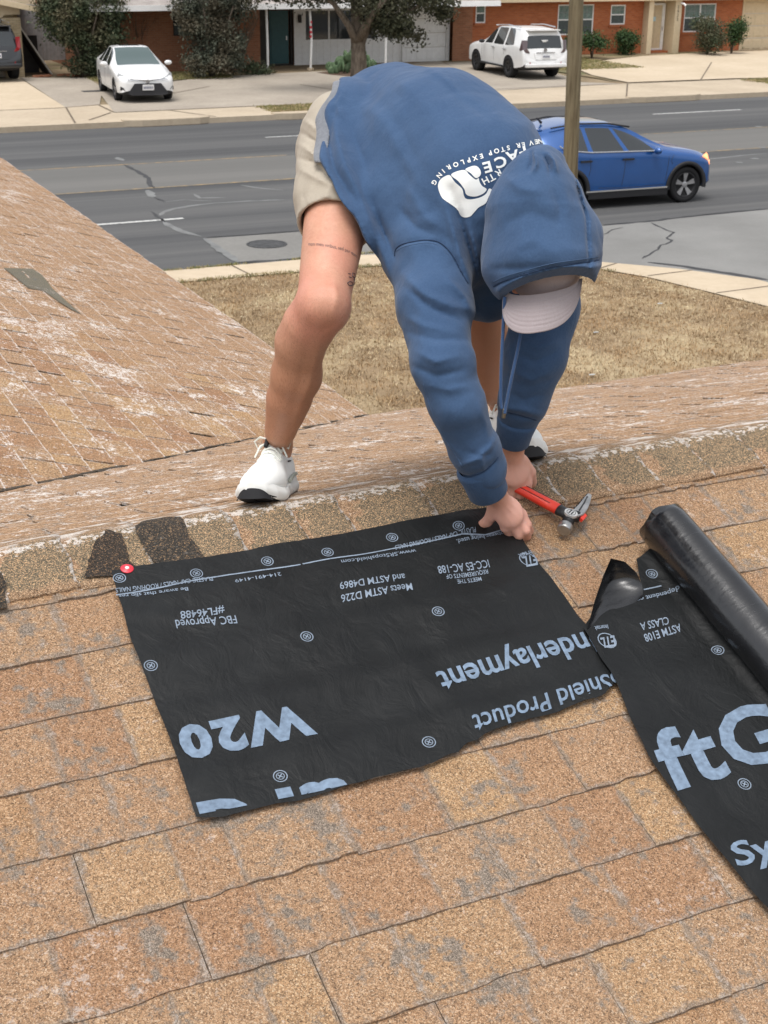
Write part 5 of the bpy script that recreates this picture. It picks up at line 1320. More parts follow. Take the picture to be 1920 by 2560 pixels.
# ------------------------------------------------ white SUV seen from behind
def suv(root, paint_m, rimm):
    st = [(2.38, 2.35, .34, .74, .86, .66, .52), (2.32, 2.28, .30, .88, .98, .84, .68), (2.10, 2.06, .28, .98, 1.08, .92, .76), (1.60, 1.56, .28, 1.08, 1.17, .94, .78), (1.18, 1.10, .28, 1.12, 1.21, .94, .78),
          (.95, .70, .28, 1.13, 1.38, .94, .74), (.74, .42, .28, 1.14, 1.62, .94, .70), (.45, .12, .28, 1.15, 1.77, .94, .69), (.10, -.06, .28, 1.155, 1.82, .94, .69), (.0, -.14, .28, 1.155, 1.825, .94, .69), (-.85, -.88, .28, 1.165, 1.85, .94, .69), (-.95, -.98, .28, 1.165, 1.85, .94, .69), (-1.70, -1.42, .28, 1.22, 1.835, .94, .69),
          (-1.92, -1.85, .30, 1.24, 1.82, .93, .68), (-2.12, -2.12, .34, 1.22, 1.78, .91, .67), (-2.36, -2.24, .38, 1.16, 1.60, .90, .68), (-2.42, -2.34, .40, 1.02, 1.14, .89, .74), (-2.45, -2.40, .44, .90, 1.00, .86, .72), (-2.50, -2.47, .48, .62, .74, .84, .66)]
    w_ = [(1.42, .82), (1.42, -.82), (-1.37, .82), (-1.37, -.82)]
    sb_ = car_body('suv', st, 1.88, paint_m, w_, .395, [(6, 8), (9, 10), (11, 12)], root, ws=(4, 7), rear=(15, 16))
    for x, y in w_: wheel(root, x, math.copysign(.81, y), .395, math.copysign(1, y), rimm, 6, .26, .60)
    for s in (1, -1):
        mirror(root, .66, s*.96, 1.20, s, M_CLAD)
        MB().box(-.90, .95, min(s*.86, s*1.0), max(s*.86, s*1.0), .36, .42).build('side_step', M_CLAD, root, bevel=.01)
        quad(root, 'tail_lamp', [(-2.43, s*.62, .98), (-2.38, s*.86, 1.0), (-2.20, s*.915, 1.10), (-2.28, s*.88, 1.42), (-2.38, s*.70, 1.42), (-2.42, s*.72, 1.12)], M_TAIL if paint_m is M_PBLACK else M_SMOKE, .018)
        quad(root, 'reflector', [(-2.49, s*.58, .58), (-2.42, s*.80, .59), (-2.42, s*.80, .66), (-2.485, s*.60, .66)], M_TAIL, .012)
        MB().tube([(.2, s*.70, 1.83), (-.8, s*.70, 1.90), (-1.8, s*.68, 1.86)], .02, 6).build('roof_rail', M_CHROME, root)
        for x in (-.08, -1.05): MB().box(x-.11, x+.11, min(s*.935, s*.965), max(s*.935, s*.965), 1.02, 1.05).build('door_handle', M_CHROME, root)
    seams(root, sb_, [[(.95, 1.08), (.93, .75), (.90, .50)], [(-.10, 1.12), (-.12, .75), (-.14, .50)], [(-.92, 1.12), (-.90, .95), (-.98, .82)]])
    MB().box(-2.31, -1.98, -.62, .62, 1.76, 1.80).build('rear_spoiler', paint_m, root, bevel=.012)
    MB().box(-2.60, -2.40, -.80, .80, .46, .60).build('rear_bumper', paint_m, root, bevel=.04)
    quad(root, 'plate_recess', [(-2.475, -.40, .74), (-2.475, .40, .74), (-2.425, .44, .98), (-2.425, -.44, .98)], paint_m, .018)
    p_ = quad(root, 'number_plate', [(-2.50, -.16, .78), (-2.50, .16, .78), (-2.47, .16, .93), (-2.47, -.16, .93)], M_PLATE, .01)
    for i in range(6): MB().box(-2.512, -2.505, -.13+.045*i, -.105+.045*i, .82, .885).build('plate_character', M_CHAR, p_)
    MB().box(-2.47, -2.44, -.36, .36, .985, 1.005).build('chrome_strip', M_CHROME, root); MB().tube([(-2.40, 0, 1.08), (-2.435, 0, 1.08)], .07, 14).build('badge', M_CHROME, root)
M_SMOKE = NT('smoked_tail_lamp', .2, .6, coat=.5).col((.09, .06, .065)).m
sv = empty('car', (0, 0, 0)); sv.scale = (1, 1, .93); tag(sv, 'large white SUV with black wheels parked facing the orange-red brick house', 'car')
suv(sv, M_PWHITE, M_BALLOY)
for k, (yy, zz) in enumerate(((-.05, 1.42), (.05, 1.42), (0, 1.38))): MB().box(-2.345+.012*k, -2.33+.012*k, yy-.07, yy+.07, zz-.02, zz+.02).build('window_sticker', M_WHT, sv)
A = G(1276, 194, .158); B = G(1377, 190, .158); C_ = G(1203, 176, .158)
hd_ = math.atan2(C_[1]-A[1], C_[0]-A[0]); d = B-A; h2 = math.atan2(d[1], d[0])+math.pi/2; hd_ = hd_*.7+h2*.3
mid = (A+B)/2; sv.rotation_euler = (0, 0, hd_); sv.location = (mid[0]+1.37*math.cos(hd_), mid[1]+1.37*math.sin(hd_), .158)
dk = empty('car', (0, 0, 0)); tag(dk, 'black SUV partly cut off by the left edge, parked at the buff brick garage', 'car')
suv(dk, M_PBLACK, M_BALLOY)
hd_ = rad(94); wr_ = G(35, 196, .158)   # rear right wheel
rx, ry = -1.37, -.82
dk.rotation_euler = (0, 0, hd_); dk.location = (wr_[0]-(rx*math.cos(hd_)-ry*math.sin(hd_)), wr_[1]-(rx*math.sin(hd_)+ry*math.cos(hd_)), .158)
# ================================================================== trees and shrubs
def leaf_mat(name, a, b, c=None):
    t = NT(name, .75, .25); p = t.pos(); v = t.sep(t.vor(p, 9.0))
    cc = t.ramp(v[0], [(0, a), (1, b)])
    if c: cc = t.mix(t.ramp(t.noise(p, 1.2, 4), [(.45, 0), (.6, .8)]), cc, c)
    t.col(cc); t.b.inputs['Subsurface Weight'].default_value = 0; return t.m
M_OAK = leaf_mat('live_oak_leaves', (.030, .036, .020), (.085, .088, .05), (.06, .056, .034))
M_JUN = leaf_mat('juniper_leaves', (.026, .040, .022), (.085, .105, .055), (.11, .095, .055))
M_GRB = leaf_mat('grey_green_leaves', (.040, .050, .036), (.115, .125, .09), (.12, .10, .068))
M_SHR = leaf_mat('shrub_leaves', (.022, .045, .018), (.06, .105, .035))
M_BARK = NT('bark', .95, .15); _p = M_BARK.obj(); M_BARK.col(M_BARK.ramp(M_BARK.noise(M_BARK.mapv(_p, (5, 5, 1)), 3, 7, .7), [(.35, (.07, .055, .042)), (.65, (.20, .165, .13))])); M_BARK.bump(M_BARK.noise(M_BARK.mapv(_p, (8, 8, 1.5)), 4, 5), .05, .8); M_BARK = M_BARK.m
def foliage(name, clumps, n, size, mat, parent, seed, elong=1.6, droop=0.0):
    """clumps: (cx,cy,cz,rx,ry,rz,weight)"""
    rg = np.random.RandomState(seed); C = np.array(clumps, float); w = C[:, 6]/C[:, 6].sum(); k = rg.choice(len(C), n, p=w)
    d = rg.normal(0, 1, (n, 3)); d /= np.linalg.norm(d, axis=1)[:, None]; r = rg.uniform(0, 1, n)**.45
    # clustered twigs inside each clump
    tw = 60*len(C); tk = rg.choice(len(C), tw, p=w); td = rg.normal(0, 1, (tw, 3)); td /= np.linalg.norm(td, axis=1)[:, None]; tr = rg.uniform(0, 1, tw)**.4
    T = C[tk, :3]+td*tr[:, None]*C[tk, 3:6]; pick = rg.randint(0, tw, n)
    P = T[pick]+rg.normal(0, 1, (n, 3))*size*1.9
    loose = rg.uniform(0, 1, n) < .25; P[loose] = (C[k, :3]+d*r[:, None]*C[k, 3:6])[loose]
    a = rg.normal(0, 1, (n, 3)); a[:, 2] -= droop; a /= np.linalg.norm(a, axis=1)[:, None]; b = np.cross(a, rg.normal(0, 1, (n, 3))); b /= np.linalg.norm(b, axis=1)[:, None]
    s = size*rg.uniform(.5, 1.3, n)[:, None]
    V = np.stack([P-a*s*elong*.5, P+b*s*.42, P+a*s*elong*.5, P-b*s*.42], 1).reshape(-1, 3)
    return link(name, np_mesh(name, V, np.arange(n*4).reshape(-1, 4), False), mat, parent)
def limbs(name, paths, mat, parent):
    mb = MB()
    for pts, r in paths: mb.tube(pts, r, 9)
    return mb.build(name, mat, parent, smooth=True)
def bush(label, px, py, w, h, mat, n, size, seed, cat='shrub', dy=None, dense=6, z0=.15, stems=3, trunk=.35, tilt=0, zb=0.12, name='shrub'):
    b = G(px, py, z0); r = empty(name, (b[0], b[1], z0), 0, label, cat); rg = random.Random(seed); cl = []
    for i in range(dense):
        a = rg.uniform(0, 6.28); rr = rg.uniform(.1, .62)
        zz = h*rg.uniform(zb+.1, .82); cl.append((math.cos(a)*rr*w/2+tilt*zz, math.sin(a)*rr*w/2, zz, w*rg.uniform(.20, .34), w*rg.uniform(.20, .34), h*rg.uniform(.14, .25), 1))
    foliage('leaves', cl, n, size, mat, r, seed)
    for i in range(stems):
        a = 6.28*i/stems+rg.uniform(0, 1); limbs('stem', [([(0, 0, -.05), (math.cos(a)*w*.06, math.sin(a)*w*.06, h*.3), (math.cos(a)*w*.2, math.sin(a)*w*.2, h*.7)], [.05*trunk*2, .04*trunk*2, .015])], M_BARK, r)
    return r
# live oak in the middle: trunk base near pixel (897,215)
tb = G(897, 222, .15); oak = empty('oak_tree', (tb[0], tb[1], .15), 0, 'live oak with thick grey trunk and dark low crown between driveway and white garage', 'tree')
limbs('trunk', [([(0, 0, -.1), (.01, 0, .5), (-.02, 0, 1.1), (-.02, .05, 1.55), (-.05, 0, 2.3), (-.1, .2, 3.4)], [.34, .285, .25, .24, .22, .13])], M_BARK, oak)
for i, pts in enumerate([[(.02, 0, 1.35), (.28, .0, 1.9), (.55, .1, 2.6), (1.2, 0, 3.5)], [(-.03, 0, 1.40), (-.4, -.1, 2.0), (-1.0, -.2, 2.7), (-1.9, 0, 3.3)], [(0, .1, 1.5), (.3, .6, 2.4), (.4, 1.3, 3.2)], [(-.05, -.1, 1.6), (.1, -.7, 2.3), (.4, -1.3, 3.0)], [(.3, 0, 1.95), (1.0, -.3, 2.2), (1.9, -.5, 2.6)]]):
    limbs('limb', [(pts, [.17, .12, .08, .03][:len(pts)] if i < 4 else [.10, .07, .04])], M_BARK, oak)
cl = [(.95, -.3, 2.05, .85, .8, .33, 1.3), (1.6, -.2, 2.9, 1.3, 1.1, .55, 1.6), (2.6, 0, 2.75, .9, .9, .45, 1.0), (-1.7, .1, 3.2, 1.3, 1.1, .6, 1.3), (0, .2, 3.3, 1.6, 1.3, .7, 1.6), (-3.0, .2, 3.3, 1.2, 1.0, .55, 1.0), (.3, -.5, 2.7, .9, .8, .5, 1.0), (1.0, .3, 4.2, 1.9, 1.6, .8, 1.2), (-1.6, 0, 4.3, 1.9, 1.6, .8, 1.2), (1.35, -.5, 1.75, .35, .35, .18, .25), (1.9, -.5, 1.62, .14, .14, .14, .08), (3.2, .1, 2.35, .4, .4, .25, .25), ]
foliage('crown', cl, 27000, .078, M_OAK, oak, 21, elong=1.5)
# big evergreen at the left
bg_ = G(205, 190, .15); ev = empty('evergreen_tree', (bg_[0], bg_[1]-.3, .15), 0, 'big bushy dark evergreen left of the white sedan, against the brown brick house', 'tree')
limbs('trunk', [([(0, 0, -.1), (.05, 0, 1.0), (0, 0, 2.2), (.1, 0, 3.4)], [.14, .12, .09, .04])], M_BARK, ev)
for a in (0, 1.3, 2.6, 3.9, 5.2): limbs('limb', [([(0, 0, .3), (math.cos(a)*.4, math.sin(a)*.4, 1.1), (math.cos(a)*.9, math.sin(a)*.9, 2.2)], [.07, .05, .02])], M_BARK, ev)
foliage('crown', [(-.2, 0, 2.1, 1.35, 1.1, .75, 2.4), (.55, -.2, 1.3, .95, .9, .6, 1.5), (.0, .1, 3.1, 1.3, 1.1, .8, 1.8), (.5, 0, .6, .75, .7, .5, 1.0), (-.55, -.2, 1.55, .7, .7, .45, 1.0), (-.9, 0, 2.2, .6, .6, .5, .8), (1.0, -.2, 2.2, .6, .7, .6, .9), (.1, 0, .45, .7, .6, .4, .7)], 27000, .075, M_JUN, ev, 22)
# bare-ish shrub with loose twigs right of it, then the grey-green tree before the brown brick wall
bb = G(528, 192, .15); gt = empty('grey_green_tree', (bb[0], bb[1]-.1, .15), 0, 'loose grey-green bushy tree between the sedan and the teal door', 'tree')
for a in (0.2, 1.5, 2.9, 4.2, 5.5): limbs('limb', [([(0, 0, -.05), (math.cos(a)*.35, math.sin(a)*.3, 1.0), (math.cos(a)*.95, math.sin(a)*.8, 2.4)], [.07, .05, .02])], M_BARK, gt)
foliage('crown', [(-.2, 0, 1.75, 1.0, .8, .6, 1.8), (.3, -.1, 1.1, 1.0, .7, .55, 1.8), (.1, 0, 2.7, 1.3, 1.0, .6, 1.6), (0, -.2, .55, 1.15, .7, .42, 1.6), (-.8, 0, 2.2, .6, .5, .5, .7), (1.0, .1, 2.4, .8, .6, .6, 1.0), (.2, 0, 3.4, 1.6, 1.2, .5, 1.2)], 24000, .07, M_GRB, gt, 23)
# arching bare twigs
rt = random.Random(8)
def twigs(label, px, py, w, h, n, seed):
    b = G(px, py, .15); r = empty('bare_shrub', (b[0], b[1], .15), 0, label, 'shrub'); rg = random.Random(seed); mb = MB()
    for i in range(n):
        a = rg.uniform(0, 6.28); l = rg.uniform(.5, 1); pts = [(0, 0, 0)]
        for k in range(1, 7):
            f = k/6; pts.append((math.cos(a)*w/2*l*f**1.3+rg.uniform(-.04, .04), math.sin(a)*w/2*l*f**1.3+rg.uniform(-.04, .04), h*l*(f-.35*f*f*rg.uniform(.3, 1.2))))
        mb.tube(pts, [.014, .012, .010, .008, .006, .005, .003], 4)
    mb.build('twigs', M_BARK, r); return r
twigs('bare brown twiggy shrub against the brown brick wall right of the big evergreen', 345, 178, 2.4, 3.4, 110, 3)
twigs('arching bare branches in front of the wall beside the teal door', 600, 180, 2.0, 3.3, 90, 4)
twigs('low tangle of bare twigs by the orange-red wall, left of the white SUV', 1160, 145, 2.2, .9, 70, 6)
# shrubs at the right house
bush('small open shrub with pad-like leaf clumps right of the pole, before the red brick wall', 1480, 146, 1.5, 1.15, M_SHR, 2600, .06, 31, dense=7, zb=.3)
bush('low dark shrub mostly hidden behind the wooden pole', 1425, 150, 1.1, 1.1, M_SHR, 1800, .06, 32, dense=6, zb=.25)
bush('rounded dark green shrub below the small window of the red brick house', 1565, 137, 1.25, 1.0, M_SHR, 3600, .06, 33, dense=8, zb=.12)
bush('tall dense shrub covering the corner of the big front window', 1768, 136, 1.9, 1.75, M_JUN, 6500, .06, 34, dense=10, zb=.05)
bush('leaning leggy shrub next to the cream garage door', 1828, 134, 1.25, 1.45, M_SHR, 3000, .06, 35, dense=7, zb=.3, tilt=.25)
bush('low dark ground shrub at the foot of the grey-green tree', 645, 186, 1.3, .35, M_JUN, 1500, .06, 36, dense=5, zb=.05, stems=2)
# weeds in tufts at base
# prickly pear
cb_ = G(800, 172, .15); cc = empty('prickly_pear_cactus', (0, 0, 0), 0, 'clump of prickly pear cactus growing round the oak trunk in front of the white wall', 'cactus')
M_CACT = leaf_mat('cactus_pad_skin', (.07, .12, .06), (.14, .20, .11)); rg = random.Random(12)
def pad(x, y, z, s, az, tl):
    V = []; F = []; n, k2 = 6, 12
    for i in range(n+1):
        f = i/n; t_ = math.pi*f
        for k in range(k2):
            a = 2*math.pi*k/k2; V.append((s*.5*math.sin(t_)*math.cos(a)*(1.0), s*.11*math.sin(t_)*math.sin(a), s*.62*(1-math.cos(t_))*.9))
    for i in range(n):
        for k in range(k2): F.append((i*k2+k, i*k2+(k+1) % k2, (i+1)*k2+(k+1) % k2, (i+1)*k2+k))
    me = mesh('pad', V, F, True); me.transform(Matrix.Translation((x, y, z)) @ Matrix.Rotation(az, 4, 'Z') @ Matrix.Rotation(tl, 4, 'Y')); return link('pad', me, M_CACT, cc)
for i in range(64):
    px = rg.uniform(826, 934); c_ = 1-abs((px-890)/60); b = G(px, rg.uniform(176, 186), .15); hh = max(.08, c_)
    pad(b[0], b[1]-.0, .10+rg.uniform(0, 1)*.85*hh, rg.uniform(.26, .36), rg.uniform(0, 3.1), rg.uniform(-.5, .5))
MBs = MB(); p0 = G(790, 188, .15)
struct(sheet_poly('planting_bed', gxy([(792, 182), (850, 176), (945, 176), (948, 184), (930, 192), (880, 192), (830, 188)], .15), .162, plain('bed_soil', (.10, .065, .045), .95)))
# ================================================================== sparse distance-field modeller for the man and his clothes
def _seg(P, a, b, ra, rb):
    a = np.asarray(a, np.float32); b = np.asarray(b, np.float32); ab = b-a; t = np.clip(((P-a) @ ab)/(ab @ ab), 0, 1)
    return np.linalg.norm(P-a-t[:, None]*ab, axis=1)-(ra+(rb-ra)*t)
def cap(a, b, ra, rb): return lambda P: _seg(P, a, b, ra, rb)
def sph(c, r): c = np.asarray(c, np.float32); return lambda P: np.linalg.norm(P-c, axis=1)-r
def ell(c, ax, r):
    c = np.asarray(c, np.float32); A = np.asarray(ax, np.float32); r = np.asarray(r, np.float32)
    def f(P):
        q = (P-c) @ A.T; k0 = np.linalg.norm(q/r, axis=1); k1 = np.linalg.norm(q/(r*r), axis=1)
        return k0*(k0-1)/np.maximum(k1, 1e-6)
    return f
def smin(a, b, k): h = np.clip(.5+.5*(b-a)/k, 0, 1); return b*(1-h)+a*h-k*h*(1-h)
def uni(fs, k):
    def f(P):
        d = fs[0][0](P) if isinstance(fs[0], tuple) else fs[0](P)
        for g in fs[1:]:
            kk = k
            if isinstance(g, tuple): g, kk = g
            d = smin(d, g(P), kk)
        return d
    return f
def chain(pts, k=.03):
    """pts: (xyz, r) joined by tapered capsules"""
    return uni([cap(a[0], b[0], a[1], b[1]) for a, b in zip(pts[:-1], pts[1:])], k)
def surface(sdf, lo, hi, h, margin=.02, B=8):
    lo = np.asarray(lo, np.float32); n = np.ceil((np.asarray(hi)-lo)/(h*B)).astype(int)
    bi = np.stack(np.meshgrid(*[np.arange(q) for q in n], indexing='ij'), -1).reshape(-1, 3)
    ctr = lo+(bi+.5)*(h*B); d = sdf(ctr.astype(np.float32)); bi = bi[np.abs(d) < h*B*.87+margin]
    N = n*B+2; off = np.stack(np.meshgrid(*[np.arange(B+1)]*3, indexing='ij'), -1).reshape(-1, 3)
    I = (bi[:, None]*B+off[None]).reshape(-1, 3).astype(np.int64); key = np.unique((I[:, 0]*N[1]+I[:, 1])*N[2]+I[:, 2])
    K = np.stack([key//(N[1]*N[2]), (key//N[2]) % N[1], key % N[2]], 1); P = (lo+K*h).astype(np.float32)
    D = np.concatenate([sdf(P[i:i+400000]) for i in range(0, len(P), 400000)])
    st = [N[1]*N[2], N[2], 1]; cp = []; cc = []; fl = []
    for ax in range(3):
        j = np.searchsorted(key, key+st[ax]); j = np.minimum(j, len(key)-1); ok = (key[j] == key+st[ax]) & ((D < 0) != (D[j] < 0))
        a = np.nonzero(ok)[0]; b = j[a]; t = D[a]/(D[a]-D[b]); X = P[a]+(P[b]-P[a])*t[:, None]
        u, v = [(1, 2), (2, 0), (0, 1)][ax]; k = key[a]
        cc.append(np.stack([k, k-st[u], k-st[u]-st[v], k-st[v]], 1)); cp.append(X); fl.append(D[a] < 0)
    C = np.concatenate(cc); X = np.concatenate(cp); fl = np.concatenate(fl)
    uq, inv = np.unique(C.ravel(), return_inverse=True); inv = inv.reshape(C.shape); V = np.zeros((len(uq), 3)); cnt = np.zeros(len(uq))
    for q in range(4):
        np.add.at(cnt, inv[:, q], 1)
        for c in range(3): V[:, c] += np.bincount(inv[:, q], X[:, c], len(uq))
    V /= cnt[:, None]; Q = inv.copy(); Q[~fl] = Q[~fl][:, ::-1]
    return V, Q
def flow(V, Q, it=2, lam=.5):
    """light smoothing"""
    e = np.concatenate([Q[:, [0, 1]], Q[:, [1, 2]], Q[:, [2, 3]], Q[:, [3, 0]]]); n = len(V)
    for _ in range(it):
        S = np.zeros_like(V); c = np.bincount(e[:, 0], minlength=n)+np.bincount(e[:, 1], minlength=n)
        for k in range(3): S[:, k] = np.bincount(e[:, 0], V[e[:, 1], k], n)+np.bincount(e[:, 1], V[e[:, 0], k], n)
        V = V+lam*(S/np.maximum(c, 1)[:, None]-V)
    return V
def sdf_obj(name, sdf, lo, hi, h, mat, parent, it=2, margin=.02):
    V, Q = surface(sdf, lo, hi, h, margin); V = flow(V, Q, it); return link(name, np_mesh(name, V, Q, True), mat, parent)
def px_of(P):
    q = P-CAM.astype(np.float32); z = q @ CF; return 960+FPX*(q @ CR)/z, 1280-FPX*(q @ CU)/z
def foldfield(lines):
    """ridges (+) and grooves (-) along polylines surveyed in the photo; (pts, width px, amplitude m)"""
    def f(P):
        u, v = px_of(P); tot = np.zeros(len(P), np.float32)
        for pts, w, amp in lines:
            best = np.full(len(P), 1e9); tt = np.zeros(len(P)); n = len(pts)-1
            for i, (a, b) in enumerate(zip(pts[:-1], pts[1:])):
                ab = np.subtract(b, a); t = np.clip(((u-a[0])*ab[0]+(v-a[1])*ab[1])/(ab @ ab), 0, 1)
                dd = (u-a[0]-t*ab[0])**2+(v-a[1]-t*ab[1])**2; m_ = dd < best; best[m_] = dd[m_]; tt[m_] = (i+t[m_])/n
            tot += amp*np.exp(-(best/(w*w))**.75)*np.sin(np.pi*np.clip(tt*.92+.04, 0, 1))**.6
        return tot
    return f
def wob(P, s, seed, dirs=None):
    rg = np.random.RandomState(seed); o = 0
    for i in range(6):
        d = rg.normal(0, 1, 3); d /= np.linalg.norm(d); 
        if dirs is not None: d = d*dirs
        o = o+np.sin(P @ (d*s*(1+.35*i)).astype(np.float32)+rg.uniform(0, 6.28)+1.3*np.sin(P @ (rg.normal(0, 1, 3)*s*.5).astype(np.float32)))/(1+.4*i)
    return o/3.0
A3 = lambda x, y, d: np.array(at(x, y, d), np.float32)
person = empty('person', at(900, 1250, 3.15), 0, 'man in blue hoodie, khaki shorts and grey cap bent over the black underlayment', 'person')
PL = Vector(person.location)
def adopt(o, par=None):
    o.parent = par or person
    o.matrix_parent_inverse = Matrix.Translation(-PL) if par is None else Matrix.Identity(4)
    return o
# joints, surveyed from the photo: (pixel x, pixel y, distance)
hipL, kneeL = A3(872, 345, 3.17), A3(806, 768, 2.90)
calfL, shinL, ankL = A3(741, 940, 3.03), A3(722, 998, 3.07), A3(704, 1118, 3.17)
upL, sh2, loL = A3(752, 855, 2.97), A3(713, 1034, 3.10), A3(702, 1072, 3.13)
hipR, kneeR = A3(1045, 320, 3.33), A3(1192, 700, 3.20)
calfR, shinR, ankR = A3(1212, 860, 3.32), A3(1222, 960, 3.39), A3(1240, 1050, 3.45)
pel = A3(950, 335, 3.27); mid = A3(1095, 400, 3.12); C7 = A3(1262, 560, 3.00)
shR, elR, wrR = A3(1085, 640, 2.93), A3(1106, 920, 2.83), A3(1226, 1212, 2.97)
shL, elL, wrL = A3(1368, 592, 3.13), A3(1348, 860, 2.98), A3(1284, 1098, 3.10)
head = A3(1358, 628, 2.875)
def on_roof(px, py, off=.012):
    a = near(px, py, off)
    if a[1] <= YR: return a
    r = ray(px, py); t_ = (ZR+YR*TP+off/CP-CH)/(r[2]+r[1]*TP); return CAM+r*t_
def shoe_frame(heel, toe, up):
    heel, toe = Vector(heel), Vector(toe); ex = (toe-heel).normalized(); ez = (Vector(up)-ex*Vector(up).dot(ex)).normalized(); ey = ez.cross(ex)
    return heel, ex, ey, ez, (toe-heel).length/.30
SHL = (A3(712, 1224, 3.27), on_roof(640, 1266, .006), (0.0, .16, 1)); SHR = (A3(1250, 1117, 3.56), on_roof(1316, 1163, .008), (0.0, .12, 1))
def in_shoe(S, x, z):
    h, ex, ey, ez, s = shoe_frame(*S); return np.array(h+ex*x*s+ez*z*s, np.float32)
footL = (in_shoe(SHL, .052, .125), in_shoe(SHL, .060, .06)); footR = (in_shoe(SHR, .052, .125), in_shoe(SHR, .060, .06))
# ---- body: one continuous skin
thickL = [cap(hipL, kneeL, .085, .0525), (sph(A3(814, 764, 2.868), .040), .04), (cap(kneeL, A3(774, 812, 2.935), .0505, .0515), .02), (cap(A3(774, 812, 2.935), upL, .0515, .0500), .02), (cap(upL, calfL, .0500, .0510), .02), (cap(calfL, shinL, .0510, .0440), .02), (cap(shinL, sh2, .0455, .038), .02), (cap(sh2, loL, .038, .031), .02), (cap(loL, footL[0], .031, .030), .02), (cap(footL[0], footL[1], .030, .026), .02)]
thickR = [(cap(hipR, kneeR, .086, .056), .04), (cap(kneeR, calfR, .055, .054), .02), (cap(calfR, shinR, .053, .042), .03), (cap(shinR, footR[0], .042, .031), .02), (cap(footR[0], footR[1], .030, .026), .02)]
torso = [(cap(pel, mid, .11, .11), .05), (cap(mid, C7, .11, .06), .05), (cap(shR, shL, .05, .05), .04), (cap(C7, head, .045, .055), .03)]
hf_ = np.array([(-CU+1.0*CF)]); fwd = hf_[0]/np.linalg.norm(hf_[0]); crown = -CF*.96-CU*.10; crown -= fwd*(crown @ fwd); crown /= np.linalg.norm(crown); side = np.cross(fwd, crown)
AX = np.stack([side, fwd, crown])
hd = lambda s, f, c: (head+side*s+fwd*f+crown*c).astype(np.float32)
heads = [(ell(head, AX, (.072, .088, .092)), .02), (ell(hd(0, .045, -.065), AX, (.052, .055, .05)), .03), (cap(hd(0, .092, -.01), hd(0, .112, -.045), .009, .014), .012), (cap(hd(-.022, .094, -.082), hd(.022, .094, -.082), .007, .007), .008),
         (cap(hd(-.05, .085, .012), hd(.05, .085, .012), .010, .010), .012), (ell(hd(.078, 0, -.02), AX, (.010, .018, .032)), .008), (ell(hd(-.078, 0, -.02), AX, (.010, .018, .032)), .008)]
aR_, aL_ = A3(1106, 915, 2.865), A3(1340, 870, 3.01)
armsk = [(cap(shR, aR_, .05, .038), .03), (cap(aR_, wrR, .038, .029), .02), (cap(shL, aL_, .05, .038), .03), (cap(aL_, wrL, .036, .028), .02)]
# right hand (viewer's left): palm, thumb and four unequal fingers curled at the tips
kR = {'i': A3(1264, 1318, 3.035), 'm': A3(1281, 1311, 3.030), 'r': A3(1296, 1299, 3.035), 'p': A3(1305, 1285, 3.045)}
wr2 = A3(1240, 1236, 2.985)
handR = [(cap(wrR, wr2, .027, .0245), .012)]
for q, r in (('i', .0115), ('m', .0118), ('r', .0112), ('p', .0105)): handR.append((cap(wr2, kR[q], .016, r+.0005), .009))
handR.append((ell(A3(1268, 1277, 3.018), np.stack([CR*.75-CU*.66, CR*.66+CU*.75, CF]), (.038, .029, .0145)), .012))
def finger(pts, rs): return [(cap(A3(*a), A3(*b), ra, rb), .0035) for a, b, ra, rb in zip(pts[:-1], pts[1:], rs[:-1], rs[1:])]
handR += finger([(1305, 1285, 3.045), (1320, 1312, 3.050), (1325, 1327, 3.070), (1316, 1334, 3.085)], (.0098, .0085, .0080, .0072))
handR += finger([(1296, 1299, 3.035), (1315, 1327, 3.038), (1318, 1340, 3.062), (1306, 1349, 3.080)], (.0106, .0096, .0090, .0080))
handR += finger([(1281, 1311, 3.030), (1297, 1338, 3.045), (1300, 1349, 3.068), (1290, 1353, 3.082)], (.0108, .0098, .0090, .0082))
handR += finger([(1264, 1318, 3.035), (1277, 1340, 3.062), (1292, 1354, 3.072), (1304, 1357, 3.078)], (.0108, .0092, .0086, .0080))
handR += finger([(1236, 1262, 3.005), (1229, 1288, 3.030), (1218, 1304, 3.050), (1203, 1312, 3.062)], (.0150, .0130, .0115, .0098))
# left hand gripping the handle
kL = {'i': A3(1318, 1206, 3.165), 'm': A3(1303, 1214, 3.158), 'r': A3(1285, 1215, 3.155), 'p': A3(1268, 1206, 3.16)}
wl2 = A3(1282, 1128, 3.118)
handL = [(cap(wrL, wl2, .027, .0250), .012)]
for q, r in (('i', .0115), ('m', .0118), ('r', .0112), ('p', .0105)): handL.append((cap(wl2, kL[q], .017, r+.0005), .009))
handL.append((ell(A3(1284, 1172, 3.140), np.stack([CR, CU, CF]), (.033, .040, .015)), .012))
handL += finger([(1318, 1206, 3.165), (1319, 1228, 3.175), (1312, 1246, 3.205), (1300, 1240, 3.225)], (.0105, .0092, .0086, .0078))
handL += finger([(1303, 1214, 3.158), (1300, 1240, 3.172), (1296, 1256, 3.200), (1286, 1250, 3.220)], (.0108, .0098, .0090, .0082))
handL += finger([(1285, 1215, 3.155), (1279, 1239, 3.170), (1276, 1253, 3.196), (1268, 1246, 3.215)], (.0105, .0094, .0088, .0080))
handL += finger([(1268, 1206, 3.160), (1259, 1226, 3.175), (1257, 1240, 3.196), (1252, 1236, 3.212)], (.0095, .0084, .0078, .0070))
handL += finger([(1306, 1152, 3.135), (1326, 1180, 3.165), (1330, 1205, 3.200), (1320, 1226, 3.222)], (.0140, .0125, .0110, .0095))
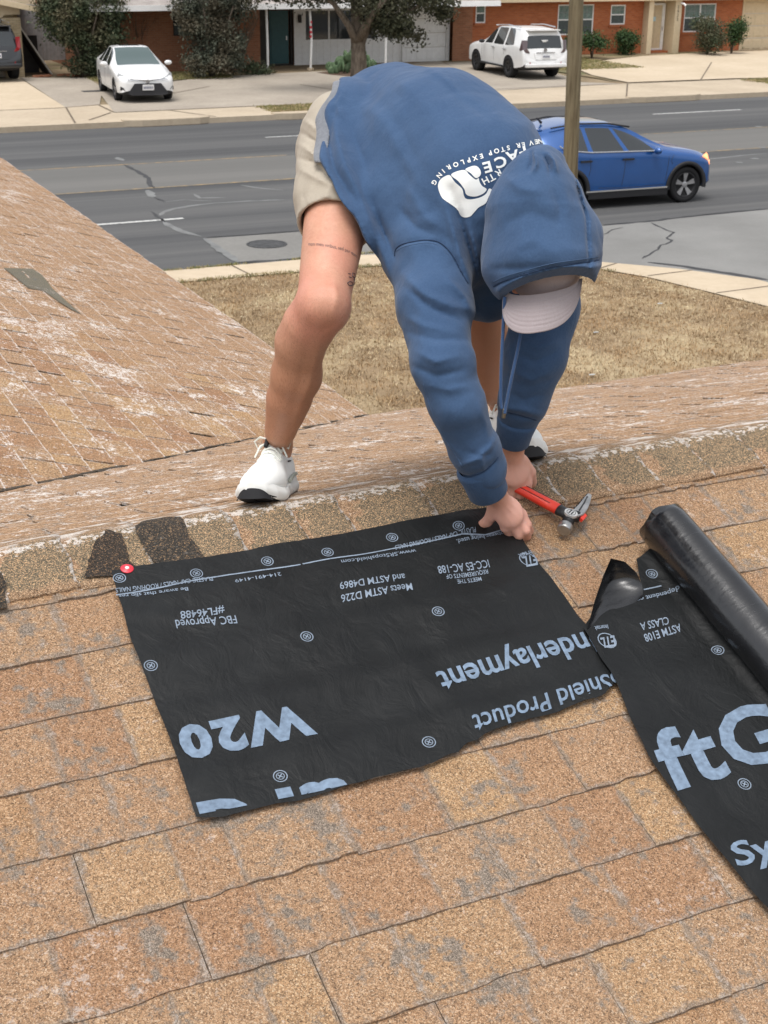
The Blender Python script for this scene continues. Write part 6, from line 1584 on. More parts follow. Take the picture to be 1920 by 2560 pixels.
tend = foldfield([([(1242, 1250), (1262, 1285), (1279, 1307)], 2.2, .0012), ([(1250, 1248), (1278, 1280), (1294, 1296)], 2.2, .0014), ([(1258, 1245), (1292, 1270), (1303, 1283)], 2.2, .0012), ([(1282, 1140), (1290, 1180), (1300, 1210)], 2.5, .0010), ([(1276, 1150), (1280, 1185), (1284, 1212)], 2.5, .0010),
                  ([(1272, 1322), (1262, 1316)], 3, .0008), ([(832, 790), (842, 740), (836, 700)], 9, .0035), ([(770, 800), (765, 760), (772, 720)], 9, .0030), ([(790, 735), (815, 728), (840, 738)], 7, -.0025), ([(775, 812), (805, 825), (838, 808)], 9, -.003), ([(800, 850), (775, 960), (735, 1060)], 9, .0035), ([(770, 850), (750, 950), (725, 1040)], 10, -.0025), ([(715, 1105), (712, 1125)], 6, .003)])
body_f = uni(thickL+[(f[0] if isinstance(f, tuple) else f, f[1] if isinstance(f, tuple) else .03) for f in thickR]+torso+heads+armsk, .03)
hands_f = lambda H: uni([H[0][0]]+H[1:], .01)
hR, hL = hands_f(handR), hands_f(handL)
cR, cL = A3(1270, 1290, 3.03), A3(1290, 1190, 3.16)
# coarse body and fine hands share one field; the fine band is sampled near the hands
def sdf_body(P):
    d = body_f(P); d = smin(d, hR(P), .012); d = smin(d, hL(P), .012); return d-tend(P)
t = NT('skin', .55, .35); p = t.pos()
def skin_mat():
    t = NT('skin', .52, .4); p = t.pos()
    n = t.noise(p, 18, 6, .65); n2 = t.noise(p, 140, 4, .6); n3 = t.noise(p, 5.5, 3)
    c = t.ramp(t.math('ADD', t.math('MULTIPLY', n, .6), t.math('MULTIPLY', n2, .4)), [(.35, (.46, .228, .145)), (.65, (.58, .325, .220))])
    c = t.mix(t.ramp(n3, [(.42, 0), (.66, .5)]), c, (.60, .235, .17))
    # pinker hands and knees, browner shins: pigment of the skin itself
    s = t.sep(p)
    for q, r, colr, f in ((cR, .085, (.76, .42, .335), .8), (cL, .085, (.74, .42, .335), .8), (kneeL, .075, (.62, .27, .20), .6), (shinL, .24, (.40, .190, .105), .75), (calfR, .28, (.36, .170, .095), .8)):
        dd = t.n('ShaderNodeVectorMath', {0: p, 1: tuple(float(x) for x in q)}, operation='DISTANCE').outputs['Value']
        c = t.mix(t.ramp(t.math('DIVIDE', dd, r), [(.45, f), (1.0, 0)]), c, colr)
    hair = t.noise(t.mapv(p, (260, 260, 30)), 2.4, 4, .75)
    dd = t.n('ShaderNodeVectorMath', {0: p, 1: tuple(float(x) for x in calfL)}, operation='DISTANCE').outputs['Value']
    c = t.mix(t.math('MULTIPLY', t.ramp(hair, [(.52, 0), (.64, .6)]), t.ramp(dd, [(.20, 1), (.34, 0)])), c, (.22, .10, .05))
    t.col(c); t.b.inputs['Subsurface Weight'].default_value = .12; t.b.inputs['Subsurface Radius'].default_value = (.010, .004, .002); t.b.inputs['Subsurface Scale'].default_value = 1.0
    t.bump(n2, .0006, .5); return t.m
M_SKIN = skin_mat()
lo = np.array([pel, kneeL, ankL, ankR, head, shL, shR, elR, elL, wrR, A3(1203, 1313, 3.09)]).min(0)-.16; hi = np.array([pel, kneeL, ankL, ankR, head, shL, shR, hipL, hipR, wrR, kL['i']]).max(0)+.16
def two_res(sdf, lo, hi, h, spots):
    """one surface: a coarse grid stretched finer is not needed when h is already small"""
    return surface(sdf, lo, hi, h, .012)
V, Q = surface(sdf_body, lo, hi, .0034, .010); V = flow(V, Q, 1, .4)
adopt(link('body', np_mesh('body', V, Q, True), M_SKIN)); tree_body = BVHTree.FromPolygons([Vector(v) for v in V], Q.tolist())
# ---- hoodie
def cloth_mat(name, a, b, rough=.95, fuzz=900, bump=.0006, sheen=.25, seamless=True):
    t = NT(name, rough, .12); p = t.pos(); n = t.noise(p, 5, 5, .6); f = t.noise(p, fuzz*.25, 3, .7)
    t.col(t.ramp(t.math('ADD', t.math('MULTIPLY', n, .6), t.math('MULTIPLY', f, .4)), [(.33, a), (.67, b)]))
    t.b.inputs['Sheen Weight'].default_value = sheen; t.b.inputs['Sheen Roughness'].default_value = .5
    w = t.noise(p, fuzz, 2, .6); m = t.bump(t.noise(t.mapv(p, (1, 1, .6)), 13, 4, .55, .6), .010, .45); m = t.bump(t.noise(p, 34, 4, .6), .004, .35, m); t.bump(w, bump, .5, m); return t.m
M_HOOD = cloth_mat('blue_sweatshirt', (.036, .070, .140), (.054, .100, .188), sheen=.15)
hoodie_c = [cap(A3(860, 345, 3.28), A3(980, 352, 3.24), .118, .156), (cap(A3(980, 352, 3.24), A3(1095, 403, 3.11), .156, .180), .06), (cap(A3(1095, 403, 3.11), A3(1185, 478, 3.02), .180, .170), .06), (cap(A3(1185, 478, 3.04), A3(1262, 550, 3.04), .170, .11), .06), (cap(A3(838, 345, 3.17), A3(885, 400, 3.12), .088, .095), .05), (cap(A3(885, 400, 3.12), A3(962, 505, 3.03), .095, .092), .05),
    (cap(A3(950, 430, 3.18), A3(1060, 560, 3.02), .085, .10), .07),
    (cap(A3(1080, 625, 2.98), A3(1180, 560, 3.0), .095, .12), .05), (cap(A3(1285, 500, 3.12), A3(1370, 570, 3.13), .115, .075), .05),
    (cap(A3(1130, 610, 3.10), A3(1205, 745, 3.10), .10, .050), .05), (cap(A3(1215, 620, 3.05), A3(1235, 730, 3.08), .09, .045), .05),
    (cap(A3(1080, 650, 2.96), A3(1085, 760, 2.90), .084, .073), .05), (cap(A3(1085, 760, 2.90), A3(1106, 910, 2.85), .073, .064), .03), (cap(A3(1106, 910, 2.85), A3(1142, 1010, 2.86), .064, .058), .02), (cap(A3(1142, 1010, 2.86), A3(1187, 1125, 2.91), .058, .051), .02), (cap(A3(1186, 1125, 2.91), A3(1208, 1172, 2.94), .055, .050), .01),
    (cap(A3(1368, 600, 3.10), A3(1362, 760, 3.03), .075, .070), .05), (cap(A3(1365, 760, 3.02), A3(1338, 890, 3.0), .070, .065), .03), (cap(A3(1338, 890, 3.0), A3(1308, 1000, 3.04), .065, .056), .02), (cap(A3(1308, 1000, 3.04), A3(1296, 1040, 3.07), .056, .047), .01)]
hood_base = uni(hoodie_c, .05)
folds = [([(988, 622), (1011, 607), (1063, 599), (1100, 607), (1130, 638), (1155, 685), (1172, 712)], 3.2, -.0035), ([(990, 634), (1014, 617), (1063, 609), (1096, 617), (1122, 645)], 3.5, .0018),
    ([(800, 270), (815, 330), (835, 420), (880, 500)], 9, -.010), ([(822, 250), (838, 330), (865, 420), (915, 520), (960, 610)], 12, .008), ([(845, 235), (830, 300), (826, 360)], 8, -.006), ([(870, 300), (900, 380), (930, 460)], 14, -.004),
    ([(905, 520), (940, 600), (975, 690)], 10, .007), ([(925, 500), (965, 590), (990, 650)], 9, -.007), ([(860, 225), (840, 262), (860, 300)], 7, .006),
    ([(1110, 500), (1130, 570), (1150, 640), (1175, 700)], 10, .009), ([(1128, 470), (1155, 560), (1180, 640), (1195, 690)], 9, -.009), ([(1170, 560), (1190, 630), (1200, 700)], 9, .008), ([(1020, 470), (1060, 540), (1110, 575)], 15, .005), ([(1000, 520), (1040, 570), (1090, 590)], 10, -.005),
    ([(1010, 690), (1060, 735), (1130, 765), (1180, 775)], 11, .006), ([(1020, 720), (1075, 770), (1150, 800)], 8, -.006), ([(1120, 700), (1160, 740), (1185, 790)], 9, .007), ([(1010, 790), (1060, 815), (1140, 830)], 9, .004), ([(1015, 830), (1090, 850), (1165, 850)], 8, -.004),
    ([(1040, 880), (1090, 905), (1150, 890)], 9, .005), ([(1035, 915), (1090, 940), (1160, 925)], 8, -.005), ([(1060, 960), (1120, 975), (1180, 965)], 9, .004), ([(1195, 1010), (1215, 1060), (1222, 1110)], 8, .004), ([(1090, 1060), (1120, 1110), (1160, 1150)], 7, .003),
    ([(1150, 1165), (1190, 1150), (1225, 1120), (1240, 1090)], 6, .007), ([(1140, 1185), (1175, 1192), (1212, 1178), (1240, 1150)], 6, -.006), ([(1205, 1130), (1206, 1160), (1212, 1180)], 4, .006), ([(1170, 1130), (1200, 1140), (1228, 1135)], 5, -.004),
    ([(1300, 850), (1345, 868), (1395, 855)], 9, .006), ([(1290, 885), (1340, 905), (1390, 880)], 9, -.006), ([(1285, 930), (1330, 950), (1375, 930)], 10, .004), ([(1270, 980), (1310, 1000), (1350, 985)], 8, -.003), ([(1265, 1032), (1300, 1040), (1340, 1048)], 5, -.004), ([(1262, 1020), (1305, 1024), (1348, 1036)], 7, .005),
    ([(1060, 165), (1120, 200), (1150, 240)], 10, .004), ([(1090, 190), (1170, 260), (1230, 300)], 16, -.003), ([(960, 190), (1040, 230), (1100, 300)], 22, .003), ([(940, 250), (1010, 330), (1060, 430)], 24, -.003), ([(880, 240), (960, 300), (1010, 400), (1050, 480)], 22, .004)]
ff = foldfield([(q, w, a*1.45) for q, w, a in folds])
TL_ = kneeL+(hipL-kneeL)*.62; TL2 = kneeL+(hipL-kneeL)*.36
sk = uni([cap(A3(892, 392, 3.29), A3(1010, 360, 3.40), .112, .112), (cap(hipL, TL_, .108, .086), .05), (cap(TL_, TL2, .086, .079), .03), (cap(A3(850, 390, 3.25), TL_, .10, .08), .04), (cap(A3(1030, 360, 3.36), A3(1130, 560, 3.27), .10, .09), .05), (cap(A3(905, 345, 3.30), A3(950, 345, 3.28), .112, .115), .05)], .04)
sf = foldfield([([(760, 300), (800, 330), (812, 372)], 5, .005), ([(752, 330), (790, 355), (815, 395)], 5, -.005), ([(748, 360), (785, 385), (820, 425)], 6, .006), ([(748, 395), (790, 410), (830, 450)], 5, -.005), ([(748, 420), (790, 445), (850, 470)], 6, .004), ([(756, 470), (765, 520), (762, 560)], 3, -.002), ([(840, 440), (810, 500), (790, 545)], 10, .004), ([(850, 450), (880, 520), (895, 570)], 9, -.005), ([(800, 400), (780, 470)], 4, -.003), ([(742, 551), (800, 552), (870, 568), (905, 580)], 2.0, -.002), ([(820, 500), (860, 530), (900, 545)], 8, .005)])
HEMV = np.array([150, 225, 260, 300, 350, 400, 440, 480, 540, 600, 660], float); HEMU = np.array([860, 838, 818, 802, 797, 799, 812, 838, 878, 915, 950], float)
def hem_side(P, shift=0.0):
    """metres to the right of the sweatshirt's hem line"""
    u, v = px_of(P); return ((u-np.interp(v, HEMV, HEMU)-shift-4*np.sin(v*.06))/1130).astype(np.float32)
hemn = (A3(1010, 350, 3.20)-A3(900, 335, 3.29)); hemn = hemn/np.linalg.norm(hemn); hemp = A3(838, 333, 3.30)
def sdf_hoodie(P):
    d = smin(hood_base(P), np.maximum(sk(P)-.024, -hem_side(P, 3)), .006)
    d = d-ff(P)-.0036*wob(P, 30, 3)-.0018*wob(P, 75, 5)
    return np.maximum(d, -hem_side(P)*.75)
lo = np.array([A3(800, 330, 3.4), A3(1104, 910, 2.85), A3(1208, 1172, 2.94), A3(1392, 560, 3.1)]).min(0)-.30; hi = np.array([A3(900, 330, 3.35), A3(1250, 500, 3.0), A3(1392, 560, 3.1), A3(1338, 890, 3.0)]).max(0)+.30
V, Q = surface(sdf_hoodie, lo, hi, .0042, .022); V = flow(V, Q, 2, .5)
hoodie = adopt(link('hoodie', np_mesh('hoodie', V, Q, True), M_HOOD)); hood_bvh = BVHTree.FromPolygons([Vector(v) for v in V], Q.tolist())
# ribbed cuffs
def cuff(name, a, b, ra, rb):
    a, b = Vector(a), Vector(b); ax = (b-a).normalized(); u = ax.orthogonal().normalized(); w = ax.cross(u); n = 120; V = []; F = []
    prof = [(-.06, ra*.9), (.0, ra*1.02), (.08, ra*1.05), (.5, (ra+rb)/2), (.94, rb*1.02), (1.0, rb*.97), (1.0, rb*.88), (.8, rb*.84)]
    for (f, r) in prof:
        for k in range(n):
            t_ = 2*math.pi*k/n; rr = r+.0006*(1 if k % 2 else -1)*(0.03 < f < .96); V.append(tuple(a+(b-a)*f+(u*math.cos(t_)+w*math.sin(t_))*rr))
    for i in range(len(prof)-1):
        for k in range(n): F.append((i*n+k, i*n+(k+1) % n, (i+1)*n+(k+1) % n, (i+1)*n+k))
    me = mesh(name, V, F, True); bm = bmesh.new(); bm.from_mesh(me); bmesh.ops.recalc_face_normals(bm, faces=bm.faces); bm.to_mesh(me); bm.free()
    return adopt(link(name, me, M_HOOD, smooth=True))
cuff('cuff', A3(1196, 1166, 2.93), A3(1222, 1233, 2.975), .046, .041)
cuff('cuff', A3(1294, 1048, 3.065), A3(1280, 1104, 3.105), .042, .037)
# ---- hood over head and cap
hc1 = [cap(A3(1355, 402, 2.84), A3(1342, 450, 2.82), .030, .058), (cap(A3(1342, 450, 2.82), A3(1338, 530, 2.82), .058, .092), .03), (cap(A3(1338, 530, 2.82), A3(1355, 655, 2.82), .092, .112), .03), (cap(A3(1300, 530, 2.92), A3(1270, 570, 2.95), .08, .06), .04), (cap(A3(1370, 430, 2.88), A3(1390, 560, 2.90), .045, .08), .03), (sph(A3(1400, 600, 2.84), .085), .03), (sph(A3(1300, 640, 2.84), .075), .03)]
hbase = uni(hc1, .03)
pa, pb = A3(1238, 738, 2.80), A3(1505, 690, 2.80); pn = np.cross((pb-pa), -CF+.25*CU); pn = pn/np.linalg.norm(pn)
if pn @ (-CU) < 0: pn = -pn
hfold = foldfield([([(1412, 398), (1438, 440), (1450, 490), (1466, 545), (1472, 640), (1471, 700)], 3.0, -.005), ([(1424, 410), (1450, 470), (1462, 520)], 5, .005), ([(1336, 378), (1342, 410), (1334, 430)], 4, .006), ([(1328, 375), (1330, 405), (1320, 432)], 4, -.005), ([(1366, 378), (1385, 400), (1392, 430)], 5, .006), ([(1358, 385), (1372, 415), (1376, 440)], 4, -.006),
    ([(1260, 560), (1330, 530), (1400, 560)], 26, -.004), ([(1250, 640), (1330, 600), (1400, 640)], 26, .004), ([(1228, 672), (1300, 672), (1370, 664)], 10, -.003), ([(1236, 715), (1300, 690), (1380, 668), (1470, 655), (1500, 648)], 3.0, -.0045), ([(1238, 730), (1310, 704), (1390, 684), (1470, 672), (1503, 664)], 7, .0045), ([(1262, 442), (1300, 470), (1350, 480)], 14, .004), ([(1380, 470), (1400, 520), (1395, 570)], 14, -.004)])
cav = uni([ell(head, AX, (.088, .100, .096)), cap(A3(1364, 665, 2.86), A3(1374, 820, 2.84), .088, .104)], .02)
def sdf_hood(P):
    d = hbase(P)-1.9*hfold(P)-.0030*wob(P, 36, 9)-.0012*wob(P, 90, 6)
    d = np.maximum(d, (P-pa) @ pn-.002); return np.maximum(d, -cav(P))
lo = np.array([A3(1340, 380, 2.95), A3(1355, 655, 2.82), A3(1250, 560, 2.96)]).min(0)-.2; hi = np.array([A3(1340, 380, 2.95), A3(1355, 655, 2.82), A3(1400, 600, 2.8)]).max(0)+.2
V, Q = surface(sdf_hood, lo, hi, .0034, .02); V = flow(V, Q, 2, .5); adopt(link('hood', np_mesh('hood', V, Q, True), M_HOOD)); hoodtop_bvh = BVHTree.FromPolygons([Vector(v) for v in V], Q.tolist())
# ---- cap: crown and stitched peak
M_CAPG = cloth_mat('grey_cap_fabric', (.31, .265, .27), (.37, .325, .33), fuzz=1400, bump=.0003, sheen=.1)
capc = hd(0, .0, .012)
adopt(sdf_obj('cap_crown', lambda P: np.maximum(ell(capc, AX, (.083, .098, .096))(P), -((P-hd(0, 0, -.005)) @ crown.astype(np.float32))), hd(0, 0, 0)-.16, hd(0, 0, 0)+.16, .003, M_CAPG, None))
def peak():
    V = []; F = []; n, m_ = 48, 26
    A, B = A3(1262, 722, 2.790), A3(1462, 690, 2.795)
    cx = (A+B)/2; ux = (B-A)/2; dn = A3(1347, 831, 2.765)-cx
    for layer in (0, 1):
        for i in range(n+1):
            th_ = math.pi*i/n
            for j in range(m_+1):
                f = j/m_
                # inner edge: shallow crown curve; outer edge: rounded peak
                xo = -math.copysign(abs(math.cos(th_))**.80, math.cos(th_)); yo = math.sin(th_)**.72
                xi = -math.cos(th_)*.90; yi = .22*math.sin(th_)
                x = xi+(xo-xi)*f; y = yi+(yo-yi)*f
                st_ = .0010*math.cos(f*2*math.pi*9) if .12 < f < .93 else 0
                p = cx+ux*x+dn*y + CF*(.030*x*x-.004*math.sin(math.pi*f)) - CF*st_ + CF*.0028*layer
                V.append(tuple(p))
    k = (n+1)*(m_+1)
    for i in range(n):
        for j in range(m_):
            a, b, c, d = i*(m_+1)+j, (i+1)*(m_+1)+j, (i+1)*(m_+1)+j+1, i*(m_+1)+j+1; F += [(a, b, c, d), (k+a, k+d, k+c, k+b)]
        a, b = i*(m_+1)+m_, (i+1)*(m_+1)+m_; F.append((a, b, k+b, k+a))
    me = mesh('cap_peak', V, F, True); bm = bmesh.new(); bm.from_mesh(me); bmesh.ops.recalc_face_normals(bm, faces=bm.faces); bm.to_mesh(me); bm.free(); return me
adopt(link('cap_peak', peak(), M_CAPG, smooth=True))
# ---- shorts and the grey shirt hem
M_SHORT = cloth_mat('khaki_shorts_fabric', (.37, .325, .26), (.45, .40, .33), fuzz=1500, bump=.0003, sheen=.05)
M_TEE = cloth_mat('grey_marl_tshirt', (.13, .14, .16), (.24, .25, .27), fuzz=600)
hl_a, hl_b = TL_, TL2; hln = (hl_b-hl_a)/np.linalg.norm(hl_b-hl_a); hlp = kneeL+(hipL-kneeL)*.455
hr_a, hr_b = A3(1030, 360, 3.36), A3(1130, 560, 3.27); hrn = (hr_b-hr_a)/np.linalg.norm(hr_b-hr_a); hrp = A3(1128, 548, 3.27)
thL = cap(hipL, kneeL, .098+.004, .058+.008)
inner = uni([cap(TL_, kneeL+(hipL-kneeL)*.2, .074, .073), cap(A3(1070, 440, 3.32), A3(1150, 600, 3.25), .076, .078)], .01)
def sdf_shorts(P):
    d = sk(P)-1.6*sf(P)-.0032*wob(P, 38, 13)-.0014*wob(P, 85, 2)
    leftm = ((P-hlp) @ hln); rightm = ((P-hrp) @ hrn)
    nearL = np.linalg.norm(P-hlp, axis=1) < .22; nearR = np.linalg.norm(P-hrp, axis=1) < .2
    d = np.where(nearL, np.maximum(d, leftm), d); d = np.where(nearR & ~nearL, np.maximum(d, rightm), d)
    lowm = np.where(leftm > -.03, -inner(P), -1); lowr = np.where(rightm > -.03, -inner(P), -1)
    return np.maximum(d, np.maximum(lowm, lowr))
lo = np.array([A3(880, 385, 3.29), A3(828, 590, 3.03), A3(1130, 560, 3.27), A3(1010, 350, 3.4)]).min(0)-.2; hi = np.array([A3(880, 385, 3.29), A3(828, 590, 3.03), A3(1130, 560, 3.27), A3(1010, 350, 3.4)]).max(0)+.2
V, Q = surface(sdf_shorts, lo, hi, .0042, .022); V = flow(V, Q, 2, .5); adopt(link('shorts', np_mesh('shorts', V, Q, True), M_SHORT))
def tee_f(P):
    d = np.minimum(sk(P)-.017, hood_base(P)+.012)-.0015*wob(P, 40, 4); h_ = hem_side(P); u, v = px_of(P)
    return np.maximum(np.maximum(d, -(h_+.010)*.75), np.maximum(h_-.02, ((v-408)/1130).astype(np.float32)))
adopt(sdf_obj('shirt_hem', tee_f, A3(850, 335, 3.27)-.3, A3(850, 335, 3.27)+.3, .0042, M_TEE, None))
# ---- drawstrings
M_CORD = cloth_mat('dark_blue_cord', (.035, .075, .17), (.055, .11, .23), fuzz=1200)
def cord(pts, r, name='drawstring', mat=None): 
    P = [Vector(A3(*p)) for p in pts]; Q_ = []
    for i in range(len(P)-1):
        for k in range(6):
            f = k/6; p0, p1, p2, p3 = P[max(i-1, 0)], P[i], P[i+1], P[min(i+2, len(P)-1)]
            Q_.append(.5*((2*p1)+(-p0+p2)*f+(2*p0-5*p1+4*p2-p3)*f*f+(-p0+3*p1-3*p2+p3)*f**3))
    Q_.append(P[-1]); return adopt(MB().tube(Q_, r, 8).build(name, mat or M_CORD, smooth=True))
cord([(1262, 742, 2.80), (1258, 820, 2.82), (1253, 920, 2.84), (1252, 1000, 2.86), (1255, 1022, 2.865)], .0035)
cord([(1305, 815, 2.80), (1295, 870, 2.82), (1278, 950, 2.84), (1264, 1020, 2.86), (1262, 1034, 2.862)], .0035)
cord([(1262, 1022, 2.862), (1258, 1045, 2.87)], [.0042, .0036][0], 'cord_tip', plain('dull_brass', (.25, .22, .17), .4, .5, .7))
# ---- shoes
M_SHOE = cloth_mat('white_knit_upper', (.78, .79, .77), (.86, .87, .85), fuzz=1100, bump=.0004, sheen=.05)
M_SOLE = plain('white_foam_sole', (.76, .76, .73), .6, var=.04)
M_OUT = plain('black_rubber_outsole', (.020, .020, .022), .6)
M_LACE = plain('off_white_laces', (.74, .75, .68), .8, var=.05)
M_SIL = plain('silver_green_accent', (.36, .38, .33), .4)
def shoe(heel, toe, up, mirror_, grp):
    """heel/toe: points on the ground under the shoe"""
    heel, toe = Vector(heel), Vector(toe); ex = (toe-heel).normalized(); ez = (Vector(up)-ex*Vector(up).dot(ex)).normalized(); ey = ez.cross(ex)
    L = (toe-heel).length; s = L/.30
    M = Matrix((( *ex, 0), (*ey, 0), (*ez, 0), (0, 0, 0, 1))).transposed(); M.translation = heel
    root = bpy.data.objects.new('shoe', None); col.objects.link(root); root.parent = person; root.matrix_parent_inverse = Matrix.Translation(-PL); root.matrix_basis = M @ Matrix.Diagonal((s, s*mirror_, s, 1))
    def add(o): o.parent = root; return o
    X = lambda P: P[:, 0]
    def halfw(x): return np.interp(x, [-.01, .0, .03, .09, .15, .215, .26, .29, .305], [.0, .022, .037, .036, .042, .052, .045, .026, .0])
    def cen(x): return np.interp(x, [0, .15, .30], [0, .002, -.010])
    def spring(x): return .030*np.clip((x-.20)/.10, 0, 1)**1.8 + .012*np.clip((.03-x)/.04, 0, 1)**1.5
    def sole_f(P):
        x, y, z = P[:, 0], P[:, 1], P[:, 2]; hw = halfw(x); top = .036+.006*np.cos(x*20)+spring(x)*.7; bot = spring(x)
        flare = .006*np.sin(np.clip((z-bot)/.03, 0, 1)*np.pi)+.004
        notch = .010*np.exp(-((x-.135)/.022)**2-((z-.012)/.014)**2)
        d = np.maximum(np.abs(y-cen(x))-hw-flare+notch, np.maximum(z-top, bot-z)); d = np.maximum(d, np.maximum(-x-.004, x-.304)); return d*.6
    def up_f(P):
        d = uni([ell((.245, -.006, .048), np.eye(3), (.056, .045, .032)), (ell((.205, 0, .050), np.eye(3), (.060, .049, .036)), .02), (cap((.185, 0, .060), (.115, 0, .092), .034, .030), .03), (ell((.055, 0, .055), np.eye(3), (.054, .034, .045)), .03), (cap((.045, 0, .075), (.05, 0, .105), .030, .028), .03), (cap((.06, 0, .04), (.18, 0, .04), .034, .040), .03), (cap((.02, 0, .06), (.012, 0, .112), .018, .012), .02)], .02)(P)
        hole = cap((.062, 0, .095), (.055, 0, .19), .026, .034)(P); d = smin(d, 1e3+0*d, .01) if False else np.maximum(d, -hole)
        return np.maximum(d, .020-P[:, 2])
    for nm, f, mt, h_ in (('sole', sole_f, M_SOLE, .003), ('upper', up_f, M_SHOE, .003)):
        V, Q = surface(f, (-.03, -.08, -.01), (.33, .08, .18), h_, .02); V = flow(V, Q, 2, .5); add(link(nm, np_mesh(nm, V, Q, True), mt))
    # black tread: pads under the sole, wrapping up at the toe
    for (x0, x1, y0, y1) in [(.235, .300, -.05, -.004), (.235, .300, .002, .05), (.19, .233, -.06, -.002), (.19, .233, .002, .06), (.14, .186, -.05, -.004), (.14, .186, .004, .05), (.0, .05, -.04, .04), (.055, .10, -.04, .04)]:
        V = []; F = []; n, m_ = 10, 8
        for i in range(n+1):
            x = x0+(x1-x0)*i/n; hw = float(halfw(x))+.0055; c = float(cen(x))
            for j in range(m_+1):
                y = max(-hw, min(hw, y0+(y1-y0)*j/m_-c*0))+c; e = (abs(y-c)/hw)**6
                V.append((x+.002, y, float(spring(x))-.0035+.008*e*(x > .2)-.0)); 
        k = len(V); V += [(a, b, c+.006) for a, b, c in V]
        for i in range(n):
            for j in range(m_):
                a = i*(m_+1)+j; F += [(a, a+1, a+m_+2, a+m_+1), (k+a, k+a+m_+1, k+a+m_+2, k+a+1)]
        for i in range(n): a = i*(m_+1); F.append((a, a+m_+1, k+a+m_+1, k+a)); a += m_; F.append((a, k+a, k+a+m_+1, a+m_+1))
        for j in range(m_): F.append((j, k+j, k+j+1, j+1)); a = n*(m_+1)+j; F.append((a, a+1, k+a+1, k+a))
        me = mesh('tread_pad', V, F); bm = bmesh.new(); bm.from_mesh(me); bmesh.ops.recalc_face_normals(bm, faces=bm.faces); bm.to_mesh(me); bm.free(); add(link('tread_pad', me, M_OUT))
    # toe bumper rising over the tip
    V = []; F = []; n, m_ = 22, 6
    for i in range(n+1):
        a = -1.25+2.5*i/n; 
        for j in range(m_+1):
            f = j/m_; hgt = (.026)*math.cos(a/1.25*math.pi/2)**.8
            x = .262+.047*math.cos(a); y = -.008+.050*math.sin(a); z = .020+f*hgt-.004 if True else 0
            x -= .004*f; z = float(spring(np.array([x]))[0])*.75+f*hgt*1.0-.003
            V.append((x, y*(1-.05*f), z))
    for i in range(n):
        for j in range(m_): a = i*(m_+1)+j; F.append((a, a+m_+1, a+m_+2, a+1))
    add(link('toe_bumper', mesh('toe_bumper', V, F, True), M_OUT))
    # tongue with a black tab, laces, side marks
    V, Q = surface(lambda P: cap((.105, 0, .105), (.078, 0, .150), .020, .022)(P)*1.0+np.abs(0), (-.0, -.06, .06), (.18, .06, .20), .003, .02)
    add(link('tongue', np_mesh('tongue', V, Q, True), M_SHOE)); 
    def top_z(x): return float(np.interp(x, [.09, .115, .14, .17, .20, .22], [.135, .125, .112, .098, .088, .082]))
    mb = MB(); mb.tube([(.128, -.012, .128), (.108, -.012, .142), (.092, -.010, .158)], .006, 6); add(mb.build('tongue_tab', M_OUT))
    for i, x in enumerate((.105, .122, .139, .156, .172, .188)):
        z = top_z(x); w = .026+.002*i
        add(MB().tube([(x, -w, z-.020), (x+.004, -w*.5, z-.002), (x+.009, 0, z+.003), (x+.012, w*.5, z-.002), (x+.014, w, z-.020)], .0026, 6).build('lace', M_LACE))
        if i % 2 == 0: add(MB().tube([(x+.014, -w, z-.021), (x+.008, -w*.5, z-.001), (x+.004, 0, z+.004), (x+.001, w*.5, z-.001), (x, w, z-.018)], .0026, 6).build('lace', M_LACE))
    for sg in (1, -1):
        add(MB().tube([(.100, sg*.004, .140), (.112, sg*.03, .150), (.10, sg*.048, .138), (.098, sg*.040, .118), (.108, sg*.012, .136)], .0028, 6).build('lace_bow', M_LACE))
        add(MB().tube([(.100, sg*.002, .140), (.122, sg*.028, .128), (.13, sg*.042, .100)], .0024, 6).build('lace_end', M_LACE))
        add(MB().tube([(.03, sg*.040, .046), (.07, sg*.0425, .048), (.12, sg*.044, .038)], .005, 6).build('sole_stripe', M_SIL))
        add(MB().tube([(.05, sg*.0335, .082), (.085, sg*.0345, .084)], .0022, 6).build('side_mark', M_OUT))
    return root
shoe(*SHL, 1, 'L')
shoe(*SHR, -1, 'R')
# ---- print on the back of the sweatshirt, laid on the cloth
M_PRINT = plain('white_screen_print', (.78, .80, .78), .7, var=.04)
def on_hoodie(px, py, lift=.0012):
    r = Vector(ray(px, py)).normalized(); h = hood_bvh.ray_cast(Vector(CAM), r)
    if h[0] is None: return None
    n = h[1] if h[1].dot(r) < 0 else -h[1]; return h[0]+n*lift
def decal(name, me, fn, par, step=6):
    """me in photo pixels (x, y)"""
    bm = bmesh.new(); bm.from_mesh(me)
    for q in bm.verts: a, b = fn(q.co.x, q.co.y); q.co = (a, b, 0)
    for ax in (0, 1):
        arr = [q.co[ax] for q in bm.verts]; t_ = min(arr)
        while t_ < max(arr):
            t_ += step; co = [0, 0, 0]; co[ax] = t_; no = [0, 0, 0]; no[ax] = 1
            bmesh.ops.bisect_plane(bm, geom=bm.verts[:]+bm.edges[:]+bm.faces[:], plane_co=co, plane_no=no)
    bad = []
    for q in bm.verts:
        h = on_hoodie(q.co.x, q.co.y)
        if h is None: bad.append(q)
        else: q.co = h
    if bad: bmesh.ops.delete(bm, geom=bad, context='VERTS')
    for f in bm.faces:
        f.normal_update()
        if f.normal.dot(Vector(CAM)-f.calc_center_median()) < 0: f.normal_flip()
    m2 = bpy.data.meshes.new(name); bm.to_mesh(m2); bm.free(); o = link(name, m2, par[1]); o.parent = par[0]; return o
ZL = lambda x, y: (940+x/4.366, 340+y/4.366)
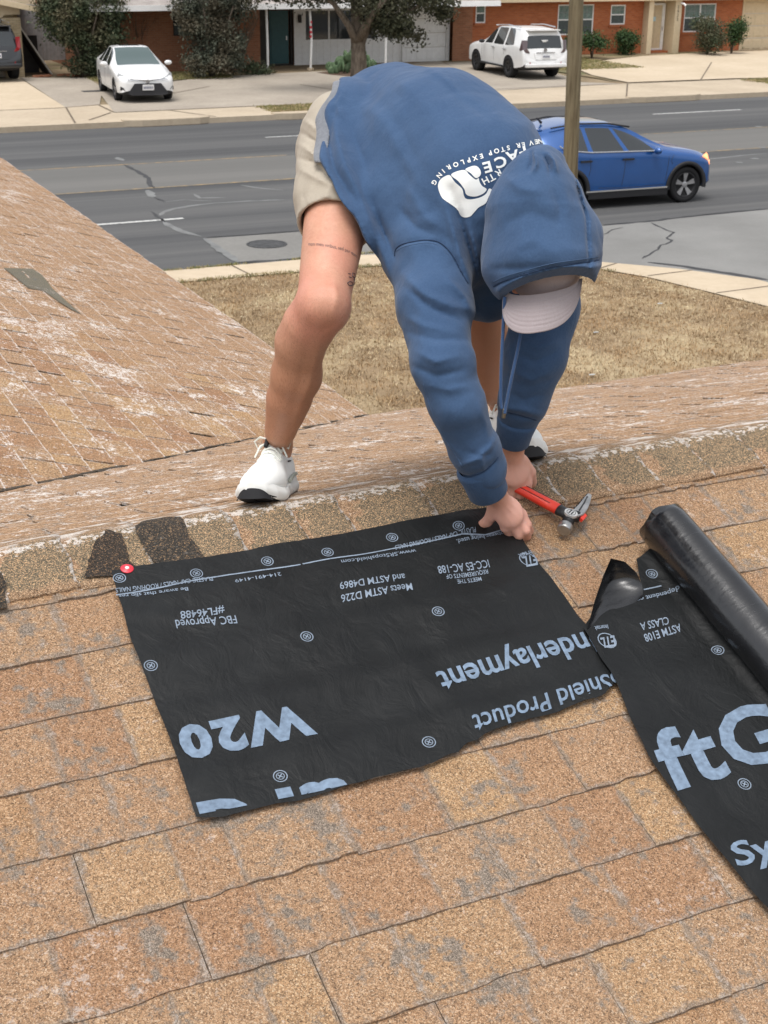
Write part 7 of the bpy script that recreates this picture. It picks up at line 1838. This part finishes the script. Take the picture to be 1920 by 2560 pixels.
def letter(ch, cx, cy, hgt, ang, mat, wsc=1.0, bold=.03):
    me = text_mesh(ch, bold); v, lo_, hi_ = norm_mesh(me); c0 = (lo_+hi_)/2; sc = hgt/.73; ca, sa = math.cos(ang), math.sin(ang)
    def fn(x, y):
        a, b = (x-c0[0])*sc*wsc, (y-.365)*sc; X_, Y_ = ca*a-sa*b, sa*a+ca*b
        return ZL(cx+X_, cy-Y_)
    return decal('lettering', me, fn, (hoodie, mat))
cen_ = [('N', 1790, 60), ('E', 1745, 68), ('V', 1690, 80), ('E', 1605, 100), ('R', 1548, 108), ('S', 1442, 133), ('T', 1382, 150), ('O', 1315, 167), ('P', 1245, 190), ('E', 1150, 224), ('X', 1082, 245), ('P', 1012, 268), ('L', 945, 290), ('O', 872, 315), ('R', 795, 345), ('I', 740, 385), ('N', 695, 432), ('G', 640, 508)]
for i, (ch, x, y) in enumerate(cen_):
    a, b = cen_[max(i-1, 0)], cen_[min(i+1, len(cen_)-1)]; ang = math.atan2(-(b[2]-a[2]), b[1]-a[1])
    if ch == 'G': ang = math.atan2(-85, -50)
    letter(ch, x, y, 52, ang, M_PRINT)
for ch, x, y, h_ in (('E', 1215, 345, 118), ('C', 1360, 290, 118), ('A', 1490, 225, 118), ('F', 1600, 180, 118)): letter(ch, x, y, h_, math.pi+.28, M_PRINT, 1.15, .03)
for ch, x, y, h_ in (('H', 1195, 490, 78), ('T', 1265, 455, 78), ('R', 1335, 410, 78)): letter(ch, x, y, h_, math.pi+.5, M_PRINT, 1.0, .02)
def shape(pts):
    bm = bmesh.new()
    # soften the outline
    P = [Vector((*p, 0)) for p in pts]; Q_ = []; n_ = len(P)
    for i in range(n_):
        p0, p1, p2, p3 = P[i-1], P[i], P[(i+1) % n_], P[(i+2) % n_]
        for f in (0, .25, .5, .75): Q_.append(.5*((2*p1)+(-p0+p2)*f+(2*p0-5*p1+4*p2-p3)*f*f+(-p0+3*p1-3*p2+p3)*f**3))
    f = bm.faces.new([bm.verts.new(q) for q in Q_]); bmesh.ops.triangulate(bm, faces=[f]); me = bpy.data.meshes.new('s'); bm.to_mesh(me); bm.free(); return me
for pts in ([(680, 565), (690, 500), (730, 455), (805, 428), (860, 500), (940, 575), (960, 650), (985, 684), (1050, 690), (1140, 668), (1200, 630), (1232, 575), (1265, 595), (1230, 660), (1195, 735), (1120, 780), (1070, 835), (1030, 875), (975, 888), (930, 868), (900, 820), (860, 780), (790, 730), (720, 670)],
            [(822, 420), (958, 372), (1020, 425), (1085, 475), (1118, 462), (1130, 505), (1160, 548), (1205, 578), (1188, 612), (1148, 640), (1080, 660), (1012, 652), (980, 628), (962, 575), (900, 495)],
            [(975, 365), (1060, 328), (1112, 340), (1142, 385), (1140, 425), (1110, 455), (1080, 455), (1030, 405)]):
    decal('printed_emblem', shape(pts), lambda x, y: ZL(x, y), (hoodie, M_PRINT))
# ---- stitched seams
M_SEAM = plain('dark_seam_thread', (.022, .042, .088), .9)  # stitched seam line, darker than the cloth
M_STITCH = plain('blue_topstitch', (.060, .105, .19), .9)
def seam_on(bvh, pts, r=.0011, mat=None, off=.0002):
    P = []
    q_ = [Vector((*p_, 0)) for p_ in pts]
    for i in range(len(q_)-1):
        p0, p1, p2, p3 = q_[max(i-1, 0)], q_[i], q_[i+1], q_[min(i+2, len(q_)-1)]; n_ = max(2, int((p2-p1).length/5))
        for k in range(n_):
            f = k/n_; c_ = .5*((2*p1)+(-p0+p2)*f+(2*p0-5*p1+4*p2-p3)*f*f+(-p0+3*p1-3*p2+p3)*f**3)
            rr = Vector(ray(c_.x, c_.y)).normalized(); h = bvh.ray_cast(Vector(CAM), rr)
            if h[0] is not None and (not P or (h[0]-P[-1]).length < .05): P.append(h[0]-rr*off)
    if len(P) > 3: adopt(MB().tube(P, r, 6).build('seam', mat or M_SEAM, smooth=True))
seam_on(hood_bvh, [(987, 640), (990, 622), (1011, 609), (1063, 600), (1100, 607), (1130, 636), (1155, 683), (1172, 712)], .0016)
seam_on(hood_bvh, [(990, 628), (1013, 616), (1063, 607), (1097, 614), (1124, 640)], .0010, M_STITCH)
seam_on(hood_bvh, [(1058, 960), (1080, 1030), (1105, 1085), (1140, 1140), (1158, 1170)], .0010, M_STITCH)
seam_on(hood_bvh, [(1144, 1180), (1175, 1190), (1210, 1178), (1240, 1150), (1246, 1138)], .0014)
seam_on(hood_bvh, [(1262, 1030), (1300, 1038), (1344, 1052)], .0012)
seam_on(hoodtop_bvh, [(1412, 400), (1438, 440), (1450, 490), (1466, 545), (1472, 640), (1471, 704)], .0016)
seam_on(hoodtop_bvh, [(1234, 716), (1260, 702), (1300, 690), (1380, 668), (1470, 655), (1500, 649)], .0014)
seam_on(hoodtop_bvh, [(1232, 706), (1258, 693), (1300, 680), (1380, 659), (1470, 646), (1498, 641)], .0008, M_STITCH)
# ---- tattoos: lettering and a small line drawing on the thigh
M_TAT = plain('faded_tattoo_ink', (.10, .075, .075), .6)
def on_body(px, py, lift=.0006):
    r = Vector(ray(px, py)).normalized(); h = tree_body.ray_cast(Vector(CAM), r)
    if h[0] is None: return None
    n = h[1] if h[1].dot(r) < 0 else -h[1]; return h[0]+n*lift
me = text_mesh('non meis viribus, sed per eum', .0); v, lo_, hi_ = norm_mesh(me)
path = [(772, 611), (800, 612), (830, 617), (860, 624), (878, 632), (892, 642)]
bm = bmesh.new(); bm.from_mesh(me)
pxs = np.array(path, float); dd = np.r_[0, np.cumsum(np.hypot(*np.diff(pxs, axis=0).T))]
bad = []
for q in bm.verts:
    f = (q.co.x-lo_[0])/(hi_[0]-lo_[0])*dd[-1]; h = on_body(np.interp(f, dd, pxs[:, 0]), np.interp(f, dd, pxs[:, 1])+3-q.co.y*13)
    if h is None: bad.append(q)
    else: q.co = h
if bad: bmesh.ops.delete(bm, geom=bad, context='VERTS')
m2 = bpy.data.meshes.new('tattoo'); bm.to_mesh(m2); bm.free(); body_o = [o for o in person.children if o.name.startswith('body')][0]
o = link('tattoo', m2, M_TAT); o.parent = body_o
for seg in ([(876, 715), (884, 712), (886, 700), (882, 690)], [(868, 708), (874, 703), (880, 706), (882, 712), (872, 714), (868, 708)], [(872, 692), (878, 694)], [(870, 684), (876, 685)], [(884, 700), (888, 692), (886, 684), (881, 682), (880, 690), (886, 694)]):
    pts = [on_body(*p) for p in seg]
    if all(p is not None for p in pts): o = MB().tube(pts, .0008, 5).build('tattoo', M_TAT); o.parent = body_o
# ================================================================== claw hammer lying on the shingles
M_HRED = NT('red_grip', .35, .5).col((.72, .045, .022)).m
M_HBLK = NT('black_grip', .45, .4).col((.022, .022, .024)).m
M_HEADM = NT('hammer_steel', .35, .5, .9); _n = M_HEADM.noise(M_HEADM.obj(), 40, 5, .6); M_HEADM.col(M_HEADM.ramp(_n, [(.3, (.30, .30, .29)), (.7, (.52, .51, .50))])); M_HEADM = M_HEADM.m
n3 = lambda x, y, o: Vector(near(x, y, o))
hm = empty('hammer', n3(1400, 1280, .012), 0, 'claw hammer with red handle lying beside his hands on the shingles', 'hammer'); HL = Vector(hm.location)
def ha(o, par=None): o.parent = par or hm; o.matrix_parent_inverse = Matrix.Translation(-HL) if par is None else Matrix.Identity(4); return o
a, b = n3(1262, 1202, .030), n3(1397, 1274, .032)
def grip(name, pts, radii, mat, flat=.78):
    ax = (pts[-1]-pts[0]).normalized(); up = Vector((0, -SP, CP)); up = (up-ax*up.dot(ax)).normalized(); sd_ = ax.cross(up); n = 20; V = []; F = []
    for p, r in zip(pts, radii):
        for k in range(n): t_ = 2*math.pi*k/n; V.append(tuple(p+sd_*math.cos(t_)*r+up*math.sin(t_)*r*flat))
    for i in range(len(pts)-1):
        for k in range(n): F.append((i*n+k, i*n+(k+1) % n, (i+1)*n+(k+1) % n, (i+1)*n+k))
    F += [tuple(range(n))[::-1], tuple((len(pts)-1)*n+k for k in range(n))]
    me = mesh(name, V, F, True); bm = bmesh.new(); bm.from_mesh(me); bmesh.ops.recalc_face_normals(bm, faces=bm.faces); bm.to_mesh(me); bm.free(); o = link(name, me, mat); 
    me.polygons.foreach_set('use_smooth', [True]*len(me.polygons)); return ha(o)
L = lambda f: a+(b-a)*f
hd_ = grip('handle', [L(-.35), L(0), L(.3), L(.5), L(.75), L(1)], [.0150, .0148, .0138, .0140, .0148, .0146], M_HRED)
c1 = n3(1425, 1289, .034); grip('neck', [L(.995), b+(c1-b)*.5, c1], [.0152, .0140, .0145], M_HBLK)
up = Vector((0, -SP, CP))
for sg in (-1, 1):
    sd_ = (b-a).normalized().cross(up)*sg*.0075
    ha(MB().tube([L(-.2)+up*.0117+sd_, L(.3)+up*.0103+sd_, L(.85)+up*.0112+sd_], .0007, 5).build('grip_groove', M_HBLK))
# head: striking face, poll, body, claw
f0, f1 = n3(1410, 1324, .030), n3(1424, 1297, .034)
ax = (f1-f0).normalized()
def rod(name, stops, mat, n=28):
    return ha(MB().tube([f0+ax*s for s, r in stops], [r for s, r in stops], n).build(name, mat, smooth=False))
o = rod('striking_face', [(-.004, .0135), (-.002, .0152), (.001, .0158), (.012, .0158), (.015, .0145)], M_HEADM); o.data.polygons.foreach_set('use_smooth', [len(p.vertices) == 4 for p in o.data.polygons])
rod('poll', [(.015, .0115), (.024, .0105), (.032, .0130)], M_HBLK)
c0 = n3(1426, 1288, .036); bx = n3(1448, 1292, .036)
ha(MB().tube([f0+ax*.028, c0, bx], [.0135, .0150, .0130], 16).build('eye_block', M_HBLK, smooth=True))
# claw: a tapered curved blade with a notch
cp_ = [n3(1430, 1288, .042), n3(1446, 1282, .044), n3(1458, 1268, .042), n3(1467, 1252, .036), n3(1474, 1238, .026)]
wd = [.016, .0155, .0135, .0105, .006]; V = []; F = []
sdv = (b-a).normalized()
for p, w in zip(cp_, wd):
    for s_, t_ in ((-1, .5), (1, .5), (1, -.5), (-1, -.5)): V.append(tuple(p+sdv*w*s_*.8+up*t_*.009))
for i in range(4):
    for k in range(4): F.append((4*i+k, 4*i+(k+1) % 4, 4*i+4+(k+1) % 4, 4*i+4+k))
F += [(0, 1, 2, 3), (16, 17, 18, 19)]
me = mesh('claw', V, F); bm = bmesh.new(); bm.from_mesh(me); bmesh.ops.recalc_face_normals(bm, faces=bm.faces); bmesh.ops.bevel(bm, geom=bm.edges[:], offset=.0015, segments=2, affect='EDGES'); bm.to_mesh(me); bm.free(); ha(link('claw', me, M_HEADM))
ha(MB().tube([n3(1448, 1276, .0485), n3(1460, 1258, .044), n3(1468, 1243, .035)], [.0020, .0022, .003], 6).build('claw_slot', M_HBLK))
for k in range(6):
    q = cp_[1]+(cp_[4]-cp_[1])*(k/6+.05)-sdv*.0125*(1-k*.10); ha(MB().tube([q-up*.004, q+up*.005], .0018, 6).build('claw_tooth', M_HBLK))
# white oval side plate with the ringed mark
pc = n3(1428, 1281, .0505); e1 = sdv; e2 = (up.cross(sdv)).normalized()
V = [tuple(pc)]+[tuple(pc+e1*.0150*math.cos(t_)+e2*.0125*math.sin(t_)) for t_ in np.linspace(0, 2*math.pi, 33)[:-1]]; V += [tuple(Vector(v)-up*.006) for v in V[1:]]
F = [(0, 1+i, 1+(i+1) % 32) for i in range(32)]+[(1+i, 33+i, 33+(i+1) % 32, 1+(i+1) % 32) for i in range(32)]
pt = ha(link('side_plate', mesh('side_plate', V, F), plain('satin_steel_plate', (.62, .62, .61), .35, .5, .4)))
for r0, r1 in ((.0090, .0102),):
    V = []; 
    for k in range(32):
        t_ = 2*math.pi*k/32
        for r in (r0, r1): V.append(tuple(pc+up*.0008+(e1*math.cos(t_)+e2*math.sin(t_))*r))
    o = link('ring_mark', mesh('ring_mark', V, [(2*k, 2*k+1, 2*((k+1) % 32)+1, 2*((k+1) % 32)) for k in range(32)]), M_HBLK); ha(o)
for off in (-.003, .003):
    o = MB().tube([pc+up*.001+e1*off-e2*.0055, pc+up*.001+e1*off+e2*.0045], .0012, 6).build('mark_stroke', M_HBLK); ha(o)
ha(MB().tube([n3(1452, 1300, .038), n3(1463, 1288, .038)], [.006, .005], 4).build('red_inlay', M_HRED))
